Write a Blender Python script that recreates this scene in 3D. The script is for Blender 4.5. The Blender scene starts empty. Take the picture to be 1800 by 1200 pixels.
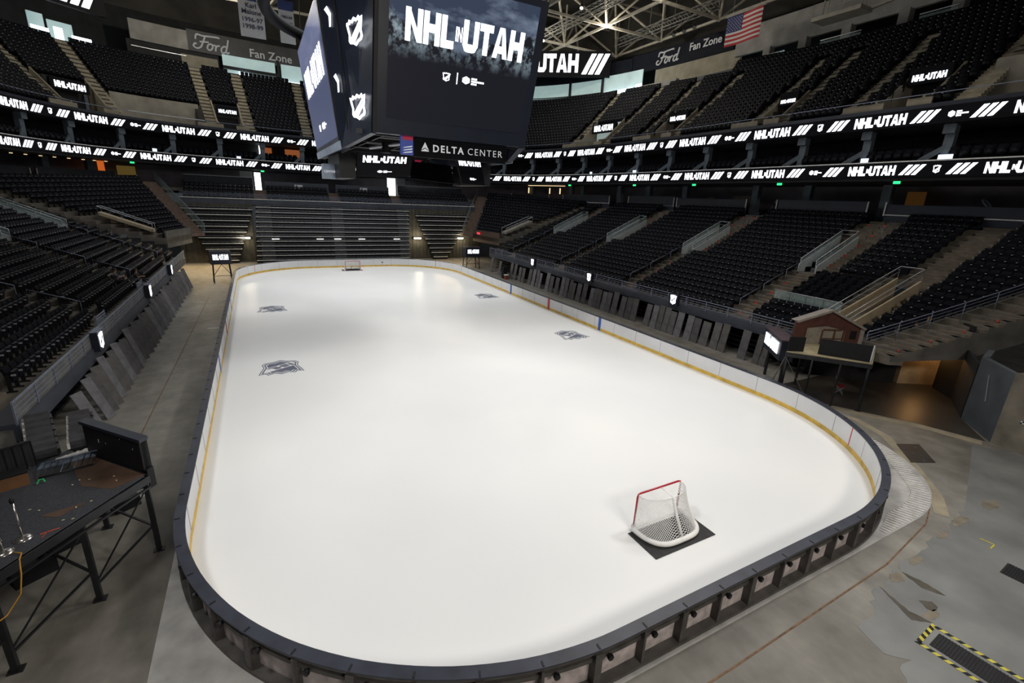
import bpy, bmesh, math, random
import numpy as np
from mathutils import Vector, Matrix

SC = bpy.context.scene
COL = SC.collection
random.seed(7)

# ------------------------------------------------------------------ camera
CAM_P = np.array([-10.37466, -36.10699, 9.70861])
YAW, PITCH, ROLL, FPX = 0.497070714, 0.294253876, 0.0437637, 821.76785
_f = np.array([math.sin(YAW)*math.cos(PITCH), math.cos(YAW)*math.cos(PITCH), -math.sin(PITCH)])
_r = np.array([math.cos(YAW), -math.sin(YAW), 0.0])
_u = np.cross(_r, _f)
_c, _s = math.cos(ROLL), math.sin(ROLL)
CR, CU = _c*_r+_s*_u, -_s*_r+_c*_u
cam_d = bpy.data.cameras.new('camera')
cam = bpy.data.objects.new('camera', cam_d)
COL.objects.link(cam)
cam_d.sensor_width = 36.0
cam_d.lens = FPX/1800*36.0
cam_d.clip_start = 0.05
cam_d.clip_end = 400
M = Matrix.Identity(4)
for i in range(3):
    M[i][0] = CR[i]; M[i][1] = CU[i]; M[i][2] = -_f[i]; M[i][3] = CAM_P[i]
cam.matrix_world = M
SC.camera = cam

def _ray(px, py): return _f + (px-900)/FPX*CR + (600-py)/FPX*CU
def PZ(px, py, z):
    d = _ray(px, py); return CAM_P + d*((z-CAM_P[2])/d[2])
def PX(px, py, x):
    d = _ray(px, py); return CAM_P + d*((x-CAM_P[0])/d[0])
def PY(px, py, y):
    d = _ray(px, py); return CAM_P + d*((y-CAM_P[1])/d[1])
def PROJ(p):
    d = np.asarray(p, float)-CAM_P; z = d@_f
    return (900+FPX*(d@CR)/z, 600-FPX*(d@CU)/z, z)

# ------------------------------------------------------------------ colour management, world, lights
vs = SC.view_settings
SC.display_settings.display_device = 'sRGB'
vs.view_transform = 'Standard'
vs.look = 'None'
vs.exposure = 0.0
vs.gamma = 1.0
vs.use_curve_mapping = False

W = bpy.data.worlds.new('arena_world')
SC.world = W
W.use_nodes = True
bg = W.node_tree.nodes['Background']
bg.inputs[0].default_value = (0.75, 0.82, 0.9, 1)
bg.inputs[1].default_value = 0.04

def spot(name, loc, aim, watts, size=60, blend=.6, color=(1, .97, .92), r=.5):
    d = bpy.data.lights.new(name, 'SPOT')
    d.energy = watts; d.spot_size = math.radians(size); d.spot_blend = blend
    d.color = color; d.shadow_soft_size = r
    o = bpy.data.objects.new(name, d); COL.objects.link(o)
    o.location = loc
    o.rotation_euler = (Vector(aim)-Vector(loc)).to_track_quat('-Z', 'Y').to_euler()
    return o
def area(name, loc, aim, watts, sx, sy, color=(1, .97, .92), spread=180):
    d = bpy.data.lights.new(name, 'AREA')
    d.energy = watts; d.shape = 'RECTANGLE'; d.size = sx; d.size_y = sy
    d.color = color; d.spread = math.radians(spread)
    o = bpy.data.objects.new(name, d); COL.objects.link(o)
    o.location = loc
    o.rotation_euler = (Vector(aim)-Vector(loc)).to_track_quat('-Z', 'Y').to_euler()
    return o
# the sports floods hang in two lines along the catwalks and aim down at the ice
for k, y in enumerate((-26, -13, 0, 13, 26)):
    for sx in (-1, 1):
        spot('flood_light', (sx*21, y*1.05, 30.5), (-sx*1.0, y*.92, 0), 15000 if y < -20 else 11800, 58, .8, (1, .985, .965), 2.4)
area('fill_light', (15, -15, 31), (6, -26, 0), 2000, 12, 12, (1, .94, .84), 160)  # overhead fill without a fixture, placed so the terrace shades the tunnel
area('end_fill_light', (-3, -50, 20), (0, -30, 0), 2600, 10, 4, (1, .93, .84), 150)  # unseen fill added behind the camera for the boards' outer side
area('fill_light', (0, 14, 33), (0, 14, 0), 3800, 26, 26, (.9, .95, 1), 180)  # broad overhead fill, added without a fixture

# ------------------------------------------------------------------ materials
MATS = {}
def mat(name, col, rough=.5, metal=0.0, spec=.5, emit=None, estr=0.0, noise=None, bump=None, alpha=None):
    """noise=(scale, amount[, detail]) varies the colour; bump=(scale, strength)"""
    if name in MATS: return MATS[name]
    m = bpy.data.materials.new(name); m.use_nodes = True
    nt = m.node_tree; b = nt.nodes['Principled BSDF']
    c = (*col, 1)
    b.inputs['Base Color'].default_value = c
    b.inputs['Roughness'].default_value = rough
    b.inputs['Metallic'].default_value = metal
    b.inputs['Specular IOR Level'].default_value = spec
    if emit:
        b.inputs['Emission Color'].default_value = (*emit, 1)
        b.inputs['Emission Strength'].default_value = estr
    if alpha is not None: b.inputs['Alpha'].default_value = alpha
    tc = nt.nodes.new('ShaderNodeTexCoord')
    if noise:
        n = nt.nodes.new('ShaderNodeTexNoise'); n.inputs['Scale'].default_value = noise[0]
        n.inputs['Detail'].default_value = noise[2] if len(noise) > 2 else 5
        r = nt.nodes.new('ShaderNodeValToRGB')
        a = noise[1]
        r.color_ramp.elements[0].position = .3; r.color_ramp.elements[1].position = .72
        r.color_ramp.elements[0].color = (*[x*(1-a) for x in col], 1)
        r.color_ramp.elements[1].color = (*[min(1, x*(1+a)) for x in col], 1)
        nt.links.new(tc.outputs['Object'], n.inputs['Vector'])
        nt.links.new(n.outputs['Fac'], r.inputs['Fac'])
        nt.links.new(r.outputs['Color'], b.inputs['Base Color'])
    if bump:
        n2 = nt.nodes.new('ShaderNodeTexNoise'); n2.inputs['Scale'].default_value = bump[0]
        n2.inputs['Detail'].default_value = 6
        bp = nt.nodes.new('ShaderNodeBump'); bp.inputs['Strength'].default_value = bump[1]
        nt.links.new(tc.outputs['Object'], n2.inputs['Vector'])
        nt.links.new(n2.outputs['Fac'], bp.inputs['Height'])
        nt.links.new(bp.outputs['Normal'], b.inputs['Normal'])
    MATS[name] = m
    return m
def glow(name, col, strength):
    return mat(name, (0, 0, 0), .6, emit=col, estr=strength, spec=.1)

m_led = glow('led_white', (.93, .96, 1), 2.6)
m_screen = mat('screen_black', (.008, .009, .013), .35, noise=(3, .2), emit=(.10, .12, .19), estr=.035)
m_black = mat('black_paint', (.009, .0095, .011), .6, spec=.25, noise=(4, .25))
m_blacksteel = mat('black_steel', (.018, .019, .022), .4, .3, noise=(3, .3))
m_navy = mat('navy_panel', (.014, .018, .032), .4, noise=(2, .2))
m_seat = mat('seat_fabric', (.0045, .0052, .0085), .7, spec=.14, noise=(9, .35))
m_seatpan = mat('seat_plastic', (.005, .006, .0095), .5, spec=.18, noise=(6, .3))
m_arm = mat('armrest_glint', (.30, .305, .33), .3, spec=.6, noise=(5, .2))  # pale tone stands in for glints on the arm tips
m_conc = mat('terrace_concrete', (.135, .12, .098), .85, noise=(1.2, .35), bump=(8, .15))
m_concd = mat('dark_concrete', (.11, .105, .095), .85, noise=(.8, .35), bump=(6, .15))
m_concl = mat('pale_concrete', (.27, .25, .21), .8, noise=(.7, .25), bump=(6, .12))
m_steel = mat('handrail_steel', (.46, .48, .52), .3, .35, noise=(6, .15))
m_rail = mat('painted_rail', (.20, .23, .31), .4, .25, noise=(5, .2))
m_glass = mat('clear_panel', (.34, .44, .43), .1, spec=.5, noise=(.8, .08), alpha=.34)

# ------------------------------------------------------------------ mesh builder
def rotz(a):
    c, s = math.cos(a), math.sin(a); return np.array([[c, -s, 0], [s, c, 0], [0, 0, 1.0]])
class MB:
    def __init__(self): self.v = []; self.f = []; self.n = 0; self.smooth = False
    def add(self, verts, faces):
        k = self.n
        self.v.extend([tuple(map(float, p)) for p in verts])
        self.f.extend([tuple(i+k for i in f) for f in faces]); self.n += len(verts)
        return self
    def box(self, c, s, R=None, taper=1.0):
        """centre c, full sizes s, rotation R (3x3)"""
        h = np.array(s)/2.0; P = []
        for z in (-1, 1):
            t = 1.0 if z < 0 else taper
            for x, y in ((-1, -1), (1, -1), (1, 1), (-1, 1)):
                P.append([x*h[0]*t, y*h[1]*t, z*h[2]])
        P = np.array(P)
        if R is not None: P = P@np.array(R).T
        P = P+np.array(c)
        return self.add(P, [(0, 3, 2, 1), (4, 5, 6, 7), (0, 1, 5, 4), (1, 2, 6, 5), (2, 3, 7, 6), (3, 0, 4, 7)])
    def bb(self, x0, x1, y0, y1, z0, z1): return self.box(((x0+x1)/2, (y0+y1)/2, (z0+z1)/2), (abs(x1-x0), abs(y1-y0), abs(z1-z0)))
    def bar(self, p, q, w, h=None, up=(0, 0, 1)):
        p = np.array(p, float); q = np.array(q, float); h = w if h is None else h
        d = q-p; L = np.linalg.norm(d)
        if L < 1e-6: return self
        d /= L; up = np.array(up, float)
        if abs(d@up) > .98: up = np.array([1., 0, 0])
        s = np.cross(d, up); s /= np.linalg.norm(s); t = np.cross(s, d)
        R = np.stack([s, d, t], 1)
        return self.box((p+q)/2, (w, L, h), R)
    def tube(self, pts, r, seg=8, closed=False, caps=True):
        pts = [np.array(p, float) for p in pts]; n = len(pts); rings = []
        rr = r if hasattr(r, '__len__') else [r]*n
        ref = None
        for i, p in enumerate(pts):
            a = pts[(i-1) % n] if (i > 0 or closed) else p
            b = pts[(i+1) % n] if (i < n-1 or closed) else p
            d = b-a; d = d/(np.linalg.norm(d)+1e-12)
            if ref is None:
                ref = np.array([0, 0, 1.0]) if abs(d[2]) < .9 else np.array([1.0, 0, 0])
            s = np.cross(d, ref); s /= np.linalg.norm(s)+1e-12; t = np.cross(s, d); ref = t
            for k in range(seg):
                a_ = 2*math.pi*k/seg; rings.append(p+rr[i]*(math.cos(a_)*s+math.sin(a_)*t))
        F = []
        m = n if closed else n-1
        for i in range(m):
            for k in range(seg):
                a0 = i*seg+k; a1 = i*seg+(k+1) % seg; b0 = ((i+1) % n)*seg+k; b1 = ((i+1) % n)*seg+(k+1) % seg
                F.append((a0, a1, b1, b0))
        if caps and not closed:
            F.append(tuple(range(seg-1, -1, -1))); F.append(tuple((n-1)*seg+k for k in range(seg)))
        return self.add(rings, F)
    def cyl(self, p, q, r, seg=12, r2=None):
        return self.tube([p, q], [r, r if r2 is None else r2], seg)
    def lathe(self, c, prof, seg=16):
        """prof: list of (radius, z) about the vertical through c"""
        P = []; F = []
        for r, z in prof:
            for k in range(seg):
                a = 2*math.pi*k/seg; P.append((c[0]+r*math.cos(a), c[1]+r*math.sin(a), c[2]+z))
        for i in range(len(prof)-1):
            for k in range(seg):
                F.append((i*seg+k, i*seg+(k+1) % seg, (i+1)*seg+(k+1) % seg, (i+1)*seg+k))
        return self.add(P, F)
    def prism(self, poly, O, U, V, N, d):
        """2-D polygon in the frame (O,U,V), extruded by d along N"""
        O, U, V, N = [np.array(a, float) for a in (O, U, V, N)]
        n = len(poly)
        a = [O+p[0]*U+p[1]*V for p in poly]; b = [x+N*d for x in a]
        F = [tuple(range(n-1, -1, -1)), tuple(range(n, 2*n))]
        F += [(i, (i+1) % n, n+(i+1) % n, n+i) for i in range(n)]
        return self.add(a+b, F)
    def quad(self, a, b, c, d): return self.add([a, b, c, d], [(0, 1, 2, 3)])
    def slab(self, quad, th):
        """closed slab under a (nearly) horizontal polygon"""
        n = len(quad); a = [np.array(p, float) for p in quad]; b = [p-np.array([0, 0, th]) for p in a]
        F = [tuple(range(n)), tuple(range(2*n-1, n-1, -1))]
        F += [(i, n+i, n+(i+1) % n, (i+1) % n) for i in range(n)]
        return self.add(a+b, F)
    def sweep(self, path, prof, closed=False):
        """profile [(offset, z)] (closed loop) along plan path of (point2, normal2)"""
        P = []; F = []; m = len(prof); n = len(path)
        for (p, nn) in path:
            for o, z in prof: P.append((p[0]+nn[0]*o, p[1]+nn[1]*o, z+(p[2] if len(p) > 2 else 0)))
        for i in range(n if closed else n-1):
            j = (i+1) % n
            for k in range(m): F.append((i*m+k, i*m+(k+1) % m, j*m+(k+1) % m, j*m+k))
        if not closed: F += [tuple(range(m)), tuple((n-1)*m+k for k in range(m-1, -1, -1))]
        return self.add(P, F)
    def build(self, name, material, parent=None, smooth=None, local=False):
        me = bpy.data.meshes.new(name)
        V = np.array(self.v) if self.v else np.zeros((0, 3))
        o = bpy.data.objects.new(name, me)
        if local: off = np.zeros(3)
        elif parent is not None: off = np.array(wloc(parent))
        elif len(V):
            off = np.array([(V[:, 0].min()+V[:, 0].max())/2, (V[:, 1].min()+V[:, 1].max())/2, V[:, 2].min()])
            o.location = off
        else: off = np.zeros(3)
        me.from_pydata([tuple(p) for p in (V-off)], [], self.f)
        if smooth or (smooth is None and self.smooth):
            for p in me.polygons: p.use_smooth = True
        bmx = bmesh.new(); bmx.from_mesh(me)
        bmesh.ops.recalc_face_normals(bmx, faces=bmx.faces); bmx.to_mesh(me); bmx.free()
        if material: me.materials.append(material)
        COL.objects.link(o)
        if parent is not None: o.parent = parent
        return o
def wloc(o):
    l = np.zeros(3)
    while o is not None: l = l+np.array(o.location); o = o.parent
    return l
def tag(o, label, cat, group=None, kind=None):
    o['label'] = label; o['category'] = cat
    if group: o['group'] = group
    if kind: o['kind'] = kind
    return o
def thing(name, loc, label, cat, group=None):
    o = bpy.data.objects.new(name, None); COL.objects.link(o)
    o.empty_display_size = .2
    o.location = tuple(map(float, loc)); return tag(o, label, cat, group)
def struct(mb, name, material, label=None):
    o = mb.build(name, material); o['kind'] = 'structure'
    if label: o['label'] = label
    return o
ORD = ['zeroth', 'first', 'second', 'third', 'fourth', 'fifth', 'sixth', 'seventh', 'eighth', 'ninth', 'tenth', 'eleventh', 'twelfth',
       'thirteenth', 'fourteenth', 'fifteenth', 'sixteenth', 'seventeenth', 'eighteenth', 'nineteenth', 'twentieth']
ORD += ['twenty-'+w for w in ORD[1:10]]+['thirtieth']+['thirty-'+w for w in ORD[1:10]]+['fortieth']+['forty-'+w for w in ORD[1:10]]+['fiftieth']

# ------------------------------------------------------------------ block lettering (heavy condensed capitals built as polygons)
def _q(*p): return list(p)
GL = {
 'N': (1.0, [[(0, 0), (.3, 0), (.3, 1), (0, 1)], [(.7, 0), (1, 0), (1, 1), (.7, 1)], [(.24, 1), (.02, 1), (.7, 0), (.97, 0)]]),
 'H': (1.0, [[(0, 0), (.31, 0), (.31, 1), (0, 1)], [(.69, 0), (1, 0), (1, 1), (.69, 1)], [(.25, .38), (.75, .38), (.75, .64), (.25, .64)]]),
 'L': (.8, [[(0, 0), (.32, 0), (.32, 1), (0, 1)], [(.3, 0), (.8, 0), (.8, .25), (.3, .25)]]),
 'i': (.2, [[(0, 0), (.15, 0), (.15, 1), (0, 1)]]),
 'n': (.62, [[(0, 0), (.13, 0), (.13, 1), (0, 1)], [(.49, 0), (.62, 0), (.62, 1), (.49, 1)], [(.13, 1), (.01, 1), (.49, 0), (.61, 0)]]),
 'I': (.32, [[(0, 0), (.32, 0), (.32, 1), (0, 1)]]),
 'U': (1.0, [[(0, .2), (.31, .2), (.31, 1), (0, 1)], [(.69, .2), (1, .2), (1, 1), (.69, 1)], [(0, .22), (.16, .03), (.3, 0), (.7, 0), (.84, .03), (1, .22), (.69, .26), (.31, .26)]]),
 'T': (.88, [[(.28, 0), (.6, 0), (.6, .8), (.28, .8)], [(0, .76), (.88, .76), (.88, 1), (0, 1)]]),
 'A': (1.04, [[(0, 0), (.31, 0), (.5, .86), (.66, 1), (.35, 1)], [(.73, 0), (1.04, 0), (.69, 1), (.44, 1), (.52, .86)], [(.26, .16), (.78, .16), (.72, .4), (.32, .4)]]),
}
def block_text(segs, asp=.62):
    """segs: list of (string, scale, dy) -> (polygons, width) in cap-height units"""
    polys = []; x = 0.0
    for s, sc, dy in segs:
        for ch in s:
            w, ps = GL[ch]
            for p in ps: polys.append([(x+a*asp*sc, dy+b*sc) for a, b in p])
            x += (w*asp+.045)*sc
        x += .02
    return polys, x
WORDMARK, WM_W = block_text([('NHL', 1, 0), ('in', .46, .27), ('UTAH', 1, 0)])
SHIELD_O = [(0, -.62), (.16, -.5), (.36, -.44), (.44, -.3), (.4, -.02), (.47, .3), (.52, .56), (.36, .52), (.3, .64), (.16, .54), (0, .66), (-.16, .54), (-.3, .64), (-.36, .52), (-.52, .56), (-.47, .3), (-.4, -.02), (-.44, -.3), (-.36, -.44), (-.16, -.5)]
def scale_poly(poly, s, dx=0, dy=0): return [(p[0]*s+dx, p[1]*s+dy) for p in poly]
def ring_polys(outer, k):
    inner = scale_poly(outer, k); n = len(outer)
    return [[outer[i], outer[(i+1) % n], inner[(i+1) % n], inner[i]] for i in range(n)]
def shield_polys(s=1.0, dx=0, dy=0):
    """shield: an outline ring and a slanting band"""
    P = ring_polys(SHIELD_O, .76)
    P += [[(-.34, -.26), (-.28, -.36), (.36, .32), (.36, .43)], [(-.2, -.36), (-.08, -.44), (.34, .06), (.34, .2)]]
    return [scale_poly(p, s, dx, dy) for p in P]
def group_logo_polys(s=1.0, dx=0, dy=0):
    """small hexagon mark followed by three short lines of lettering"""
    P = []; hx = [(.45*math.cos(math.pi/6+k*math.pi/3), .45*math.sin(math.pi/6+k*math.pi/3)) for k in range(6)]
    P += ring_polys(hx, .62)
    for k in range(3):
        a = k*math.pi/3+math.pi/6; c, q = math.cos(a), math.sin(a)
        P.append([(.4*c-.05*q, .4*q+.05*c), (-.4*c-.05*q, -.4*q+.05*c), (-.4*c+.05*q, -.4*q-.05*c), (.4*c+.05*q, .4*q-.05*c)])
    for r, (w, y) in enumerate(((.55, .26), (1.35, -.03), (.5, -.32))):
        x = .58
        while x < .58+w:
            P.append([(x, y-.1), (x+.12, y-.1), (x+.12, y+.1), (x, y+.1)]); x += .16
    return [scale_poly(p, s, dx, dy) for p in P]
def slash_polys(h, n=3, w=.3, gap=.14, lean=.62):
    return [[(k*(w+gap)*h, 0), (k*(w+gap)*h+w*h, 0), (k*(w+gap)*h+w*h+lean*h, h), (k*(w+gap)*h+lean*h, h)] for k in range(n)]
def font_mesh(text, size, extrude=.01, bold=0.0, spacing=1.0, align='CENTER', shear=0.0):
    """text as (verts Nx3, faces) in its own x-y plane"""
    cu = bpy.data.curves.new('lettering', 'FONT'); cu.body = text; cu.size = size; cu.extrude = extrude
    cu.offset = bold; cu.space_character = spacing; cu.align_x = align; cu.shear = shear; cu.resolution_u = 3
    o = bpy.data.objects.new('lettering', cu); COL.objects.link(o)
    dg = bpy.context.evaluated_depsgraph_get()
    me = bpy.data.meshes.new_from_object(o.evaluated_get(dg))
    V = np.array([v.co[:] for v in me.vertices]) if len(me.vertices) else np.zeros((0, 3))
    F = [tuple(p.vertices) for p in me.polygons]
    bpy.data.objects.remove(o, do_unlink=True); bpy.data.curves.remove(cu); bpy.data.meshes.remove(me)
    return V, F
def put_text(mb, text, O, U, V, size, **kw):
    O, U, V = [np.array(a, float) for a in (O, U, V)]
    U = U/np.linalg.norm(U); V = V/np.linalg.norm(V); N = np.cross(U, V)
    P, F = font_mesh(text, size, **kw)
    if len(P): mb.add([O+p[0]*U+p[1]*V+p[2]*N for p in P], F)
    return mb
def put_polys(mb, polys, O, U, V, N, d=.02):
    for p in polys: mb.prism(p, O, U, V, N, d)
    return mb
# ================================================================== floor and ice
RW, RL, RC, BH = 12.95, 30.48, 8.53, 1.07
def rounded(off, n_arc=24, rc=RC, w=RW, l=RL):
    """plan outline, counter-clockwise, as (point, outward normal)"""
    out = []; r = rc+off
    for (cx, cy, a0) in ((w-rc, l-rc, 0), (-(w-rc), l-rc, 90), (-(w-rc), -(l-rc), 180), (w-rc, -(l-rc), 270)):
        for k in range(n_arc+1):
            a = math.radians(a0+90*k/n_arc); out.append(((cx+r*math.cos(a), cy+r*math.sin(a)), (math.cos(a), math.sin(a))))
    return out
def dense(path, step):
    """resample a closed (point, normal) outline by arc length"""
    P = np.array([p for p, n in path]); N = np.array([n for p, n in path])
    Q = np.vstack([P, P[:1]]); Nn = np.vstack([N, N[:1]])
    L = np.concatenate([[0], np.cumsum(np.linalg.norm(np.diff(Q, axis=0), axis=1))])
    m = int(round(L[-1]/step)); out = []
    for k in range(m):
        s = L[-1]*k/m; i = min(np.searchsorted(L, s, side='right')-1, len(L)-2)
        t = (s-L[i])/max(L[i+1]-L[i], 1e-9); nn = Nn[i]*(1-t)+Nn[i+1]*t; nn /= np.linalg.norm(nn)
        out.append((tuple(Q[i]*(1-t)+Q[i+1]*t), tuple(nn)))
    return out

# concrete arena floor
def concrete_mat():
    m = bpy.data.materials.new('arena_floor_concrete'); m.use_nodes = True; nt = m.node_tree; b = nt.nodes['Principled BSDF']
    tc = nt.nodes.new('ShaderNodeTexCoord')
    n1 = nt.nodes.new('ShaderNodeTexNoise'); n1.inputs['Scale'].default_value = .22; n1.inputs['Detail'].default_value = 8; n1.inputs['Roughness'].default_value = .62
    n2 = nt.nodes.new('ShaderNodeTexNoise'); n2.inputs['Scale'].default_value = 1.6; n2.inputs['Detail'].default_value = 6
    mp = nt.nodes.new('ShaderNodeMapping'); mp.inputs['Scale'].default_value = (1.0, .35, 1)
    r = nt.nodes.new('ShaderNodeValToRGB')
    r.color_ramp.elements[0].position = .36; r.color_ramp.elements[0].color = (.115, .106, .089, 1)
    r.color_ramp.elements[1].position = .66; r.color_ramp.elements[1].color = (.25, .238, .21, 1)
    mx = nt.nodes.new('ShaderNodeMix'); mx.data_type = 'RGBA'; mx.blend_type = 'OVERLAY'; mx.inputs[0].default_value = .5
    nt.links.new(tc.outputs['Object'], mp.inputs['Vector']); nt.links.new(mp.outputs[0], n1.inputs['Vector'])
    nt.links.new(tc.outputs['Object'], n2.inputs['Vector'])
    nt.links.new(n1.outputs['Fac'], r.inputs['Fac']); nt.links.new(r.outputs[0], mx.inputs[6]); nt.links.new(n2.outputs['Fac'], mx.inputs[7])
    nt.links.new(mx.outputs[2], b.inputs['Base Color']); b.inputs['Roughness'].default_value = .55
    return m
m_floor = concrete_mat()
mb = MB(); mb.bb(-70, 70, -75, 75, -.3, -.03); struct(mb, 'floor', m_floor)
# frosty slab collar round the boards
m_frost = mat('frosted_slab', (.40, .395, .38), .6, noise=(1.1, .35, 8))
mb = MB()
sl = [(13.6-5.2+5.2*math.cos(t), -30.85+5.2+5.2*math.sin(t)) for t in np.linspace(0, -math.pi/2, 20)]
sl += [(-13.3+1.5+1.5*math.cos(t), -30.85+1.5+1.5*math.sin(t)) for t in np.linspace(-math.pi/2, -math.pi, 8)]
sl += [(-13.3, 30.9), (13.6, 30.9)]
mb.slab([(x, y, -.016) for x, y in sl], .03)
struct(mb, 'slab_collar', m_frost)
# ribs of frost over the chilled pipes round the near right corner
m_rib = mat('frost_rib', (.56, .55, .53), .7, noise=(7, .2))
mb = MB(); pth = dense(rounded(.25, 30), .16)
for (p, n) in pth:
    if p[1] < -20 and p[0] > 2:
        out = .75 if p[0] > 6 else .3
        q = np.array([p[0]+n[0]*1.6, p[1]+n[1]*1.6]); c = np.array([8.4, -25.65]); d = q-c
        k = 0
        for L in np.linspace(.3, 1.6, 40):
            q = np.array([p[0]+n[0]*L, p[1]+n[1]*L]); d = q-c
            inside = (q[0] < 13.6 and q[1] > -30.85) and (d[0] < 0 or d[1] > 0 or math.hypot(*d) < 5.2)
            if inside: k = L
        if k > .3: mb.bar((p[0]+n[0]*max(.12, k-.62), p[1]+n[1]*max(.12, k-.62), -.008), (p[0]+n[0]*(k-.03), p[1]+n[1]*(k-.03), -.012), .07, .05)
fr = mb.build('frost_ribs', m_rib); fr['kind'] = 'structure'
# worn grey floor paint, joints and stripes (flat films lying on the concrete)
m_gpaint = mat('grey_floor_paint', (.175, .18, .175), .5, noise=(.55, .3, 8))
m_tan = mat('tan_screed', (.285, .245, .175), .7, noise=(1.5, .25))
m_joint = mat('rusty_joint', (.15, .085, .045), .8, noise=(6, .4))
m_white = mat('white_line', (.62, .61, .58), .6, noise=(5, .15))
rr = random.Random(3)
def ragged(pts, amp, step=.25):
    out = []
    for i in range(len(pts)-1):
        a = np.array(pts[i], float); b = np.array(pts[i+1], float); n = max(1, int(np.linalg.norm(b-a)/step))
        for k in range(n):
            q = a+(b-a)*k/n; out.append((q[0]+rr.uniform(-amp, amp), q[1]+rr.uniform(-amp, amp)))
    out.append(tuple(pts[-1])); return out
mb = MB()
edge = ragged([(11.0, -31.22), (9.2, -31.5), (5.2, -31.72), (3.4, -31.9), (2.5, -32.2), (1.75, -32.4), (1.5, -32.9), (1.9, -33.3), (1.2, -33.5), (.6, -34.2), (.3, -36)], .09, .22)
poly = [(17.2, -29.3)] + edge + [(.3, -44), (26, -44), (26, -31.5), (18.3, -30.6)]
mb.slab([(x, y, -.024) for x, y in poly], .004); struct(mb, 'floor_paint', m_gpaint)
mb = MB()
arc = [(13.5, -22.0), (14.6, -24.0), (14.95, -25.6), (14.3, -27.2), (12.2, -29.2), (10.6, -30.5), (9.4, -31.1)]
pw = []
for i, a in enumerate(arc):
    b = arc[min(i+1, len(arc)-1)]; c = arc[max(i-1, 0)]; d = np.array(b)-np.array(c); d /= np.linalg.norm(d); pw.append((a, (d[1], -d[0])))
mb.sweep(pw, [(-.22, -.028), (.2, -.028), (.2, -.021), (-.22, -.021)])
st = [(14.9, -23.6), (16.0, -25.4), (17.2, -27.3), (17.9, -29.4)]
pw = []
for i, a in enumerate(st):
    b = st[min(i+1, len(st)-1)]; c = st[max(i-1, 0)]; d = np.array(b)-np.array(c); d /= np.linalg.norm(d); pw.append((a, (d[1], -d[0])))
mb.sweep(pw, [(-.25, -.028), (.25, -.028), (.25, -.020), (-.25, -.020)])
struct(mb, 'floor_stripe', m_tan)
mb = MB()
mb.bar((-15.47, -19, -.026), (-15.0, 14, -.026), .035, .012)
for pts in ([(9.9, -30.3), (9.45, -30.75), (8.3, -31.1), (4.9, -31.5), (-2, -31.65), (-12, -31.7)],):
    for a, b in zip(pts[:-1], pts[1:]): mb.bar((*a, -.026), (*b, -.026), .04, .012)
struct(mb, 'floor_joint', m_joint)
mb = MB(); mb.bb(-14.3, -13.35, 2.4, 2.52, -.03, -.022); struct(mb, 'floor_line', m_white)
m_wet = mat('damp_stain', (.075, .066, .05), .35, noise=(2, .3))
mb = MB()
for pts in ([PZ(1545, 1028, 0), PZ(1602, 1088, 0), PZ(1640, 1093, 0), PZ(1598, 1072, 0)], [PZ(1585, 1003, 0), PZ(1625, 1022, 0), PZ(1663, 1046, 0), PZ(1620, 1032, 0)],
            [PZ(1615, 1054, 0), PZ(1640, 1056, 0), PZ(1650, 1066, 0), PZ(1642, 1074, 0), PZ(1630, 1068, 0)]):
    c = np.mean(pts, axis=0); q = ragged([(p[0], p[1]) for p in pts]+[(pts[0][0], pts[0][1])], .02, .1)[:-1]
    mb.slab([(x, y, -.0195) for x, y in q], .003)
struct(mb, 'floor_stain', m_wet)
m_bare = mat('bare_concrete_patch', (.19, .165, .125), .75, noise=(2, .3))
mb = MB()
for (cx, cy, rx, ry) in ((3.9, -32.95, .3, .14), (9.6, -31.55, .5, .16), (8.1, -31.62, .35, .1), (5.9, -31.8, .4, .1), (11.8, -31.6, .5, .2), (4.6, -31.9, .3, .16)):
    q = [(cx+rx*math.cos(t)*(1+rr.uniform(-.35, .25)), cy+ry*math.sin(t)*(1+rr.uniform(-.35, .25))) for t in np.linspace(0, 2*math.pi, 22)[:-1]]
    mb.slab([(x, y, -.0195) for x, y in q], .003)
struct(mb, 'worn_patch', m_bare)

# ice sheet
def ice_mat():
    m = bpy.data.materials.new('ice'); m.use_nodes = True; nt = m.node_tree; b = nt.nodes['Principled BSDF']
    tc = nt.nodes.new('ShaderNodeTexCoord')
    n = nt.nodes.new('ShaderNodeTexNoise'); n.inputs['Scale'].default_value = .09; n.inputs['Detail'].default_value = 3
    r = nt.nodes.new('ShaderNodeValToRGB')
    r.color_ramp.elements[0].position = .3; r.color_ramp.elements[0].color = (.74, .755, .765, 1)
    r.color_ramp.elements[1].position = .7; r.color_ramp.elements[1].color = (.845, .845, .835, 1)
    nt.links.new(tc.outputs['Object'], n.inputs['Vector']); nt.links.new(n.outputs['Fac'], r.inputs['Fac'])
    nt.links.new(r.outputs[0], b.inputs['Base Color'])
    b.inputs['Roughness'].default_value = .32; b.inputs['Specular IOR Level'].default_value = .22
    n2 = nt.nodes.new('ShaderNodeTexNoise'); n2.inputs['Scale'].default_value = 1.2; n2.inputs['Detail'].default_value = 4
    bp = nt.nodes.new('ShaderNodeBump'); bp.inputs['Strength'].default_value = .03
    nt.links.new(tc.outputs['Object'], n2.inputs['Vector']); nt.links.new(n2.outputs['Fac'], bp.inputs['Height']); nt.links.new(bp.outputs[0], b.inputs['Normal'])
    return m
m_ice = ice_mat()
ice = thing('ice_sheet', (0, 0, 0), 'white ice sheet filling the rink inside the boards', 'ice rink')
mb = MB(); mb.slab([(p[0], p[1], 0) for p, n in rounded(.02, 24)], .04); mb.build('ice_surface', m_ice, ice)
m_inkice = mat('logo_ink', (.10, .115, .17), .5, noise=(5, .25))
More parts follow.
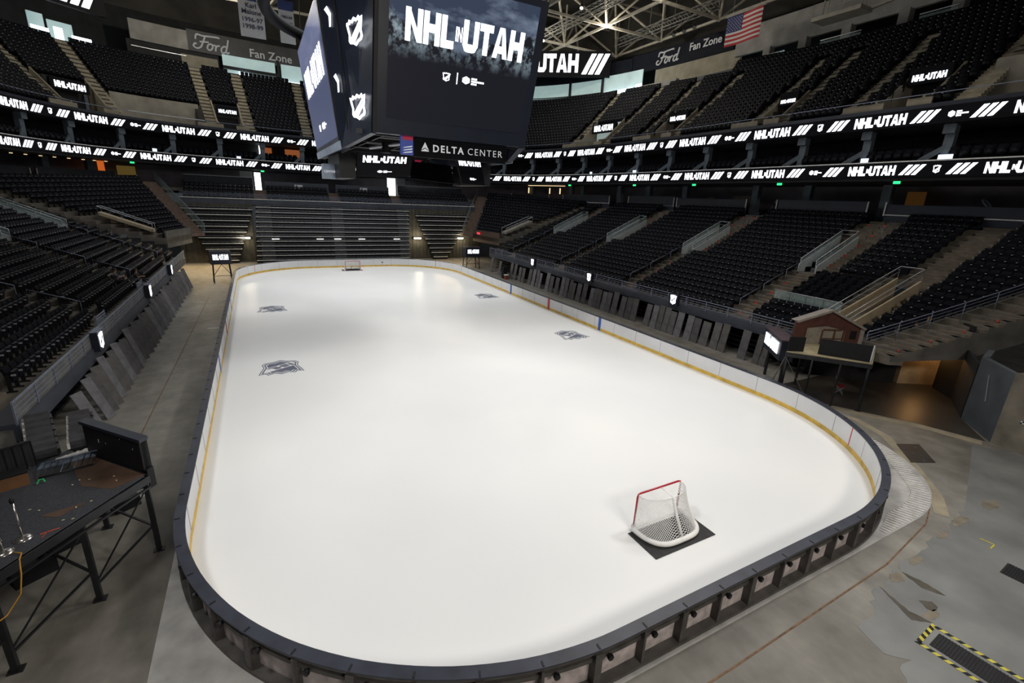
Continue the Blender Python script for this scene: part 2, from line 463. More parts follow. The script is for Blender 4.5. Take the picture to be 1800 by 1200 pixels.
m_logow = mat('logo_white', (.72, .73, .75), .5, noise=(5, .08))
def ice_logo(x, y, flip):
    U = np.array([1., 0, 0]); V = np.array([0, 1., 0])
    # seen from the near end the shields stand upside down, their tops towards the near end
    k = -1 if flip else 1
    U = U*k; V = V*k; O = np.array([x, y, .0]); N = np.array([0, 0, 1.])
    wx, wy = 1.08, 1.02
    mb = MB()
    sc = lambda poly, s: [(p[0]*s*wx*2.05, p[1]*s*wy*1.9) for p in poly]
    for p in ring_polys(SHIELD_O, .94): mb.prism(sc(p, 1.0), O, U, V, N, .004)
    for p in ring_polys(SHIELD_O, .90): mb.prism(sc(p, .88), O, U, V, N, .004)
    inner = scale_poly(SHIELD_O, .73)
    # shield field split by the slanting band
    bm1 = [(p[0], p[1]) for p in inner]
    def clip(poly, a, b, c, sign):
        out = []; n = len(poly)
        for i in range(n):
            p, q = poly[i], poly[(i+1) % n]; dp = sign*(a*p[0]+b*p[1]-c); dq = sign*(a*q[0]+b*q[1]-c)
            if dp >= 0: out.append(p)
            if dp*dq < 0: t = dp/(dp-dq); out.append((p[0]+(q[0]-p[0])*t, p[1]+(q[1]-p[1])*t))
        return out
    a, b = -.55, .83
    for sgn, c in ((1, .155), (-1, -.155)):
        q = clip(bm1, a, b, c, sgn)
        if len(q) > 2: mb.prism(sc(q, 1.0), O, U, V, N, .004)
    ang = math.atan2(.55, .83); ca, sa = math.cos(ang), math.sin(ang)
    pol, w = block_text([('NHL', 1, 0)], .85)
    for p in pol:
        h = .235
        q = [((u-w/2)*h*1.12, (v-.5)*h) for u, v in p]; q = [(u*ca-v*sa, u*sa+v*ca) for u, v in q]
        mb.prism(sc(q, 1.0), O, U, V, N, .004)
    o = mb.build('ice_logo', m_inkice, ice)
    return o
for (x, y, fl, lb) in ((-10.0, 7.55, True, 'dark shield emblem, far left'), (-10.0, -7.8, True, 'dark shield emblem, near left'), (9.9, 7.55, True, 'dark shield emblem, far right'), (9.95, -7.85, True, 'dark shield emblem, near right')):
    o = ice_logo(x, y, fl); o['label'] = lb
m_streak = mat('tyre_streak', (.70, .715, .74), .4, noise=(1, .05))

# ================================================================== dasher boards
m_bwhite = mat('board_white', (.74, .745, .76), .38, noise=(.8, .05))
m_byellow = mat('kickplate_yellow', (.70, .46, .08), .45, noise=(2.5, .25))
m_cap = mat('cap_rail_navy', (.031, .035, .052), .42, noise=(2, .3))
m_frame = mat('board_steel', (.075, .07, .066), .5, .1, noise=(3, .3))
m_back = mat('board_back', (.48, .42, .41), .7, noise=(4, .3))
m_red = mat('line_red', (.55, .02, .03), .45, noise=(4, .15))
m_blue = mat('line_blue', (.02, .09, .42), .45, noise=(4, .15))
m_seam = mat('panel_seam', (.17, .165, .16), .7, noise=(5, .3))
brd = thing('dasher_boards', (0, -30.5, 0), 'white hockey boards with yellow kickplate and dark cap rail round the ice', 'boards')
pth = dense(rounded(0, 30), .35)
sw = lambda prof: MB().sweep(pth, prof, True)
sw([(0, .2), (.02, .2), (.02, BH-.04), (0, BH-.04)]).build('facing', m_bwhite, brd)['label'] = 'white board facing'
sw([(-.012, 0), (.025, 0), (.025, .21), (-.012, .21)]).build('kickplate', m_byellow, brd)['label'] = 'yellow kickplate'
sw([(-.015, BH-.04), (.25, BH-.04), (.25, BH), (-.015, BH)]).build('cap_rail', m_cap, brd)['label'] = 'dark cap rail'
sw([(.024, .02), (.045, .02), (.045, BH-.05), (.024, BH-.05)]).build('backing', m_back, brd)['label'] = 'pale backing panels'
sw([(.05, -.02), (.27, -.02), (.27, .07), (.05, .07)]).build('bottom_rail', m_frame, brd)
sw([(.05, .66), (.15, .66), (.15, .76), (.05, .76)]).build('middle_rail', m_frame, brd)
sw([(.05, BH-.17), (.19, BH-.17), (.19, BH-.05), (.05, BH-.05)]).build('top_rail', m_frame, brd)
p12 = dense(rounded(0, 30), 1.21)
m_knob = mat('black_knob', (.006, .006, .007), .5, noise=(4, .2))
m_brk = mat('cap_bracket', (.006, .007, .01), .5, noise=(4, .2))
for i, (p, n) in enumerate(p12):
    a = math.atan2(n[1], n[0]); R = rotz(a)
    c = np.array([p[0], p[1], 0])+np.array([n[0], n[1], 0])*.145
    if i % 2 == 0:
        b_ = MB(); b_.box(c+np.array([0, 0, .48]), (.2, .17, .9), R); b_.build('post', m_frame, brd)
    else:
        b_ = MB(); b_.box(c+np.array([0, 0, .48]), (.2, .06, .9), R); b_.build('slim_post', m_frame, brd)
    if p[1] < -14:
        t = np.array([-n[1], n[0], 0]); k = c+np.array([n[0], n[1], 0])*.06+t*.3+np.array([0, 0, .71])
        b_ = MB(); nn = np.array([n[0], n[1], 0]); b_.tube([k-nn*.06, k-nn*.01, k+nn*.05, k+nn*.06], [.03, .075, .07, .03], 8); b_.build('knob', m_knob, brd)
    if p[1] < -12 or p[0] < -10:
        b_ = MB(); b_.box(np.array([p[0]+n[0]*.17, p[1]+n[1]*.17, BH+.004]), (.12, .035, .022), R); b_.build('bracket', m_brk, brd)
p24 = dense(rounded(0, 30), 2.42)
for (p, n) in p24:
    b_ = MB(); b_.box((p[0]-n[0]*.003, p[1]-n[1]*.003, .61), (.01, .012, .84), rotz(math.atan2(n[1], n[0]))); b_.build('panel_seam', m_seam, brd)
def mark(y, sx, w, m, nm, z0=.2, z1=BH-.04):
    b_ = MB(); b_.box((sx*(RW-.008), y, (z0+z1)/2), (.022, w, z1-z0), None); o = b_.build(nm, m, brd); return o
for sx in (1, -1):
    mark(0, sx, .3, m_red, 'centre_line_mark', 0.01)['label'] = 'red centre line mark'
    for y in (7.62, -7.62): mark(y, sx, .3, m_blue, 'blue_line_mark', 0.01)['label'] = 'blue line mark'
for sx in (1, -1):
    for sy in (1, -1):
        x = 11.2*sx; y = -27.13*sy if False else 27.13*sy
        n = np.array([x-4.42*sx, y-21.95*sy]); n /= np.linalg.norm(n)
        b_ = MB(); b_.box((x-n[0]*.006, y-n[1]*.006, .53), (.02, .05, 1.0), rotz(math.atan2(n[1], n[0]))); b_.build('goal_line_mark', m_red, brd)['label'] = 'thin red goal line mark'
b_ = MB(); b_.cyl((4.55, RL-.02, .55), (4.55, RL-.005, .55), .11, 14); b_.build('puck_mark', m_seam, brd)

# ================================================================== goals
m_net = mat('net_cord', (.78, .78, .77), .8, noise=(8, .05))
m_goalred = mat('goal_red', (.42, .012, .03), .35, noise=(4, .15))
m_goalw = mat('goal_white', (.74, .735, .72), .5, noise=(5, .08))
m_rub = mat('rubber_mat', (.022, .022, .023), .75, noise=(5, .3), bump=(40, .2))
def goal(cx, cy, rot, label, matlabel):
    R = rotz(rot); T = lambda p: R@np.array(p, float)+np.array([cx, cy, .03])
    g = thing('hockey_goal', (cx, cy, .03), label, 'goal', 'hockey goals')
    b_ = MB(); r = .032; H = 1.22; hw = .915
    pts = [(-hw, 0, .0), (-hw, 0, H-.12), (-hw+.03, 0, H-.03), (-hw+.12, 0, H), (hw-.12, 0, H), (hw-.03, 0, H-.03), (hw, 0, H-.12), (hw, 0, 0)]
    b_.tube([T(p) for p in pts], r, 10); b_.build('goal_frame', m_goalred, g, True)['label'] = 'red posts and crossbar'
    base = []
    for k in range(41):
        t = k/40; a = math.pi*(1-t)
        x = 1.06*math.copysign(abs(math.cos(a))**.55, math.cos(a)); y = -1.12*math.sin(a)**.72
        if k in (0, 40): x = hw*math.copysign(1, math.cos(a)); y = 0
        base.append((x, y, .085))
    b_ = MB(); b_.tube([T(p) for p in base], .08, 10); b_.build('base_frame', m_goalw, g, True)['label'] = 'white padded base frame'
    top = []
    for k in range(41):
        t = k/40; a = math.pi*(1-t)
        top.append((.9*math.cos(a), -.56*math.sin(a)**.8, H-.03))
    b_ = MB(); b_.tube([T(p) for p in top], .012, 8); b_.tube([T((0, 0, H)), T((0, -.3, H-.02)), T((0, -.56, H-.03))], .012, 8)
    b_.build('top_shelf', m_goalw, g, True)['label'] = 'white top support bars'
    b_ = MB(); b_.tube([T((0.0, -.56, H-.03)), T((.02, -.8, .62)), T((.03, -1.1, .09))], .045, 8); b_.build('centre_post', m_goalw, g, True)['label'] = 'white padded centre post'
    # cord net: real wires between the base frame, the top bars and the crossbar
    b_ = MB(); nu, nv = 40, 17; w_ = .0075
    B = np.array([np.interp(np.linspace(0, 40, nu+1), range(41), [p[i] for p in base]) for i in range(3)]).T
    Tt = np.array([np.interp(np.linspace(0, 40, nu+1), range(41), [p[i] for p in top]) for i in range(3)]).T
    G = np.array([[T(B[i]*(1-v/nv)+Tt[i]*(v/nv)+np.array([0, .1*math.sin(math.pi*v/nv)*math.sin(math.pi*i/nu), 0])) for v in range(nv+1)] for i in range(nu+1)])
    for i in range(nu):
        for v in range(nv):
            if i+1 <= nu: b_.tube([G[i][v], G[i+1][v+1]], w_, 3, caps=False); b_.tube([G[i+1][v], G[i][v+1]], w_, 3, caps=False)
    for k in range(-15, 16):
        for s in (1, -1):
            L = []
            for t in np.linspace(0, 1, 9):
                x = k*.064+s*t*.3; y = -t*.56
                if abs(x) <= .9*math.sqrt(max(0, 1-(t)**2.2)): L.append(T((x, y, H-.015)))
            if len(L) > 1: b_.tube(L, w_, 3, caps=False)
    b_.build('net', m_net, g)['label'] = 'white cord net'
    mm = MB(); q = [(-1.24, -.12), (1.24, -.12), (1.24, -1.32), (-1.24, -1.32)]
    mm.slab([T((x, y, -.003)) for x, y in q], .02)
    tag(mm.build('rubber_mat', m_rub), matlabel, 'mat', 'goal mats')
goal(.02, -27.15, 0.0, 'red framed hockey goal with white net near the camera, seen from behind', 'black rubber mat under the near hockey goal')
goal(0, 27.13, math.pi, 'small hockey goal at the far end, open side to the camera', 'black rubber mat under the far hockey goal')
# ================================================================== lower bowl
XR, XL = 18.5, -17.6                      # front rail lines of the right and left stands
NR = 20
def zrow(i): return 2.3+.31*i+.0023*i*i
def xrow(s, i): return (XR+.9+.8*i) if s > 0 else (XL-.8-.8*i)
AIS = [20.5, 8.7, -3.1, -14.9]
AW = .6
SEATS = []                                # (position, uphill angle, section key, row, index, count, kind)
m_step = mat('step_concrete', (.145, .122, .095), .85, noise=(2, .3), bump=(8, .15))
m_decal = mat('row_decal_glow_red', (.5, .06, .04), .6, noise=(8, .3))  # row decals, their red brightened to imitate lit step lights
m_nose = mat('tread_nosing', (.34, .33, .30), .6, noise=(4, .2))

def seat_row(A, B, z, up2, key, row, kind='fold', pitch=.56, margin=.12, depth=.42):
    """seats between plan points A and B; up2 = unit plan vector pointing uphill"""
    A = np.array(A, float); B = np.array(B, float); L = np.linalg.norm(B-A); n = int((L-2*margin)/pitch)
    if n < 1: return
    d = (B-A)/L; off = (L-n*pitch)/2
    ang = math.atan2(up2[1], up2[0])-math.pi/2
    for k in range(n):
        p = A+d*(off+pitch*(k+.5))+np.array(up2)*depth
        zz_ = z if not isinstance(z, tuple) else z[0]+(z[1]-z[0])*(k+.5)/n
        SEATS.append(((p[0], p[1], zz_), ang, key, row, k, n, kind))

def tread(mb, A, B, A2, B2, z, zprev):
    """one terrace step: plan quad A-B (front) to A2-B2 (back)"""
    dz = max(.3, z-zprev+.12)
    mb.slab([(A[0], A[1], z), (B[0], B[1], z), (B2[0], B2[1], z), (A2[0], A2[1], z)], dz)

def stair(mb, dec, y0, y1, s, i0, i1, step=2):
    """aisle stairs between rows i0..i1 of a side stand: every tread split in two risers"""
    for i in range(i0, i1):
        x0, x1 = xrow(s, i), xrow(s, i+1); z0 = zrow(i); zp = zrow(i-1) if i > 0 else z0-.35
        mb.slab([(x0, y0, z0), (x0, y1, z0), (x1, y1, z0), (x1, y0, z0)], z0-zp+.15)
        h = (zrow(i+1)-z0)/2
        xm = x1-s*.36
        mb.slab([(xm, y0+.03, z0+h), (xm, y1-.03, z0+h), (x1, y1-.03, z0+h), (x1, y0+.03, z0+h)], h)
        if i % 2 == 1: dec.box((x0+s*.012-s*.02, y1-.22, z0-.1), (.014, .24, .13))
m_guard = m_glass
RAILS = []
def hand_rail(pts, label, m=None, h=.0, r=.022, posts=None, cat='railing', name='handrail', group='aisle handrails'):
    t = thing(name, pts[0], label, cat, group)
    b = MB(); b.tube(pts, r, 6); b.build('rail', m or m_steel, t, True)
    if posts:
        for (p, q) in posts: b = MB(); b.tube([p, q], r*.9, 6); b.build('post', m or m_steel, t, True)
    return t

terr = {}
def get_terr(k):
    if k not in terr: terr[k] = MB()
    return terr[k]
stepsR, stepsL, dec = MB(), MB(), MB()
VOM0, VOM1 = 9, 15                        # rows cut out by the ramps
SLOTS = []
for s, nm in ((1, 'right'), (-1, 'left')):
    T = get_terr(nm); S = stepsR if s > 0 else stepsL
    up = (s, 0)
    bounds = [26.5] + AIS + [-20.6 if s > 0 else -17.4]
    for j in range(len(bounds)-1):
        yf, yn = bounds[j], bounds[j+1]               # far and near limits of this block
        key = (nm, j)
        for i in range(NR):
            if j == 0: ef = 25.2 if i < 6 else 24.4
            else: ef = yf-AW
            if j == 0 and i >= 6: ef = 25.4+(-1.6 if s > 0 else -1.2)*(i-6)/14-.02
            en = yn+AW
            if s > 0 and j == 4: en = -20.05 if i <= 9 else -20.55-.055*i
            if s < 0 and j == 4: en = yn+.1
            # ramps: upper stairs sit beside the slot
            if j > 0 and s > 0 and i >= VOM0: ef = yf-AW-1.35
            if j < 4 and s < 0 and i >= VOM0: en = yn+AW+1.35
            A = (xrow(s, i), ef); B = (xrow(s, i), en); A2 = (xrow(s, i+1), ef); B2 = (xrow(s, i+1), en)
            tread(T, A, B, A2, B2, zrow(i), zrow(i-1) if i else 1.9)
            kd = 'fold'
            a, b = ef, en
            if s > 0 and j == 4 and i >= 4 and i <= 8: kd = 'lounge'
            if s > 0 and j == 4 and i == 3: continue
            seat_row((xrow(s, i), a), (xrow(s, i), b), zrow(i), up, key, i, kd, pitch=.56 if kd == 'fold' else .72)
    for ja, ya in enumerate(AIS):
        hasv = True
        stair(S, dec, ya-AW, ya+AW, s, 0, VOM0)
        if s > 0: u0, u1 = ya-AW-1.35, ya-AW
        else: u0, u1 = ya+AW, ya+AW+1.35
        stair(S, dec, u0, u1, s, VOM0, NR)
        # landing behind the slot carries the seats' upper rows on
        stair(S, dec, ya-AW, ya+AW, s, VOM1, NR)
        SLOTS.append((s, ja, ya))
struct(stepsR, 'stairs_right', m_step); struct(stepsL, 'stairs_left', m_step)

# ---- ramps (vomitories) cut into the side stands, each with pale walls, glass guards and steel rails
m_vwall = mat('ramp_wall', (.50, .55, .56), .5, noise=(1.5, .12))
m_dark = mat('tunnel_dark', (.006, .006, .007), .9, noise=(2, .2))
m_vfloor = mat('ramp_floor', (.17, .155, .125), .8, noise=(2, .2))
vw, vf, vd = MB(), MB(), MB()
for (s, ja, ya) in SLOTS:
    x0, x1 = xrow(s, VOM0), xrow(s, VOM1); zf = zrow(VOM0)-.02; y0, y1 = ya-AW, ya+AW
    vf.slab([(x0, y0, zf), (x0, y1, zf), (x1+s*1.5, y1, zf-.1), (x1+s*1.5, y0, zf-.1)], .3)
    for yy, t in ((y1, .1), (y0, -.1)):
        n = VOM1-VOM0
        P = [(x0, zf-.1)]+[(xrow(s, VOM0+k), zrow(VOM0+k)+.6) for k in range(n+1)]+[(x1, zf-.2)]
        vw.prism([(p[0]*s, p[1]) for p in P], (0, yy, 0), (s, 0, 0), (0, 0, 1), (0, math.copysign(1, t), 0), abs(t))
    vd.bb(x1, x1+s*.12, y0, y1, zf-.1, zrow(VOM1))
    sd = ('right', 'left')[s < 0]
    where = ('far end', 'third nearest', 'second nearest', 'nearest')[ja]
    g = thing('ramp_railing', (x0, ya, zf), f'steel pipe railing round the {where} entrance ramp, {sd} stand', 'railing', 'ramp railings')
    for yy in (y0, y1):
        a = (x0, yy, zf+1.05); b = (x1, yy, zrow(VOM1)+1.0); c = (x1, yy, zrow(VOM1)+.3)
        r = MB(); r.tube([(x0, yy, zf+.1), a, b, c], .028, 6); r.build('top_rail', m_steel, g, True)
        r = MB(); r.tube([(x0, yy, zf+.78), (x1, yy, zrow(VOM1)+.74)], .02, 6); r.build('lower_rail', m_steel, g, True)
        for k in range(1, 3):
            t = k/3; r = MB(); r.tube([(x0+(x1-x0)*t, yy, zf+(zrow(VOM1)-zf)*t+.3), (x0+(x1-x0)*t, yy, zf+1.05+(zrow(VOM1)-zf-.05)*t)], .02, 6); r.build('post', m_steel, g, True)
    for yy in (y0, y1):
        r = MB(); r.prism([(0, .62), (1, .62), (1, 1.0), (0, 1.0)], (x0, yy, zf), (x1-x0, 0, zrow(VOM1)-zf), (0, 0, 1), (0, 1, 0), .02); r.build('glass_panel', m_glass, g)
    r = MB(); r.tube([(x1, y0, zrow(VOM1)+1.0), (x1, y1, zrow(VOM1)+1.0)], .028, 6); r.tube([(x1, y0, zrow(VOM1)+.7), (x1, y1, zrow(VOM1)+.7)], .02, 6); r.build('end_rail', m_steel, g, True)
    # stair rails in the middle of the lower flight
    for q, (ia, ib) in enumerate(((1, 3), (4, 6), (7, 8))):
        pa = np.array([xrow(s, ia), ya+.55*(1 if s > 0 else -1), zrow(ia)]); pb = np.array([xrow(s, ib)+s*.4, ya+.55*(1 if s > 0 else -1), zrow(ib)+.1])
        up_ = np.array([0, 0, .92])
        hand_rail([pa, pa+up_, pb+up_, pb], f'grey aisle handrail, {ORD[q+1]} one up the {where} stairs of the {sd} stand', m_rail)
    if True:
        yy = (ya-AW-1.2) if s > 0 else (ya+AW+1.2)
        pa = np.array([xrow(s, 16), yy, zrow(16)]); pb = np.array([xrow(s, 18), yy, zrow(18)])
        hand_rail([pa, pa+up_, pb+up_, pb], f'grey handrail beside the top of the {where} stairs, {sd} stand', m_rail)
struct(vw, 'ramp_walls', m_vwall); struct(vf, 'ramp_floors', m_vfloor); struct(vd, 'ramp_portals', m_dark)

# ---- near right corner block, turned towards the ice, over the vehicle tunnel
def lerp(a, b, t): return np.array(a, float)*(1-t)+np.array(b, float)*t
ca, sa = math.cos(math.radians(33)), math.sin(math.radians(33))
def nrA(i): return np.array([19.6+.8*i, -21.35-.085*i])
def nrB(i): return np.array([19.9+.8*i*ca*.97, -24.3-.8*i*sa*.92])
T = get_terr('right')
for i in range(0, NR):
    A, B, A2, B2 = nrA(i), nrB(i), nrA(i+1), nrB(i+1)
    d = (B-A)/np.linalg.norm(B-A)
    lo = .15
    Ai = A+d*lo; A2i = A2+d*lo
    st = 1.25
    tread(T, Ai, B, A2i, B2, zrow(i), zrow(i-1) if i else 1.9)
    upv = np.array([-d[1], d[0]]); upv = upv if upv[0] > 0 else -upv
    seat_row(Ai+d*(.35 if i < 10 else .2), B-d*st, zrow(i), upv, ('right corner', 0), i)
# corner ramp (slot along the A side)
m_ramp = mat('ramp_tan', (.42, .34, .23), .6, noise=(1.2, .2))
r = MB(); r.slab([(*nrA(1), 2.9), (*(nrA(1)+np.array([0, 1.2])), 2.9), (*(nrA(9)+np.array([0, 1.35])), 4.2), (*nrA(9), 4.2)], .3); struct(r, 'corner_ramp_floor', m_vfloor)
vv = MB()
for o in (0.0, 1.3):
    P = []
    for i in range(1, 10): P.append((*(nrA(i)+np.array([0, o])), zrow(i)+.55))
    for i in range(9, 0, -1): P.append((*(nrA(i)+np.array([0, o])), 2.5))
    vv.add(P, [tuple(range(len(P)))]); q = [(p[0], p[1]+.1, p[2]) for p in P]; vv.add(q, [tuple(range(len(q)))])
    n = len(P); vv.add(P+q, [(i, (i+1) % n, n+(i+1) % n, n+i) for i in range(n)])
struct(vv, 'corner_ramp_walls', m_ramp)
g = thing('ramp_railing', (*nrA(1), zrow(1)), 'steel railing round the corner ramp above the wooden cabin, right stand', 'railing', 'ramp railings')
for o in (.05, 1.35):
    a = nrA(1)+np.array([0, o]); b = nrA(9)+np.array([0, o])
    r = MB(); r.tube([(*a, zrow(1)+.2), (*a, zrow(1)+1.25), (*b, zrow(9)+1.3), (*b, zrow(9)+.4)], .03, 6); r.build('top_rail', m_steel, g, True)
    r = MB(); r.tube([(*a, zrow(1)+.9), (*b, zrow(9)+.95)], .02, 6); r.build('lower_rail', m_steel, g, True)
r = MB(); a = nrA(9)+np.array([0, .05]); b = nrA(9)+np.array([0, 1.35]); r.tube([(*a, zrow(9)+1.3), (*b, zrow(9)+1.3)], .03, 6); r.build('end_rail', m_steel, g, True)
# stairs up the tunnel edge and upper corner aisle
cs = MB()
for i in range(0, NR):
    A, B, A2, B2 = nrA(i), nrB(i), nrA(i+1), nrB(i+1); d = (B-A)/np.linalg.norm(B-A)
    zz = zrow(i); h = (zrow(i+1)-zz)/2
    f0 = B-d*1.2; f1 = B+d*.02; g0 = B2-d*1.2; g1 = B2+d*.02
    m0, m1 = lerp(f0, g0, .55), lerp(f1, g1, .55)
    cs.slab([(*m0, zz+h), (*m1, zz+h), (*g1, zz+h), (*g0, zz+h)], h)
    if i > 9:
        e0, e1, e2, e3 = np.array([xrow(1, i), -20.5-.055*i]), A+d*.3, A2+d*.3, np.array([xrow(1, i+1), -20.5-.055*(i+1)])
        cs.slab([(*e0, zz), (*e1, zz), (*e2, zz), (*e3, zz)], .45)
        cs.slab([(*lerp(e0, e3, .55), zz+h), (*lerp(e1, e2, .55), zz+h), (*e2, zz+h), (*e3, zz+h)], h)
    if i % 2 == 1: c = B-d*.35; dec.box((c[0], c[1], zz-.06), (.1, .1, .1))
struct(cs, 'corner_stairs', m_step)
# concrete flank of the corner block above the tunnel mouth
fl = MB(); P = []
for i in range(0, 13):
    b = nrB(i)+np.array([-.02, -.03]); b2 = nrB(i+1)+np.array([-.02, -.03]); P += [(b[0], b[1], zrow(i)-.0), (b2[0], b2[1], zrow(i)-.0)]
bot = [(*nrB(13), 5.0), (*nrB(9), 3.6), (*nrB(5), 2.35), (*nrB(0), 1.98)]
P2 = P+[(b[0], b[1]-.03, b[2]) for b in bot]
n = len(P2); Q2 = [(p[0]+.25, p[1]+.4, p[2]) for p in P2]
fl.add(P2+Q2, [tuple(range(n))]+[(i, (i+1) % n, n+(i+1) % n, n+i) for i in range(n)])
struct(fl, 'wall_tunnel_flank', m_concd)
g = thing('stair_railing', (*nrB(0), zrow(0)), 'steel pipe railing down the stairs at the concrete tunnel edge, right corner', 'railing')
for hgt, rad in ((1.05, .026), (.85, .014), (.65, .014), (.45, .014)):
    r = MB(); r.tube([(*(nrB(i)-(nrB(i)-nrA(i))/np.linalg.norm(nrB(i)-nrA(i))*1.3), zrow(i)+hgt) for i in range(0, NR)], rad, 6); r.build('rail', m_rail, g, True)
for i in range(0, NR, 2):
    c = nrB(i)-(nrB(i)-nrA(i))/np.linalg.norm(nrB(i)-nrA(i))*1.3; r = MB(); r.tube([(*c, zrow(i)), (*c, zrow(i)+1.05)], .022, 6); r.build('post', m_rail, g, True)

# ---- far corner blocks
def fcz(i): return 4.3+(9.75-4.3)*(i-6)/13
FC = {1: ((20.2, 25.4), (35.2, 23.8), (19.4, 33.2), (25.2, 41.2)), -1: ((-19.0, 25.4), (-34.2, 24.2), (-17.4, 31.5), (-22.7, 40.2))}
fst = MB()
m_brick = mat('stair_brown', (.155, .105, .08), .8, noise=(3, .25))
m_tunnel = mat('tunnel_wall_brown', (.06, .036, .03), .7, noise=(1, .25))
for s in (1, -1):
    a0, a1, b0, b1 = FC[s]; T = get_terr('right' if s > 0 else 'left')
    for i in range(6, NR):
        t, t2 = (i-6)/14, (i-5)/14
        A, B, A2, B2 = lerp(a0, a1, t), lerp(b0, b1, t), lerp(a0, a1, t2), lerp(b0, b1, t2)
        d = (B-A)/np.linalg.norm(B-A); zz = fcz(i)
        za = zrow(i)+.02
        T.slab([(*A, za), (*B, zz), (*B2, zz), (*A2, za)], .6)
        upv = np.array([-d[1], d[0]]); upv = upv if upv[0]*s > 0 else -upv
        ra = 1.7 if 7 <= i <= 11 else .2
        seat_row(A+d*ra, B-d*.1, (za, zz), upv, ('far right corner' if s > 0 else 'far left corner', 0), i)
        # brown stairs beyond the block
        w = np.array([-s*1.1, .75])*1.15
        for q in (0, .5):
            c0, c1 = lerp(B, B2, q), lerp(B, B2, q+.5); z2 = zz+q*(fcz(i+1)-zz)
            fst.slab([(*c0, z2), (*(c0+w), z2), (*(c1+w), z2), (*c1, z2)], .35)
    # front wall over the corner tunnel
    fcw = MB(); wA, wB = np.array(a0), np.array(b0); wn = np.array([s*.15, 0.])
    fcw.slab([(*wA, fcz(6)+.7), (*wB, fcz(6)+.7), (*(wB+wn), fcz(6)+.7), (*(wA+wn), fcz(6)+.7)], 1.75)
    struct(fcw, 'wall_corner_tunnel', m_tunnel if s > 0 else m_concd)
    # ramp in the block
    g = thing('ramp_railing', (*lerp(a0, a1, .1), fcz(7)), f"steel railing round the corner ramp in the far {('right', 'left')[s < 0]} block", 'railing', 'ramp railings')
    for o in (.1, 1.5):
        p, q = lerp(a0, a1, .07)+np.array([0, o]), lerp(a0, a1, .34)+np.array([0, o])
        r = MB(); r.tube([(*p, fcz(7)), (*p, fcz(7)+1.0), (*q, fcz(11)+1.0), (*q, fcz(11)+.2)], .035, 6); r.build('top_rail', m_steel, g, True)
    r = MB(); p, q = lerp(a0, a1, .34)+np.array([0, .1]), lerp(a0, a1, .34)+np.array([0, 1.5]); r.tube([(*p, fcz(11)+1.0), (*q, fcz(11)+1.0)], .035, 6); r.build('end_rail', m_steel, g, True)
    rw = MB(); p, q = lerp(a0, a1, .07)+np.array([0, 1.5]), lerp(a0, a1, .34)+np.array([0, 1.5])
    rw.add([(*p, fcz(7)-.4), (*q, fcz(9)-.3), (*q, fcz(11)+.35), (*p, fcz(7)+.35)], [(0, 1, 2, 3)]); rw.add([(p[0], p[1]+.1, fcz(7)-.4), (q[0], q[1]+.1, fcz(9)-.3), (q[0], q[1]+.1, fcz(11)+.35), (p[0], p[1]+.1, fcz(7)+.35)], [(0, 1, 2, 3)])
    rw.slab([(p[0], p[1]-1.3, fcz(7)+.45), (p[0], p[1], fcz(7)+.45), (q[0], q[1], fcz(11)+.45), (q[0], q[1]-1.3, fcz(11)+.45)], .3)
    struct(rw, 'corner_ramp', m_ramp if s < 0 else m_concl)
    # glass lined rail along the brown stairs
    g = thing('stair_railing', (*b0, fcz(6)), f"blue-grey glazed railing along the brown stairs, far {('right', 'left')[s < 0]} corner", 'railing', 'glazed stair railings')
    w = np.array([-s*1.1, .75])*1.2; p, q = np.array(b0)+w, np.array(b1)+w
    r = MB(); r.tube([(*p, fcz(6)), (*p, fcz(6)+1.1), (*q, fcz(20)+1.0), (*q, fcz(20))], .035, 6); r.build('rail', m_rail, g, True)
    pn = MB(); pn.prism([(0, .05), (1, .05), (1, 1.0), (0, 1.0)], (*p, fcz(6)), (q[0]-p[0], q[1]-p[1], fcz(20)-fcz(6)), (0, 0, 1), (s*.4, .6, 0), .02); pn.build('glass_panel', m_glass, g)
struct(fst, 'stairs_far_corners', m_brick)
struct(dec, 'row_decals_and_glow', m_decal)
for k, b in terr.items(): struct(b, 'terrace_'+k.replace(' ', '_'), m_conc)

# ================================================================== front rails, fascias, wall signs and leaning boards
m_fascia = mat('fascia_panel', (.045, .052, .07), .5, noise=(1, .25))
m_slat = mat('rail_slat_panel', (.13, .125, .11), .6, noise=(1.5, .35))
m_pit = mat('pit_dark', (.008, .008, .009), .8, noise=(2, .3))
m_alu = mat('bench_edge', (.48, .49, .50), .35, .6, noise=(5, .2))
y0R, y1R = -20.4, 25.0
y0L, y1L = -17.3, 25.0
fs = MB(); fs.bb(XR+.0, XR+.95, y0R, y1R, 1.8, 2.35); struct(fs, 'wall_right_front', m_fascia)
fs = MB(); fs.bb(XL-.85, XL-.0, y0L, y1L, 1.75, 2.35); struct(fs, 'wall_left_front', m_fascia)
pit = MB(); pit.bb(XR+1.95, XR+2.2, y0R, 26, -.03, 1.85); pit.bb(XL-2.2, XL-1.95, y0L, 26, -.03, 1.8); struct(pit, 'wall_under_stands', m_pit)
def front_rail(x, s, y0, y1, label):
    g = thing('front_rail', (x, (y0+y1)/2, 2.35), label, 'railing', 'front row railings')
    r = MB(); r.bb(x-.03, x+.03, y0, y1, 3.02, 3.07); r.build('top_rail', m_rail, g)
    for z in (2.85, 2.68, 2.52): r = MB(); r.bb(x-.012, x+.012, y0, y1, z, z+.03); r.build('bar', m_rail, g)
    y = y0; n = 0
    while y <= y1+.01: r = MB(); r.bb(x-.025, x+.025, y-.025, y+.025, 2.3, 3.03); r.build('post', m_rail, g); y += (y1-y0)/24; n += 1
    return g
front_rail(XR+.05, 1, y0R, y1R, 'blue-grey pipe railing along the front of the right stand')
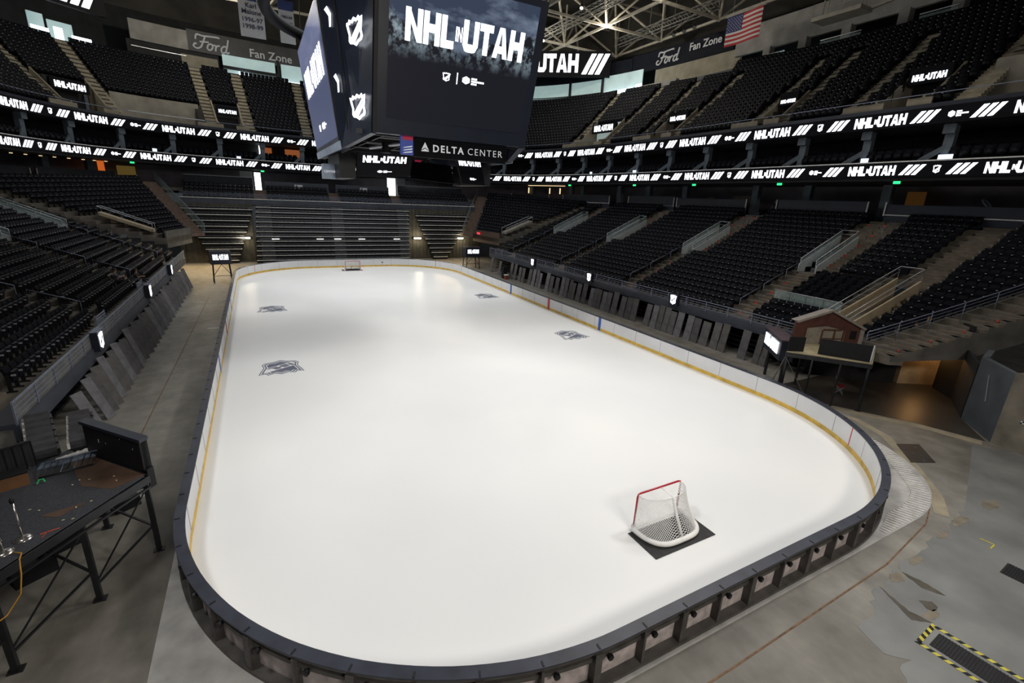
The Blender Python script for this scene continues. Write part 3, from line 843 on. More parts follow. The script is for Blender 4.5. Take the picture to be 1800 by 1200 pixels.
gl = front_rail(XL-.05, -1, y0L, y1L, 'blue-grey railing with slatted infill along the front of the left stand')
for k in range(24):
    a = y0L+(y1L-y0L)*k/24
    r = MB(); r.bb(XL-.075, XL-.06, a+.06, a+(y1L-y0L)/24-.06, 2.4, 2.98); r.build('infill_panel', m_slat, gl)
# tall gate pieces in the left rail
for yy, w in ((-6.4, 1.5), (3.2, 1.6)):
    g = thing('stair_gate', (XL-.2, yy, 2.35), f"raised metal gate rail at the foot of the {('nearest', 'second')[yy > 0]} left stairs", 'gate', 'rail gates')
    for q in range(4): r = MB(); r.bb(XL-.24, XL-.2, yy-w/2, yy+w/2, 2.95+.13*q, 2.99+.13*q); r.build('bar', m_rail, g)
    for e in (-w/2, w/2): r = MB(); r.bb(XL-.25, XL-.19, yy+e-.03, yy+e+.03, 2.35, 3.42); r.build('post', m_rail, g)
# pushed-in seating banks under the stands
for s, x, ya, yb, lab in ((1, XR+1.35, -19.5, 25, 'pushed-in black retractable seating under the right stand, behind the boards'), (-1, XL-1.35, -16.8, 25, 'pushed-in black retractable seating under the left stand, behind the boards')):
    g = thing('retracted_seating', (x, (ya+yb)/2, 0), lab, 'retractable seating', 'retracted side seating')
    for q in range(5):
        z = .25+.33*q
        r = MB(); r.bb(x-s*(.32-.05*q), x+s*.25, ya, yb, z, z+.1); r.build('row_deck', m_black, g)
        r = MB(); r.bb(x-s*(.34-.05*q), x-s*(.32-.05*q), ya, yb, z+.085, z+.1); r.build('edge_strip', m_frame, g)
    for q in range(46):
        yy = ya+.5+(yb-ya-1)*q/45
        r = MB(); r.bb(x-s*.28, x-s*.06, yy-.21, yy+.21, 1.71, 1.79); r.build('folded_seat', m_alu if q % 3 == 0 else m_seatpan, g)
# illuminated shield signs on the front walls
m_signbox = m_navy
for s, ys in ((1, (12.4, 1.2, -9.9)), (-1, (13.6, 3.6, -8.8))):
    for k, yy in enumerate(ys):
        x = XR-.12 if s > 0 else XL+.1
        sd = 'right' if s > 0 else 'left'
        g = thing('wall_sign', (x, yy, 2.3), f'lit white shield sign on the {sd} front rail, {ORD[3-k]} from the camera', 'sign', 'shield signs on the front rails')
        b = MB(); b.bb(x-.14, x+.14, yy-.42, yy+.42, 2.2, 3.1); b.build('sign_box', m_signbox, g)
        if s < 0: b = MB(); b.box((x+.02, yy, 3.12), (.3, .9, .04)); b.build('sign_cap', m_rail, g)
        U = (0, -s, 0); N = (-s, 0, 0)
        b = MB(); put_polys(b, [scale_poly(SHIELD_O, .62)], (x-s*.145, yy, 2.64), U, (0, 0, 1), N, .01); b.build('lit_shield', m_led, g)
        b = MB(); put_polys(b, [scale_poly(p, .62) for p in ([(-.3, -.12), (-.22, -.26), (.02, -.02), (-.06, .1)], [(.02, .12), (.1, 0), (.32, .22), (.3, .36)])], (x-s*.156, yy, 2.64), U, (0, 0, 1), N, .006); b.build('shield_band', m_navy, g)
# weathered boards leaning against the pit walls
def wood(nm, c):
    m = mat(nm, c, .75, noise=(2.2, .3, 8), bump=(9, .2)); return m
woods = [wood('grey_board_a', (.115, .11, .113)), wood('grey_board_b', (.085, .081, .084)), wood('grey_board_c', (.15, .148, .16)), wood('grey_board_d', (.10, .094, .091))]
rp = random.Random(11)
def plank(x, y, s, w, h, lean, roll, label, m, dx=0.0):
    """board standing on the floor at (x,y), its top leaning away from the rink"""
    g = MB(); c, sn = math.cos(lean), math.sin(lean)
    U = np.array([(.5 if s < 0 else .06), math.cos(roll), math.sin(roll)]); U /= np.linalg.norm(U); V = np.array([s*sn, -math.sin(roll)*c, math.cos(roll)*c]); V /= np.linalg.norm(V); N = np.cross(U, V)
    zmin = min((q[0]*U+q[1]*V)[2] for q in ((-w/2, 0), (w/2, 0)))
    O = np.array([x+s*dx, y, -.028-zmin])
    g.prism([(-w/2, 0), (w/2, 0), (w/2, h), (-w/2, h)], O, U, V, N, .045)
    o = g.build('leaning_board', m); tag(o, label, 'board', 'weathered boards leaning under the stands'); return o
cropA = [(275, 150, 40), (365, 120, 40), (486, 180, 32), (524, 180, 36), (575, 200, 30), (612, 205, 36), (678, 215, 72), (719, 265, 40), (760, 250, 30), (790, 262, 30), (865, 280, 48), (908, 310, 50), (968, 330, 70), (1025, 350, 40), (1064, 370, 40), (1105, 372, 42), (1137, 400, 52), (1195, 420, 60), (1255, 410, 66)]
cropB = [(260, 310, 36), (290, 315, 36), (322, 300, 40), (358, 305, 40), (392, 330, 42), (440, 330, 48), (498, 360, 42), (545, 360, 48), (590, 370, 46), (690, 400, 44), (742, 420, 52), (785, 440, 42), (828, 450, 52), (874, 460, 58), (922, 500, 54), (996, 520, 54), (1050, 530, 58), (1118, 560, 68), (1196, 590, 74), (1254, 612, 58), (1408, 680, 68), (1508, 740, 56), (1560, 750, 50)]
R_PL = [(820+a/6, 450+b/6, w/6) for a, b, w in cropA]+[(980+a/4.286, 460+b/4.286, w/4.286) for a, b, w in cropB]
R_PL.sort(key=lambda t: -t[0])
_ys = [PX(a, b, XR-.35)[1] for a, b, w in R_PL]
for k, (px, py, w) in enumerate(R_PL):
    p = PX(px, py, XR-.35); q = PX(px+w, py+w*.3, XR-.35)
    gap = min([abs(p[1]-y_) for m_, y_ in enumerate(_ys) if m_ != k])
    ww = max(.28, min(.75, abs(q[1]-p[1])*.92)); hh = rp.uniform(2.05, 2.4)
    if w > 11 and px < 950: hh = 2.2
    if ww > gap-.03: ww = gap-.03
    if ww < .16: continue
    plank(XR-.72, p[1], 1, ww, hh*.86, .17+rp.uniform(-.02, .02), rp.uniform(-.012, .012), f'weathered grey board leaning under the right stand, {ORD[k+1]} from the camera platform', woods[rp.randrange(4)], dx=rp.uniform(0, .05))
L_PL = [(-13.3, .55), (-11.9, .5), (-11.2, .5), (-10.5, .62), (-9.5, .45), (-8.7, .45), (-8.0, .42), (-7.1, .45), (-6.3, .42), (-5.5, .5), (-4.5, .4), (-3.6, .42), (-2.5, .6), (-1.4, .5), (-.5, .5), (.5, .48), (1.6, .55), (2.9, .5), (4.0, .5), (5.2, .55), (6.6, .55), (7.8, .5), (9.0, .5), (10.3, .6), (12.0, .55), (13.6, .55), (15.4, .6), (17.4, .6), (19.4, .5)]
for k, (yy, w) in enumerate(L_PL):
    hh = rp.uniform(1.95, 2.35)
    plank(XL+.8, yy, -1, w*.92, hh*.92, .29+rp.uniform(-.02, .02), rp.uniform(-.02, .02), f'weathered grey board leaning under the left stand, {ORD[k+1]} from the black stage', woods[rp.randrange(4)], dx=rp.uniform(0, .05))
# ================================================================== seats
def seat_parts(kind):
    """local seat: x along the row, +y uphill, origin on the tread"""
    if kind == 'lounge':
        back = MB()
        pts = []
        for k in range(9):
            a = math.pi*k/8; pts.append((-.26*math.cos(a), .36+.2*math.sin(a)))
        back.prism(pts+[(.26, .3), (-.26, .3)], (0, .14, .22), (1, 0, 0), (0, .12, .95), (0, 1, 0), .13)
        pan = MB(); pan.box((0, -.12, .42), (.52, .5, .16))
        arm = MB(); arm.box((-.3, -.06, .5), (.07, .46, .3)); arm.box((0, -.31, .3), (.66, .03, .1)); arm.box((.3, -.06, .5), (.07, .46, .3))
        leg = MB(); leg.box((0, -.08, .17), (.4, .36, .34))
    else:
        back = MB()
        R = np.array([[1, 0, 0], [0, math.cos(-.2), -math.sin(-.2)], [0, math.sin(-.2), math.cos(-.2)]])
        R = R.T if False else R
        back.box((0, .07, .66), (.47, .07, .5), R); back.box((0, .045, .62), (.4, .07, .34), R)
        pan = MB(); R2 = np.array([[1, 0, 0], [0, math.cos(.16), -math.sin(.16)], [0, math.sin(.16), math.cos(.16)]])
        pan.box((0, -.09, .56), (.44, .09, .4), R2)
        arm = MB(); arm.box((-.275, -.17, .645), (.06, .12, .05))
        leg = MB(); leg.box((-.275, .0, .32), (.045, .12, .64)); leg.box((-.275, -.02, .03), (.06, .3, .05))
    return {'backrest': (back, m_seat), 'seat_pan': (pan, m_seatpan), 'armrest': (arm, m_seatpan if kind == 'lounge' else m_arm), 'support': (leg, m_black)}
PERSON_AT = [(xrow(-1, 1), 5.6), (xrow(-1, 0), 7.5)]
SEATS = [it for it in SEATS if not any(abs(it[0][0]-(x-.42)) < .2 and abs(it[0][1]-y) < .42 for x, y in PERSON_AT)]
info = []
for k, (p, ang, key, row, idx, n, kind) in enumerate(SEATS):
    px, py, z = PROJ((p[0], p[1], p[2]+.5))
    vis = z > 1 and -6 < px < 1806 and 0 < py < 1206
    info.append((FPX/z if vis else 0, k))
info.sort(reverse=True)
CHOSEN = set(k for s_, k in info[:300])
SEC_NAMES = {('right', 0): 'far right block', ('right', 1): 'fourth right block', ('right', 2): 'third right block', ('right', 3): 'second right block', ('right', 4): 'nearest right block',
             ('left', 0): 'far left block', ('left', 1): 'fourth left block', ('left', 2): 'third left block', ('left', 3): 'second left block', ('left', 4): 'nearest left block',
             ('right corner', 0): 'right corner block', ('far right corner', 0): 'far right corner block', ('far left corner', 0): 'far left corner block'}
protos = {}
def proto(kind):
    if kind not in protos:
        protos[kind] = {nm: mb_.build(nm, m, None, local=True) for nm, (mb_, m) in seat_parts(kind).items()}
        for o in protos[kind].values(): COL.objects.unlink(o)
    return protos[kind]
def sec_label(key, row, idx, n, kind):
    near_first = n-1-idx
    if key[0] == 'right corner':
        return f'black folding seat, {ORD[idx+1]} from the ramp side, {ORD[row+1]} row up, right corner block'
    k = 'padded dark lounge seat' if kind == 'lounge' else 'black folding seat'
    return f'{k}, {ORD[near_first+1]} from the near end, {ORD[row+1]} row up, {SEC_NAMES[key]}'
for k, (p, ang, key, row, idx, n, kind) in enumerate(SEATS):
    if k not in CHOSEN: continue
    root = bpy.data.objects.new('lounge_chair' if kind == 'lounge' else 'stadium_chair', None); COL.objects.link(root); root.empty_display_size = .2
    root.location = p; root.rotation_euler = (0, 0, ang)
    tag(root, sec_label(key, row, idx, n, kind), 'chair', f'{"lounge" if kind == "lounge" else "folding"} seats of the {SEC_NAMES[key]}')
    for nm, o in proto(kind).items():
        c = o.copy(); COL.objects.link(c); c.parent = root
def bulk(name, items, parts, mats, label, cat):
    """all remaining seats of a tier as one mesh; parts = [(MB, material index)]"""
    tv = np.concatenate([np.array(b.v) for b, m in parts]); tf = []; tm = []; k = 0
    for b, m in parts:
        for f in b.f: tf.append([i+k for i in f]); tm.append(m)
        k += b.n
    assert all(len(f) == 4 for f in tf)
    tf = np.array(tf); tm = np.array(tm); n = len(items)
    pos = np.array([it[0] for it in items]); an = np.array([it[1] for it in items])
    c, s = np.cos(an)[:, None], np.sin(an)[:, None]
    X_ = c*tv[None, :, 0]-s*tv[None, :, 1]+pos[:, 0:1]; Y_ = s*tv[None, :, 0]+c*tv[None, :, 1]+pos[:, 1:2]; Z_ = tv[None, :, 2]+pos[:, 2:3]
    V = np.stack([X_, Y_, Z_], 2).reshape(-1, 3); F = (tf[None]+(np.arange(n)*len(tv))[:, None, None]).reshape(-1, 4)
    me = bpy.data.meshes.new(name); me.vertices.add(len(V)); me.vertices.foreach_set('co', V.ravel())
    me.loops.add(len(F)*4); me.loops.foreach_set('vertex_index', F.ravel().astype(np.int32))
    me.polygons.add(len(F)); me.polygons.foreach_set('loop_start', (np.arange(len(F))*4).astype(np.int32))
    me.polygons.foreach_set('material_index', np.tile(tm, n).astype(np.int32))
    for m in mats: me.materials.append(m)
    me.update(); me.validate()
    o = bpy.data.objects.new(name, me); COL.objects.link(o)
    return tag(o, label, cat, kind='stuff')
sp = seat_parts('fold')
rest = [it for k, it in enumerate(SEATS) if k not in CHOSEN and it[6] == 'fold']
bulk('folding_seats', rest, [(sp['backrest'][0], 0), (sp['seat_pan'][0], 1), (sp['armrest'][0], 2), (sp['support'][0], 3)], [m_seat, m_seatpan, m_arm, m_black], 'rows of black folding seats filling the rest of the lower stands', 'seats')
lounge = [it for k, it in enumerate(SEATS) if k not in CHOSEN and it[6] == 'lounge']
for k, (p, ang, key, row, idx, n, kind) in enumerate(lounge):
    root = bpy.data.objects.new('lounge_chair', None); COL.objects.link(root); root.empty_display_size = .2
    root.location = p; root.rotation_euler = (0, 0, ang)
    tag(root, sec_label(key, row, idx, n, kind), 'chair', f'lounge seats of the {SEC_NAMES[key]}')
    for nm, o in proto(kind).items(): c = o.copy(); COL.objects.link(c); c.parent = root
# glass front of the lounge seats
g = thing('glass_barrier', (20.9, -18, zrow(3)), 'frosted glass barrier in front of the dark lounge seats, right stand', 'glass barrier')
a, b_ = np.array([xrow(1, 3)+.3, -15.6]), np.array([xrow(1, 3)+.1, -20.3])
for k in range(4):
    p, q = lerp(a, b_, k/4), lerp(a, b_, (k+.97)/4)
    r = MB(); r.prism([(0, 0), (1, 0), (1, 1), (0, 1)], (*p, zrow(3)), (q[0]-p[0], q[1]-p[1], 0), (0, 0, 1.05), (1, 0, 0), .025); r.build('glass_panel', m_glass, g)
r = MB(); r.tube([(*a, zrow(3)+1.07), (*b_, zrow(3)+1.07)], .025, 6); r.build('cap_rail', m_steel, g, True)
# ================================================================== far end: pushed-in seating, fixed rows, curtains
m_curt = mat('tunnel_curtain', (.075, .068, .05), .8, noise=(1.5, .3))
m_stripe = mat('bench_nosing', (.72, .73, .72), .5, .0, noise=(4, .2))
m_stripe2 = mat('bench_nosing_dim', (.22, .23, .25), .5, .1, noise=(4, .2))
def bank(label, rows, zt, y0, spans, strips):
    g = thing('retracted_seating', ((spans(0)[0]+spans(0)[1])/2, y0, 0), label, 'retractable seating', 'pushed-in seating banks at the far end')
    dz = zt/rows
    for q in range(rows):
        z = dz*q; xa, xb = spans(q/(rows-1)); y = y0+.13*q
        if xb-xa < .3: continue
        r = MB(); r.bb(xa, xb, y+.1, y+.9, z+.02, z+dz*.55); r.build('row_deck', m_black, g)
        r = MB(); r.bb(xa, xb, y-.03, y+.1, z+dz*.46, z+dz*.57); r.build('edge_strip', m_stripe, g)
        r = MB(); x = xa+.3
        while x < xb-.4:
            r.bb(x, x+.42, y+.14, y+.5, z+dz*.57, z+dz*.93); x += .5
        r.build('folded_seats', m_black, g)['kind'] = 'stuff'
        r = MB(); r.bb(xa+.1, xb-.1, y+.06, y+.1, z+dz*.86, z+dz*.91); r.build('seat_rail', m_stripe2, g)
        for sx in strips:
            if xa < sx < xb: r = MB(); r.bb(sx-.8, sx+.8, y+.0, y+.1, z+dz*.1, z+dz*.16); r.bb(sx-.8, sx+.8, y, y+.1, z+dz*.7, z+dz*.76); r.build('aisle_step', m_stripe2, g)
    return g
bank('wide pushed-in black seating bank behind the far goal', 12, 7.6, 36.6, lambda t: (-10.9+.5*t, 10.2+.45*t), (-9.4, .0, 9.6))
bank('tapering pushed-in seating bank left of the far goal', 10, 7.3, 36.9, lambda t: (-16.0-3.0*t, -13.0+2.2*t), ())
bank('tapering pushed-in seating bank right of the far goal', 10, 7.0, 36.9, lambda t: (14.2-2.5*t, 16.6+4.4*t), ())
# curtained openings between the banks, each with a work light
cw = MB()
for (xa, xb) in ((-19.5, -10.9), (10.6, 22.5)):
    x = xa
    while x < xb:
        cw.bb(x, x+.45, 38.3, 38.42, 0, 7.6); cw.bb(x+.45, x+.62, 38.38, 38.5, 0, 7.6); x += .62
struct(cw, 'wall_curtains', m_curt)
m_work = glow('work_light', (1, .93, .75), 14)
for k, (xx, w, lb) in enumerate(((-12.2, 1.5, 'bright strip work light on the curtain left of the far goal'), (11.9, 1.1, 'bright strip work light on the curtain right of the far goal'), (19.2, .9, 'bright strip work light near the red exit glow, far right'))):
    g = thing('work_light', (xx, 37.9, 3.1), lb, 'light', 'work lights by the far curtains')
    b = MB(); b.bb(xx-w/2, xx+w/2, 37.8, 38.0, 3.12, 3.3); b.build('lamp', m_work, g)
    b = MB(); b.bb(xx-w/2-.1, xx+w/2+.1, 38.0, 38.3, 3.06, 3.36); b.build('housing', m_blacksteel, g)
    d = bpy.data.lights.new('work_light_glow', 'POINT'); d.energy = 130; d.color = (1, .85, .6); d.shadow_soft_size = .4
    o = bpy.data.objects.new('work_light_glow', d); COL.objects.link(o); o.location = (xx, 37.2, 3.2)
d = bpy.data.lights.new('back_of_house_light', 'AREA'); d.energy = 420; d.color = (1, .72, .38); d.size = 6; d.shape = 'RECTANGLE'; d.size_y = 1
for sx, e in ((-1, 420), (1, 160)):
    dd = d.copy(); dd.energy = e; o = bpy.data.objects.new('back_of_house_light', dd); COL.objects.link(o); o.location = (sx*16.5, 34.5, 3.2); o.rotation_euler = (math.radians(-25), 0, 0)
# lit gaps glimpsed through the central bank
m_gap = glow('gap_light', (1, .95, .85), 5)
for k, xx in enumerate((-8.3, -2.6, -.2, 3.2, 8.4)):
    b = MB(); b.bb(xx-.5, xx+.4, 36.98, 37.02, 3.13, 3.2); tag(b.build('gap_light', m_gap), f'small bright gap of light low in the far seating bank, {ORD[k+1]} from the left', 'light', 'lit gaps in the far seating bank')
# fixed end rows
T = MB(); fx = MB(); es = MB()
zE = [8.0, 8.42, 8.84, 9.26]
for (xa, xb, nm) in ((-18.6, -10.2, 'far left end'), (-8.9, -.6, 'centre left end'), (.7, 8.6, 'centre right end'), (9.9, 21.6, 'far right end')):
    for j in range(4):
        y = 38.7+.85*j
        T.bb(xa, xb, y, y+.85, zE[j]-.6, zE[j])
ENDSEATS = []
for (xa, xb) in ((-18.6, -10.2), (-8.9, -.6), (.7, 8.6), (9.9, 21.6)):
    for j in range(4):
        n = int((xb-xa-.2)/.54)
        for k in range(n): ENDSEATS.append(((xa+.1+.54*(k+.5), 38.7+.85*j+.42, zE[j]), 0.0))
for xa, xb in ((-10.2, -8.9), (-.6, .7), (8.6, 9.9)):
    for j in range(4): es.bb(xa, xb, 38.7+.85*j, 39.55+.85*j, zE[j]-.6, zE[j]); es.bb(xa, xb, 39.15+.85*j, 39.55+.85*j, zE[j], zE[j]+.2)
T.bb(-34, -18.6, 42.1, 50, 9.0, 9.4); T.bb(-18.6, 21.6, 42.1, 50, 9.2, 9.5); T.bb(21.6, 38, 42.1, 50, 9.0, 9.4)
struct(T, 'terrace_far_end', m_conc); struct(es, 'stairs_far_end', m_brick)
fx.bb(-18.8, 21.8, 38.4, 38.7, 7.55, 8.35); struct(fx, 'wall_far_end_front', m_fascia)
g = thing('front_rail', (0, 38.5, 8.35), 'long bright pipe railing along the fixed rows at the far end', 'railing')
for z in (8.5, 8.65, 8.8, 8.95): r = MB(); r.bb(-18.8, 21.8, 38.44, 38.48, z, z+.035); r.build('bar', m_rail, g)
b = MB(); b.bb(-18.8, 21.8, 38.36, 38.4, 8.28, 8.36); b.build('edge_strip', m_stripe, g)
# dark panels with the small five-line logo, and glazed lounge fronts behind the end rows
m_offw = mat('printed_white', (.75, .76, .77), .6, noise=(6, .1))
for xa, xb, k in ((-8.9, -.4, 'left'), (.6, 8.6, 'right')):
    g = thing('banner_panel', ((xa+xb)/2, 42.25, 9.5), f'dark wall panel with small white logo above the far rows, {k} of two', 'panel', 'logo panels at the far end')
    b = MB(); b.bb(xa, xb, 42.2, 42.3, 9.5, 10.75); b.build('panel', m_fascia, g)
    b = MB(); x0 = (xa+xb)/2-.35
    put_text(b, '5', (x0, 42.19, 9.93), (1, 0, .0), (0, 0, 1), .8, extrude=.004, bold=.012, shear=.2)
    for q in range(3): b.prism([(0, 0), (.72, 0), (.78, .15), (.06, .15)], (x0+.28, 42.19, 9.95+.18*q), (1, 0, 0), (0, 0, 1), (0, -1, 0), .006)
    b.build('logo', m_offw, g)
m_loung = mat('lounge_glass', (.02, .022, .026), .08, spec=.8, noise=(1, .2))
m_wglow = glow('screen_glow', (.8, .9, 1), 1.6)
for xa, xb, k in ((-18.4, -10.4, 'left'), (10.0, 21.0, 'right')):
    g = thing('lounge_window', ((xa+xb)/2, 42.3, 9.6), f'dark glazed lounge front behind the {k} end rows', 'window', 'lounge fronts at the far end')
    b = MB(); b.bb(xa, xb, 42.25, 42.32, 9.7, 11.1); b.build('glass', m_loung, g)
    b = MB(); b.bb(xa, xb, 42.15, 42.3, 9.6, 9.72); b.build('sill', m_stripe, g); b = MB(); b.bb(xa, xb, 42.15, 42.3, 11.1, 11.16); b.build('top_rail', m_stripe2, g)
    for q in range(14): b = MB(); x = xa+.6+(xb-xa-1.2)*q/13; b.lathe((x, 42.14, 9.9), [(.0, 0), (.06, .03), (.07, .1), (.0, .14)], 8); b.build('stool_top', m_offw, g)
m_pale = mat('pale_door', (.40, .43, .45), .5, noise=(2, .1))
bright = glow('bright_corridor', (.92, 1, .97), 3.0)
for (xa, xb, z1, mm, nm, lb) in ((-11.9, -10.3, 12.0, m_pale, 'corridor_wall', 'pale corridor wall beside the bright doorway, far left end'), (-10.1, -9.3, 11.9, bright, 'bright_doorway', 'bright lit doorway in the far end wall, left'), (9.0, 10.3, 12.3, bright, 'bright_doorway', 'bright lit doorway in the far end wall, right'), (10.5, 11.9, 12.3, m_pale, 'corridor_wall', 'pale corridor wall beside the bright doorway, far right end')):
    b = MB(); b.bb(xa, xb, 44.5, 44.6, 9.5, z1); tag(b.build(nm, mm), lb, 'doorway')

# ================================================================== ribbon boards, suites and upper bowl
RIBP = [(-31, -40), (-31, -25), (-31.2, -8), (-31.2, 6), (-31, 16), (-30.3, 25), (-28.4, 31.6), (-25.4, 36.4), (-21.2, 39.8), (-15.5, 41.8), (-8, 43), (0, 43.4), (8, 43), (15.5, 41.8), (21.4, 39.8), (25.6, 36.4), (28.6, 31), (30.4, 24), (31.2, 15), (31.6, 5), (31.5, -8), (31.2, -20), (31, -32), (31, -42)]
def catmull(P, n=10):
    P = np.array(P, float); out = []
    for i in range(len(P)-1):
        p0, p1, p2, p3 = P[max(i-1, 0)], P[i], P[i+1], P[min(i+2, len(P)-1)]
        for k in range(n):
            t = k/n; out.append(.5*((2*p1)+(-p0+p2)*t+(2*p0-5*p1+4*p2-p3)*t*t+(-p0+3*p1-3*p2+p3)*t**3))
    out.append(P[-1]); return np.array(out)
RB = catmull(RIBP); RBL = np.concatenate([[0], np.cumsum(np.linalg.norm(np.diff(RB, axis=0), axis=1))])
def rp_(s):
    return np.array([np.interp(s, RBL, RB[:, 0]), np.interp(s, RBL, RB[:, 1])])
def rn_(s):
    d = rp_(s+1.2)-rp_(s-1.2); d /= np.linalg.norm(d); return np.array([-d[1], d[0]])   # outward (path runs clockwise seen from above)
def rpath(off=0, s0=0, s1=None, step=1.0):
    s1 = RBL[-1] if s1 is None else s1; n = max(2, int((s1-s0)/step)); out = []
    for k in range(n+1):
        s = s0+(s1-s0)*k/n; p, nn = rp_(s), rn_(s); out.append((tuple(p+nn*off), tuple(nn)))
    return out
def s_px(px, z, off=0, lo=None, hi=None):
    best = None
    for s in np.arange(lo if lo is not None else 30, hi if hi is not None else RBL[-1]-14, .15):
        p = rp_(s)+rn_(s)*off; q = PROJ((p[0], p[1], z))
        if q[2] > 1 and (best is None or abs(q[0]-px) < best[0]): best = (abs(q[0]-px), s)
    return best[1]
m_ledface = mat('led_board_face', (.006, .0065, .009), .6, spec=.1, noise=(3, .2))
def rib_polys(b, polys, s, z, off=-.06, d=.02):
    for p in polys:
        P = []
        for u, v in p:
            q = rp_(s+u)+rn_(s+u)*off; P.append((q[0], q[1], z+v))
        nn = rn_(s)*(-d); n = len(P)
        Q = [(a[0]+nn[0], a[1]+nn[1], a[2]) for a in P]
        b.add(P+Q, [tuple(range(n-1, -1, -1)), tuple(range(n, 2*n))]+[(i, (i+1) % n, n+(i+1) % n, n+i) for i in range(n)])
def ribbon(z0, z1, lab, phase, cap):
    g = thing('ribbon_board', (0, 43.4, z0), lab, 'LED board', 'ribbon boards')
    MB().sweep(rpath(), [(-.05, z0), (.25, z0), (.25, z1), (-.05, z1)]).build('board', m_ledface, g)
    h = (z1-z0)*.66; zb = z0+(z1-z0)*.16
    tx, sl, lg = MB(), MB(), MB(); s = phase
    names = ['wordmark', 'slashes', 'small_logo', 'slashes', 'wordmark', 'slashes', 'small_shield', 'slashes']; k = 0
    while s < RBL[-1]-3:
        nm = names[k % 8]; k += 1; b = MB()
        if nm == 'wordmark':
            rib_polys(b, [[(u*h, v*h) for u, v in p] for p in WORDMARK], s, zb); ln = WM_W*h+.22
        elif nm == 'slashes':
            rib_polys(b, slash_polys(h, 3, .38, .2, .75), s, zb); ln = (3*.58+.75)*h+.28
        elif nm == 'small_logo':
            rib_polys(b, group_logo_polys(h*.62, h*.3, h*.5), s, zb); ln = 1.25*h+.35
        else:
            rib_polys(b, shield_polys(h*.62, h*.35, h*.5), s, zb); ln = .75*h+.3
        p = rp_(s); q = PROJ((p[0], p[1], z0))
        if q[2] > 1 and -250 < q[0] < 2050: b.build(nm, m_led, g)
        s += ln
    if cap: MB().sweep(rpath(), [(-.1, z1+.02), (.0, z1+.02), (.0, z1+.1), (-.1, z1+.1)]).build('top_strip', m_stripe, g)
    return g
ribbon(12.42, 13.45, 'long lower LED ribbon board repeating a white wordmark and slashes', 22.6, True)
ribbon(15.85, 16.95, 'long upper LED ribbon board repeating a white wordmark and slashes', 21.9, False)
# suite level between the ribbons and concourse below
m_suite = mat('suite_dark', (.013, .014, .017), .7, noise=(.6, .3))
m_col = mat('suite_column', (.10, .125, .15), .6, noise=(1.5, .2))
m_cwall = mat('concourse_wall', (.14, .12, .145), .6, noise=(.5, .3))
wl = MB(); wl.sweep(rpath(.2), [(0, 13.3), (6, 13.3), (6, 13.45), (0, 13.45)]); wl.sweep(rpath(.2), [(0, 15.85), (6, 15.85), (6, 16.1), (0, 16.1)]); wl.sweep(rpath(5.4), [(0, 13.3), (.3, 13.3), (.3, 16), (0, 16)])
struct(wl, 'wall_suites', m_suite)
wl = MB(); wl.sweep(rpath(8.0), [(0, 8.6), (.3, 8.6), (.3, 12.5), (0, 12.5)]); struct(wl, 'wall_concourse', m_cwall)
wl = MB(); wl.sweep(rpath(.2), [(0, 12.2), (8.2, 12.2), (8.2, 12.42), (0, 12.42)]); wl.sweep(rpath(4.4), [(0, 8.7), (3.8, 8.7), (3.8, 9.05), (0, 9.05)]); struct(wl, 'floor_suites', m_suite)
cols = MB(); s = 24.0; k = 0; SUITE = []
while s < RBL[-1]-20:
    p, nn = rp_(s), rn_(s); q = PROJ((p[0], p[1], 14.5))
    if q[2] > 1 and -30 < q[0] < 1830:
        k += 1; a = math.atan2(nn[1], nn[0])
        g = thing('suite_column', (*(p+nn*1.0), 13.45), f'blue-grey column between the ribbon boards, {ORD[k]} from the left', 'column', 'suite columns')
        b = MB(); b.box((*(p+nn*1.0), 14.65), (.45, .55, 2.4), rotz(a)); b.box((*(p+nn*.75), 15.55), (.6, .7, .6), rotz(a)); b.build('shaft', m_col, g)
        b = MB(); b.bar((*(p+nn*.9), 14.5), (*(p+nn*.3+np.array([nn[1], -nn[0]])*-1.2), 13.5), .12, .35); b.build('divider', m_col, g)
    for u in np.arange(.5, 4.6, .62):
        for row in (0, 1):
            pp, n2 = rp_(s+u), rn_(s+u); c = pp+n2*(.75+.9*row); SUITE.append(((c[0], c[1], 13.45+.25*row), math.atan2(n2[1], n2[0])-math.pi/2))
    s += 5.15
lo1 = MB(); lo1.box((0, .06, .52), (.515, .1, .86))
lo2 = MB(); lo2.box((0, -.1, .5), (.46, .12, .4))
lo3 = MB(); lo3.box((-.26, -.19, .70), (.08, .1, .06))  # pale tip that carries the painted glint of the upper seats
bulk('suite_seats', SUITE, [(lo1, 0), (lo2, 1)], [m_seat, m_seatpan], 'dark seats in the suites between the two ribbon boards', 'seats')
bulk('end_seats', ENDSEATS, [(sp['backrest'][0], 0), (sp['seat_pan'][0], 1), (sp['armrest'][0], 2)], [m_seat, m_seatpan, m_arm], 'rows of black seats on the fixed rows at the far end', 'seats')
# warm lit suites and bars, screens and exit signs
m_warm = glow('warm_suite_light', (1, .3, .1), .22); m_bar = glow('bar_light', (1, .75, .4), 1.2); m_exit = glow('exit_green', (.03, 1, .25), 1.8); m_mon = glow('monitor', (.75, .85, 1), 1.5)
def ribbox(name, mt, px, z, w, h, off, lab, cat, group=None, dpt=.1, zp=13.0):
    s = s_px(px, zp, off); p, nn = rp_(s)+rn_(s)*off, rn_(s); b = MB(); b.box((p[0], p[1], z+h/2), (dpt, w, h), rotz(math.atan2(nn[1], nn[0]))); return tag(b.build(name, mt), lab, cat, group)
for k, (px, w, lb) in enumerate(((470, 1.2, 'orange lit suite wall left of the scoreboard'), (515, 2.2, 'orange lit suite interior just left of the scoreboard'))):
    ribbox('lit_suite', m_warm, px, 14.2, w, 1.4, 5.0, lb, 'suite', 'warm lit suites', zp=14.5)
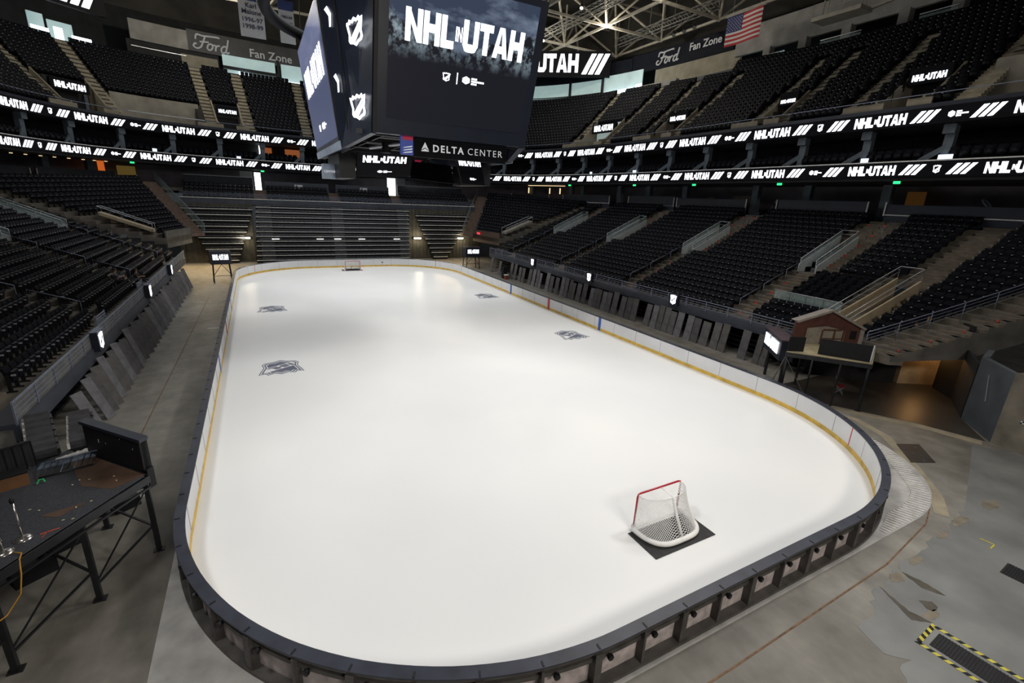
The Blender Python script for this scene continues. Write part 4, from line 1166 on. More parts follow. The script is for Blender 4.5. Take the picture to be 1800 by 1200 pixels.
ribbox('lit_opening', bright, 459, 14.3, .35, 1.5, 4.8, 'small bright opening in the suite left of the orange wall', 'light', zp=14.5)
for k, (px, lb) in enumerate(((232, 'left of the brown stairs'), (462, 'above the bright far doorway'), (1002, 'above the third right block'), (1115, 'above the dark doorway, centre right'), (1220, 'right of centre'), (1370, 'above the right doorway'), (1577, 'above the warm lit doorway, far right'))):
    g = ribbox('exit_sign', m_exit, px, 12.02, .42, .2, 1.2 if px < 1500 else .6, f'small green exit sign under the lower ribbon board, {lb}', 'exit sign', 'green exit signs', zp=12.1)
for k, (px, z, w, lb) in enumerate(((1517, 13.55, .5, 'suite rail, first'), (1660, 13.55, .8, 'suite rail, right'), (1038, 13.5, .35, 'suite rail, middle'), (1115, 13.5, .5, 'suite rail, beside the middle column'), (272, 13.6, .45, 'left suites'), (420, 13.5, .5, 'suites beside the orange wall'))):
    ribbox('monitor', m_mon, px, z, w, .35, .5, f'small lit monitor standing at the {lb}', 'monitor', 'suite monitors', zp=13.6)
ribbox('warm_doorway', glow('warm_door', (.8, .36, .08), .035), 1604, 9.4, 1.3, 2.3, 6.5, 'warm lit brown doorway at the top of the right stairs', 'doorway', zp=10.5)
ribbox('orange_light', glow('orange_light', (1, .2, .03), .5), 176, 10.2, .7, 2.4, 6.0, 'glowing orange wall panel above the left stand', 'light', zp=11.5)
ribbox('yellow_bar', glow('bar_yellow', (.75, .5, .12), .10), 222, 10.0, 2.0, 1.8, 6.2, 'golden lit bar front above the left stand', 'bar', zp=11)
m_brownp = mat('counter_brown', (.13, .075, .065), .5, noise=(1, .15))
ribbox('counter_panel', m_brownp, 1306, 10.2, 2.6, .95, 5.6, 'brown counter panel in a steel frame above the second right block', 'counter', 'brown counter panels', zp=10.7)
ribbox('counter_panel', m_brownp, 1250, 10.2, .9, .8, 5.6, 'short brown counter panel left of the longer framed one', 'counter', 'brown counter panels', zp=10.7)
s_ = s_px(1731, 10.3, 4.9, 14, RBL[-1]-5); pc = rp_(s_)+rn_(s_)*4.9; tcm = thing('broadcast_camera', (*pc, 9.1), 'pale broadcast camera with a round hood on a pedestal, top of the right corner block', 'camera')
b = MB(); b.lathe((*pc, 9.1), [(0, 0), (.35, 0), (.3, .08), (.09, .15), (.08, 1.0), (0, 1.0)], 12); b.build('pedestal', m_col, tcm); b = MB(); b.box((*pc, 10.3), (.9, .45, .45)); b.build('body', m_suite, tcm)
b = MB(); b.tube([(pc[0]+.42*math.cos(a), pc[1]+.42*math.sin(a)*.6, 10.85+.3*math.sin(a)) for a in np.linspace(0, 2*math.pi, 17)[:-1]], .06, 6, True); b.build('round_hood', m_col, tcm, True)
ribbox('bar_ceiling_light', m_bar, 960, 12.0, 7.5, .08, 2.0, 'warm line of bar lights under the ribbon, centre right', 'light', 'warm bar lights', zp=12.0)
for k, px in enumerate((20, 45, 70, 95, 120, 145, 165, 185)):
    ribbox('downlight', m_bar, px, 12.02, .3, .06, 2.4, f'small warm downlight under the left ribbon, {ORD[k+1]} from the left', 'light', 'left concourse downlights', zp=12.1)
for k, px in enumerate((930, 967, 985)):
    ribbox('pendant_light', m_bar, px, 10.9, .16, .9, 5.0, f'hanging warm bar pendant, {ORD[k+1]} from the left', 'light', 'bar pendants', zp=11.4)
cw_ = MB()
for px in (78, 160, 935, 1005, 1025, 1090, 1140, 1205, 1330, 1420, 1560):
    s = s_px(px, 11.0, 5.6); p, nn = rp_(s)+rn_(s)*5.6, rn_(s); cw_.box((p[0], p[1], 10.7), (.6, .7, 3.4), rotz(math.atan2(nn[1], nn[0])))
struct(cw_, 'wall_concourse_piers', m_col)
# dark panels with light rims closing the tops of the lower blocks
m_panel = mat('loge_panel', (.02, .025, .042), .45, noise=(1, .2))
for k, (pa, pb, z1, lb) in enumerate(((-30, 52, 10.9, 'far left edge'), (66, 203, 11.0, 'left stand, wide'), (205, 240, 10.6, 'left stand beside the brown stairs'), (900, 965, 10.7, 'far right corner block'), (990, 1072, 10.9, 'fourth right block'), (1105, 1185, 10.9, 'third right block'), (1190, 1312, 10.75, 'second right block'), (1366, 1526, 10.8, 'nearest right block'), (1556, 1860, 10.6, 'right corner block'))):
    s0, s1 = s_px(pa, 10.2, 4.2, 14, None), s_px(pb, 10.2, 4.2, 14, RBL[-1]-6)
    if abs(s1-s0) < .5: continue
    s0, s1 = min(s0, s1), max(s0, s1); c = rp_((s0+s1)/2)+rn_((s0+s1)/2)*4.2
    g = thing('loge_wall', (*c, 9.1), f'dark low wall with pale rim topping the {lb}', 'wall panel', 'loge walls')
    MB().sweep(rpath(4.2, s0, s1, .8), [(0, 9.1), (.12, 9.1), (.12, z1), (0, z1)]).build('panel', m_panel, g)
    MB().sweep(rpath(4.1, s0, s1, .8), [(0, 9.75), (.1, 9.75), (.1, 9.83), (0, 9.83)]).build('lower_rim', m_stripe if k in (1, 2, 3, 4, 8) else m_stripe2, g)
    for sa in (s0, s1):
        p, nn = rp_(sa)+rn_(sa)*4.1, rn_(sa); b = MB(); b.box((p[0], p[1], 10.25), (.08, .08, 1.1), rotz(math.atan2(nn[1], nn[0]))); b.build('end_post', m_stripe, g)

# ---------------------------------------------------------------- upper bowl
NU = 17
NX = 20                                   # the right side carries three more rows above the stair heads
def uo(j): return .55+.6*j
_sk0, _sk1 = s_px(1000, 17.3, .5), s_px(1290, 17.3, .5)
def uK(s): return 1-.15*min(1, max(0, (s-_sk0)/(_sk1-_sk0)))          # the right side is raked a little less
def uz(j, s=0): return 17.2+(.47*j+.003*j*j)*uK(s)
U0, U1 = 14.0, RBL[-1]-6
aisle_px = [-60, 118, 212, 376, 440, 541, 655, 760, 858, 1000, 1062, 1118, 1182, 1312, 1368, 1487, 1690, 1850]
AS = [s_px(px, 17.3, .5, 14, RBL[-1]-6) for px in aisle_px]
VOMS = [(130, 200, 'left'), (388, 430, 'second left'), (1012, 1052, 'far right'), (1140, 1172, 'third right'), (1326, 1358, 'second right'), (1545, 1618, 'right')]
VS = [(s_px(a, 17.3, .5), s_px(b, 17.3, .5), lb) for a, b, lb in VOMS]
PLAT = (s_px(226, 17.3, .5), s_px(362, 17.3, .5))          # flat viewing platform in the left part
PLAT2 = (s_px(1688, 17.3, .5, 14, RBL[-1]-6), RBL[-1]-7)
m_ustep = mat('upper_stair_tan', (.34, .30, .22), .8, noise=(2, .25))
m_tanw = mat('upper_parapet_tan', (.27, .235, .175), .8, noise=(1, .2))
US, UT, UA = [], MB(), MB()
S_R = s_px(1296, 26.5, 12, 14, RBL[-1]-6)
HW = .64
for j in range(NX):
    o0, o1 = uo(j), uo(j+1)
    lowS = U0 if j < NU else S_R
    s = U0; step = .9
    pth0, pth1 = rpath(o0, U0, U1, 1.0), rpath(o1, U0, U1, 1.0)
    for (p, n), (q, m), (p2, n2), (q2, m2), sm in zip(pth0[:-1], pth0[1:], pth1[:-1], pth1[1:], np.linspace(U0, U1, len(pth0))[:-1]):
        sm2 = sm+.5
        if sm2 < lowS: continue
        if j < 7 and any(a-.2 < sm2 < b+.2 for a, b, l in VS): continue
        if j < 6 and (PLAT[0] < sm2 < PLAT[1] or PLAT2[0] < sm2 < PLAT2[1]): continue
        z = uz(j, sm2); UT.slab([(*p, z), (*q, z), (*q2, z), (*p2, z)], .65)
    # seats
    s = U0+.3
    while s < U1-.3:
        pm, nm_ = rp_(s)+rn_(s)*(o0+.3), rn_(s)
        stretch = np.linalg.norm((rp_(s+.25)+rn_(s+.25)*o0)-(rp_(s-.25)+rn_(s-.25)*o0))/.5
        ds = .55/max(stretch, .6)
        bad = s < lowS or (j < NU and any(abs((s-a)*stretch) < HW+.16 for a in AS))
        if j < 7 and any(a-.35 < s < b+.35 for a, b, l in VS): bad = True
        if j < 6 and (PLAT[0]-.2 < s < PLAT[1]+.2 or PLAT2[0]-.2 < s < PLAT2[1]+.2): bad = True
        if not bad: US.append(((pm[0], pm[1], uz(j, s)), math.atan2(nm_[1], nm_[0])-math.pi/2))
        s += ds
for a in AS:
    p, n = rp_(a), rn_(a); t = np.array([-n[1], n[0]])
    for j in range(NU):
        if j < 7 and any(x0-.8 < a < x1+.8 for x0, x1, l in VS): pass
        for h in (0, .5):
            o0, o1 = uo(j)+.6*h, uo(j)+.6*h+.3; z = uz(j, a)+h*(uz(j+1, a)-uz(j, a))+.06
            c = [p+n*o0-t*HW, p+n*o0+t*HW, p+n*o1+t*HW, p+n*o1-t*HW]
            UA.slab([(*q, z) for q in c], .4)
struct(UT, 'terrace_upper', mat('upper_concrete', (.05, .046, .04), .85, noise=(1.2, .3))); struct(UA, 'stairs_upper', m_ustep)
bulk('upper_seats', US, [(lo1, 0), (lo2, 1), (lo3, 2)], [m_seat, m_seatpan, m_arm], 'rows of black seats filling the steep upper bowl', 'seats')
# front parapet, posts along the rail
fp = MB(); fp.sweep(rpath(.15, U0, U1), [(0, 16.95), (.12, 16.95), (.12, 17.25), (0, 17.25)]); struct(fp, 'wall_upper_front', m_navy)
g = thing('front_rail', (0, 43.3, 17.2), 'thin railing along the front of the upper bowl', 'railing')
MB().sweep(rpath(.15, U0, U1), [(0, 17.85), (.05, 17.85), (.05, 17.9), (0, 17.9)]).build('rail', m_rail, g)
# vomitories with lit wordmark signs
tw, tb, pw_, gl_ = MB(), MB(), MB(), MB()
m_vlight = mat('corridor_pale', (.50, .56, .56), .5, noise=(1, .1), emit=(.75, .95, .92), estr=.25)
for k, (a, b, lb) in enumerate(VS):
    for s in (a-.15, b+.15):
        p, n = rp_(s), rn_(s); t = np.array([-n[1], n[0]])
        P = [(*(p+n*.4), 16.9), (*(p+n*uo(7)), 17.0), (*(p+n*uo(7)), uz(7, s)+.5), (*(p+n*1.6), 18.2), (*(p+n*.4), 17.9)]
        q = [(x+t[0]*.18, y+t[1]*.18, z) for x, y, z in P]; n_ = len(P)
        tw.add(P+q, [tuple(range(n_)), tuple(range(2*n_-1, n_-1, -1))]+[(i, (i+1) % n_, n_+(i+1) % n_, n_+i) for i in range(n_)])
    pa, pb = rp_(a), rp_(b); na = rn_((a+b)/2)
    back = [(*(pa+na*4.4), 16.95), (*(pb+na*4.4), 16.95), (*(pb+na*4.4), uz(7, a)), (*(pa+na*4.4), uz(7, a))]
    bt = MB(); bt.add(back+[(x+na[0]*.15, y+na[1]*.15, z) for x, y, z in back], [(0, 1, 2, 3), (4, 5, 6, 7), (0, 1, 5, 4), (1, 2, 6, 5), (2, 3, 7, 6), (3, 0, 4, 7)])
    o = struct(bt, 'wall_upper_opening', m_vlight if k in (2,) else m_suite)
    tw.slab([(*(pa+na*.3), 17.0), (*(pb+na*.3), 17.0), (*(pb+na*4.4), 17.0), (*(pa+na*4.4), 17.0)], .2)
    # parapets either side
    for (u, v) in ((a-2.6, a+.3), (b-.9, b+.6)):
        tw.sweep(rpath(.38, u, v, .5), [(0, 17.0), (.16, 17.0), (.16, 17.75), (0, 17.75)])
    # sign
    c = (pa+pb)/2+na*3.3; U = (pb-pa)/np.linalg.norm(pb-pa); wd = np.linalg.norm(pb-pa)
    g = thing('opening_sign', (*c, 19.2), f'lit white wordmark sign over the {lb} upper bowl entrance', 'sign', 'lit signs over the upper entrances')
    bx = MB(); bx.box((*(c+na*.25), 19.85), (wd, .4, 1.15), np.array([[U[0], na[0], 0], [U[1], na[1], 0], [0, 0, 1]])); bx.build('sign_box', m_ledface, g)
    hh = min(.8, wd*.8/WM_W); tx = MB(); put_polys(tx, [[(u*hh, v*hh) for u, v in p] for p in WORDMARK], (*(c-U*WM_W*hh/2+na*.04), 19.5), (*U, 0), (0, 0, 1), (-na[0], -na[1], 0), .03); tx.build('wordmark', m_led, g)
# platform on the left
ptw = MB(); ptw.sweep(rpath(3.9, *PLAT, .8), [(0, 17.0), (.2, 17.0), (.2, uz(6)+.1), (0, uz(6)+.1)]); ptw.sweep(rpath(.3, *PLAT, .8), [(0, 16.9), (3.7, 16.9), (3.7, 17.1), (0, 17.1)])
ptw.sweep(rpath(3.9, *PLAT2, .8), [(0, 17.0), (.2, 17.0), (.2, uz(6)+.1), (0, uz(6)+.1)]); ptw.sweep(rpath(.3, *PLAT2, .8), [(0, 16.9), (3.7, 16.9), (3.7, 17.1), (0, 17.1)])
struct(tw, 'wall_upper_entrances', m_tanw); struct(ptw, 'wall_upper_platform', m_concl)
g = thing('platform_rail', (*rp_(sum(PLAT)/2), 17.1), 'steel rail in front of the upper left viewing platform', 'railing')
MB().sweep(rpath(.35, *PLAT, .8), [(0, 17.9), (.06, 17.9), (.06, 17.98), (0, 17.98)]).build('rail', m_stripe, g)
# ================================================================== scoreboard
def bil(q, u, v):
    BL, BR, TR, TL = [np.array(a, float) for a in q]
    return (BL*(1-u)+BR*u)*(1-v)+(TL*(1-u)+TR*u)*v
def face_polys(b, polys, q, d=.02, lift=.02):
    """2-D polygons in the (u,v) unit square of quad q"""
    N = np.cross(bil(q, 1, 0)-bil(q, 0, 0), bil(q, 0, 1)-bil(q, 0, 0)); N /= np.linalg.norm(N)
    for p in polys:
        a = [bil(q, x, y)+N*lift for x, y in p]; c = [x+N*d for x in a]; n = len(p)
        b.add(a+c, [tuple(range(n-1, -1, -1)), tuple(range(n, 2*n))]+[(i, (i+1) % n, n+(i+1) % n, n+i) for i in range(n)])
    return b
def panel(q, th, inward):
    b = MB(); a = [np.array(p, float) for p in q]; I = np.array(inward, float)*th
    b.add(a+[p+I for p in a], [(0, 1, 2, 3), (7, 6, 5, 4), (0, 4, 5, 1), (1, 5, 6, 2), (2, 6, 7, 3), (3, 7, 4, 0)]); return b
def sub(q, u0, u1, v0, v1): return [bil(q, u0, v0), bil(q, u1, v0), bil(q, u1, v1), bil(q, u0, v1)]
def uv_screen(name, q, m, parent, nrm, lift=.012):
    me = bpy.data.meshes.new(name); N = np.array(nrm, float)
    off = wloc(parent); V = [tuple(np.array(p)+N*lift-off) for p in q]
    me.from_pydata(V, [], [(0, 1, 2, 3)]); uv = me.uv_layers.new(name='UVMap')
    for i, c in enumerate(((0, 0), (1, 0), (1, 1), (0, 1))): uv.data[i].uv = c
    me.materials.append(m); o = bpy.data.objects.new(name, me); COL.objects.link(o); o.parent = parent; return o
def mountain_screen(nm, low, sky, cloud, peak, strength, fade=True):
    m = bpy.data.materials.new(nm); m.use_nodes = True; nt = m.node_tree; b = nt.nodes['Principled BSDF']; L = nt.links.new
    def N(t, **k):
        n = nt.nodes.new(t)
        for a, v in k.items(): setattr(n, a, v)
        return n
    def math_(op, a, c=None, cl=False):
        n = N('ShaderNodeMath', operation=op, use_clamp=cl)
        for i, x in enumerate((a, c)):
            if x is None: continue
            if isinstance(x, (int, float)): n.inputs[i].default_value = x
            else: L(x, n.inputs[i])
        return n.outputs[0]
    def mix(f, a, c):
        n = N('ShaderNodeMix', data_type='RGBA'); L(f, n.inputs[0])
        for i, x in ((6, a), (7, c)):
            if isinstance(x, tuple): n.inputs[i].default_value = (*x, 1)
            else: L(x, n.inputs[i])
        return n.outputs[2]
    def ramp(x, p0, p1):
        r = N('ShaderNodeMapRange'); r.inputs[1].default_value = p0; r.inputs[2].default_value = p1; L(x, r.inputs[0]); return r.outputs[0]
    uv = N('ShaderNodeUVMap'); sx = N('ShaderNodeSeparateXYZ'); L(uv.outputs[0], sx.inputs[0]); u, v = sx.outputs[0], sx.outputs[1]
    def noise(sc, det, scale=(1, 1, 1), rough=.55):
        mp = N('ShaderNodeMapping'); mp.inputs['Scale'].default_value = scale; L(uv.outputs[0], mp.inputs[0])
        n = N('ShaderNodeTexNoise'); n.inputs['Scale'].default_value = sc; n.inputs['Detail'].default_value = det; n.inputs['Roughness'].default_value = rough; L(mp.outputs[0], n.inputs[0]); return n.outputs['Fac']
    cl = ramp(noise(3.2, 6, (1, 1.7, 1)), .5, .72)
    skyc = mix(cl, sky, cloud)
    # ridge line: higher at the two sides
    side = math_('ABSOLUTE', math_('SUBTRACT', u, .45)); ridge = math_('ADD', math_('MULTIPLY', side, .42), .55)
    ridge = math_('ADD', ridge, math_('MULTIPLY', math_('SUBTRACT', noise(5, 5), .5), .38))
    mtn = ramp(math_('SUBTRACT', ridge, v), -.01, .02)
    rock = ramp(noise(16, 6, (1, .55, 1), .7), .46, .62)
    mc = mix(rock, low, peak)
    down = ramp(v, .44, .60)
    c = mix(mtn, skyc, mc)
    c = mix(down, low, c) if fade else c
    L(c, b.inputs['Emission Color']); b.inputs['Emission Strength'].default_value = strength
    b.inputs['Base Color'].default_value = (.006, .006, .008, 1); b.inputs['Roughness'].default_value = .4; b.inputs['Specular IOR Level'].default_value = .15
    return m
m_scr_a = mountain_screen('mountain_screen', (.0085, .0095, .014), (.035, .05, .085), (.2, .25, .34), (.26, .33, .38), 1.0)
m_scr_b = mountain_screen('mountain_screen_side', (.065, .08, .15), (.12, .14, .25), (.19, .21, .33), (.13, .15, .26), 1.0)
m_sbframe = mat('scoreboard_frame', (.016, .021, .037), .35, noise=(1, .15))
m_sbdark = mat('scoreboard_inner', (.006, .007, .009), .5, noise=(2, .2))
m_sbedge = mat('scoreboard_edge', (.34, .41, .53), .4, .1, noise=(2, .15))
SB = thing('scoreboard', (0, 0, 11), 'large dark hanging scoreboard with lit screens above the ice', 'scoreboard')
def end_face(sy):
    q = [(-4.55, 9*sy, 12.8), (4.55, 9*sy, 12.8), (5.2, 9.95*sy, 20.3), (-4.3 if sy < 0 else -5.2, 9.95*sy, 20.3)]
    return q if sy < 0 else [q[1], q[0], q[3], q[2]]
def side_face(sx):
    q = [(5.6*sx, -5.6*sx*-1*-1, 12.2), (5.6*sx, 5.6, 12.2), (6.5*sx, 6.3, 19.6), (6.5*sx, -6.3, 19.6)]
    if sx < 0: q = [(-5.6, 6.0, 12.15), (-5.6, -5.5, 12.15), (-6.5, -6.3, 19.6), (-6.5, 6.3, 19.5)]
    else: q = [(5.6, -5.5, 12.15), (5.6, 6.0, 12.15), (6.5, 6.3, 19.5), (6.5, -6.3, 19.6)]
    return q
def word_uv(u0, u1, v0, v1): return [[(u0+(u1-u0)*x/WM_W, v0+(v1-v0)*y) for x, y in p] for p in WORDMARK]
def add_face(q, inward, mscr, scr=(.075, .955, .1, .955), side=False):
    fr = panel(q, .5, inward).build('face_panel', m_sbframe, SB)
    face_polys(MB(), [[(0, 0), (.022, 0), (.022, 1), (0, 1)]], q, .02, .0).build('black_gap', m_sbdark, fr)
    s = sub(q, scr[0], scr[1], scr[2], scr[3]); N = -np.array(inward, float)
    sc = uv_screen('screen', s, mscr, fr, N)
    face_polys(MB(), word_uv(.1, .925, .565, .79), s).build('wordmark', m_led, fr)
    b = MB(); face_polys(b, shield_polys(.052, .385, .36) if not side else shield_polys(.05, .4, .36), s); face_polys(b, [[(.458, .32), (.464, .32), (.464, .405), (.458, .405)]], s)
    face_polys(b, group_logo_polys(.066, .525, .36), s); b.build('logo_row', m_led, fr)
    return fr
add_face(end_face(-1), (0, 1, 0), m_scr_a); add_face(end_face(1), (0, -1, 0), m_scr_a)
def side_panel(sx):
    q = side_face(sx); fr = panel(q, .5, (-sx, 0, 0)).build('face_panel', m_sbframe, SB)
    s = sub(q, .02, .96, .09, .99); uv_screen('screen', s, m_scr_b, fr, (sx, 0, 0))
    face_polys(MB(), word_uv(.1, .9, .5, .74), s).build('wordmark', m_led, fr)
    b = MB(); face_polys(b, shield_polys(.05, .38, .16), s); face_polys(b, group_logo_polys(.07, .52, .16), s); b.build('logo_row', m_led, fr)
    for (u0, u1, v0, v1) in ((0, 1, -.005, .055),): face_polys(MB(), [[(u0, v0), (u1, v0), (u1, v1), (u0, v1)]], q, .06, .0).build('lower_edge', m_sbedge, fr)
    face_polys(MB(), [[(.963, .06), (.985, .06), (.985, 1), (.963, 1)]], q, .05, .0).build('black_gap', m_sbdark, fr)
side_panel(-1); side_panel(1)
def chamfer(q, inward):
    fr = panel(q, .4, inward).build('corner_panel', m_sbframe, SB); b = MB()
    U_ = bil(q, 1, 0)-bil(q, 0, 0); U_[2] = 0; U_ /= np.linalg.norm(U_); N_ = np.cross(U_, bil(q, .5, 1)-bil(q, .5, 0)); N_ /= np.linalg.norm(N_); V_ = np.cross(N_, U_)
    for v in (.2, .65): put_polys(b, [[(x*1.7, y*.98) for x, y in p2] for p2 in shield_polys(1)], bil(q, .66, v)+N_*.03, U_, V_, N_, .03)
    for v in (.42, .82): face_polys(b, [[(x*.14+.15, y*.1+v) for x, y in p2] for p2 in [[(-.4, .5), (0, .6), (.4, .1), (.2, -.6), (.0, -.6), (.1, 0)]]], q)
    b.build('shield_marks', m_led, fr)
    face_polys(MB(), [[(.28, .1), (.30, .1), (.30, 1), (.28, 1)]], q, .03, .0).build('panel_joint', m_sbdark, fr)
chamfer([(-5.6, -5.5, 12.15), (-4.62, -9, 12.75), (-4.36, -9.95, 20.3), (-6.5, -6.3, 19.6)], (.8, .5, 0))
chamfer([(4.62, -9, 12.75), (5.6, -5.5, 12.15), (6.5, -6.3, 19.6), (5.26, -9.95, 20.3)], (-.8, .5, 0))
chamfer([(5.6, 6.0, 12.15), (4.62, 9, 12.75), (5.26, 9.95, 20.3), (6.5, 6.3, 19.5)], (-.8, -.5, 0))
chamfer([(-4.62, 9, 12.75), (-5.6, 6.0, 12.15), (-6.5, 6.3, 19.5), (-5.26, 9.95, 20.3)], (.8, -.5, 0))
# core, underside frame and small screens facing the benches
b = MB(); b.bb(-4.2, 4.2, -8.3, 8.3, 13.1, 19.6); b.build('core', m_sbdark, SB)
b = MB()
for x in (-3.6, -1.2, 1.2, 3.6): b.bar((x, -8.2, 12.95), (x, 8.2, 12.95), .12, .25)
for y in (-8, -4, 0, 4, 8): b.bar((-5.2, y, 12.9), (5.2, y, 12.9), .12, .25)
b.build('underside_frame', m_blacksteel, SB)
m_deltablue = mat('sign_blue', (.03, .05, .20), .4, noise=(4, .1), emit=(.05, .09, .4), estr=.35); m_deltared = mat('sign_red', (.35, .02, .05), .4, noise=(4, .1), emit=(.6, .02, .08), estr=.2)
m_signw = mat('sign_white', (.65, .66, .68), .4, noise=(5, .05), emit=(.8, .82, .85), estr=.35)
for sy in (-1, 1):
    y = 8.6*sy; b = MB(); b.bb(-2.25, 3.5, y-.1, y+.1, 11.78, 12.8); fr = b.build('name_sign', m_ledface, SB)
    U = np.array([-sy, 0, 0.]); O = np.array([0.62, y+sy*.1, 0]); Nn = np.array([0, sy, 0.])
    b = MB(); X0 = -2.45
    b.prism([(X0, 12.17), (X0+.22, 12.58), (X0+.44, 12.17), (X0+.22, 12.3)], O, U, (0, 0, 1), Nn, .02); b.prism([(X0, 12.13), (X0+.22, 12.25), (X0+.44, 12.13), (X0+.44, 12.1), (X0, 12.1)], O, U, (0, 0, 1), Nn, .02)
    put_text(b, 'DELTA', O+U*(X0+.66)+np.array([0, 0, 12.12])+Nn*.01, U, (0, 0, 1), .52, extrude=.012, bold=.012, spacing=1.3, align='LEFT')
    put_text(b, 'CENTER', O+U*(X0+2.78)+np.array([0, 0, 12.12])+Nn*.01, U, (0, 0, 1), .52, extrude=.012, bold=-.004, spacing=1.28, align='LEFT')
    b.build('sign_lettering', m_signw, fr)
    xs = -2.28 if sy < 0 else 3.5
    b = MB(); b.bb(xs-.7, xs, y-.08, y+.1, 11.85, 12.85); fr2 = b.build('sign_end', m_deltablue, SB)
    b = MB(); b.bb(xs-.6, xs-.02, y-.12, y-.08, 12.6, 12.84); b.build('red_corner', m_deltared, fr2)
    b = MB()
    for q in range(3): b.prism([(xs-.6, 11.92+.13*q), (xs-.1, 11.98+.14*q), (xs-.05, 12.06+.14*q), (xs-.5, 11.98+.13*q)], (0, y-.1, 0), (1, 0, 0), (0, 0, 1), (0, -1, 0), .02)
    b.build('white_streaks', m_signw, fr2)
def belly(q, inward, w0=(.1, .9, .6, .88), lab=None):
    fr = panel(q, .25, inward).build('lower_screen', m_ledface, SB)
    face_polys(MB(), word_uv(*w0), q).build('wordmark', m_led, fr); b = MB(); face_polys(b, group_logo_polys(.11, .42, .22), q); b.build('logo', m_led, fr)
belly([(-4.3, -2.4, 10.75), (-.7, -2.4, 10.95), (-.7, -3.2, 12.3), (-4.3, -3.2, 12.2)], (0, 1, 0))
belly([(2.3, -4.6, 10.6), (4.2, -4.2, 10.6), (3.75, -4.4, 12.25), (1.75, -4.9, 12.2)], (0, 1, 0), (.05, .95, .72, 1.0))
belly([(.7, 2.4, 10.75), (-.7+5, 2.4, 10.75), (4.3, 3.2, 12.2), (.7, 3.2, 12.2)][::-1][1:]+[(.7, 3.2, 12.2)] if False else [(4.3, 2.4, 10.75), (.7, 2.4, 10.95), (.7, 3.2, 12.3), (4.3, 3.2, 12.2)], (0, -1, 0))
b = MB(); b.bb(-6.1, -5.3, -.6, .4, 10.55, 11.5); fr = b.build('small_side_sign', m_sbedge, SB)
b = MB(); put_text(b, 'CENTER', (-5.7, -.62, 10.95), (1, 0, 0), (0, 0, 1), .2, extrude=.005, bold=.004); b.build('sign_lettering', m_signw, fr)
for s_ in (-1, 1): b = MB(); b.bb(s_*4.35, s_*5.35, -2.6, 2.6, 10.6, 12.1); b.build('lower_pod', m_sbdark, SB)
for x in (-3, -1.2, 1.4, 3.0):
    for y in (-5.5, 5.5): b = MB(); b.cyl((x, y, 12.1), (x, y, 12.7), .28, 10); b.build('speaker_pod', m_black, SB)
b = MB(); b.tube([(-3.9, -5, 12.35), (-1.6, -6.6, 12.75)], .1, 6); b.build('truss_tube', m_steel, SB)
for x, y in ((-4, -8), (4, -8), (4, 8), (-4, 8)): b = MB(); b.tube([(x, y, 19.6), (x*.8, y*.8, 36.5)], .04, 5); b.build('hoist_cable', m_blacksteel, SB)
b = MB(); b.tube([(8.75*math.cos(a), 8.75*math.sin(a), 20.6) for a in np.linspace(0, 2*math.pi, 61)[:-1]], .38, 8, True)
ring = tag(b.build('halo_ring', m_black, None, True), 'thick black ring hanging round the top of the scoreboard', 'ring')
for k in range(4): a = math.pi/4+k*math.pi/2; b = MB(); b.tube([(8.75*math.cos(a), 8.75*math.sin(a), 20.9), (8*math.cos(a), 8*math.sin(a), 36.5)], .03, 5); b.build('hoist_cable', m_blacksteel, ring)

# ================================================================== upper walls, windows, bands
m_band = mat('upper_band', (.012, .014, .022), .7, spec=.1, noise=(.6, .25)); m_beige = mat('upper_beige_wall', (.33, .30, .235), .8, noise=(.8, .2))
m_grey = mat('upper_grey_beam', (.33, .32, .305), .8, noise=(.7, .2)); m_updark = mat('upper_dark', (.02, .022, .024), .8, noise=(.8, .3))
sU0, sU1 = U0, U1
w = MB(); w.sweep(rpath(11.2, sU0, S_R), [(0, 25.0), (.25, 25.0), (.25, 26.1), (0, 26.1)]); w.sweep(rpath(12.7, S_R, sU1), [(0, 24.8), (.2, 24.8), (.2, 26.0), (0, 26.0)]); struct(w, 'wall_upper_top', m_navy)
w = MB(); w.sweep(rpath(20.5, sU0, sU1), [(0, 24), (.3, 24), (.3, 34), (0, 34)]); w.sweep(rpath(11.2, sU0, sU1), [(0, 24.8), (9.5, 24.8), (9.5, 25.2), (0, 25.2)]); struct(w, 'wall_upper_back', m_updark)
def band(px0, px1, off, z0, z1, mt, nm, th=.4, zz=None):
    s0, s1 = s_px(px0, zz or (z0+z1)/2, off, 8, RBL[-1]-4), s_px(px1, zz or (z0+z1)/2, off, 8, RBL[-1]-4); s0, s1 = min(s0, s1), max(s0, s1)
    b = MB(); b.sweep(rpath(off, s0, s1, .8), [(0, z0), (th, z0), (th, z1), (0, z1)]); return b.build(nm, mt)
def sband(*a, **k): o = band(*a, **k); o['kind'] = 'structure'; return o
sband(225, 330, 14.5, 28.9, 31.4, m_grey, 'wall_upper_band_left', zz=30); sband(330, 560, 14.5, 28.9, 31.7, mat('band_grey', (.075, .075, .078), .6, noise=(.6, .2)), 'wall_upper_band_grey', zz=30); sband(560, 1110, 14.5, 28.9, 31.7, m_band, 'wall_upper_band_far', zz=30); sband(1110, 1292, 14.6, 29.4, 31.9, m_band, 'wall_upper_band_right', zz=30.5)
sband(1292, 1800, 14.5, 28.4, 31.5, m_grey, 'wall_upper_beam', zz=29.5)
sband(1150, 1300, 14.8, 26.1, 29.4, m_beige, 'wall_upper_beige', zz=28); sband(225, 385, 14.8, 25.6, 28.9, m_updark, 'wall_upper_dark', zz=27.5); sband(320, 385, 14.6, 25.6, 28.3, m_beige, 'wall_upper_beige_left', zz=27)
m_win = mat('lit_concourse', (.35, .42, .42), .6, noise=(.35, .3), emit=(.55, .78, .76), estr=.42)
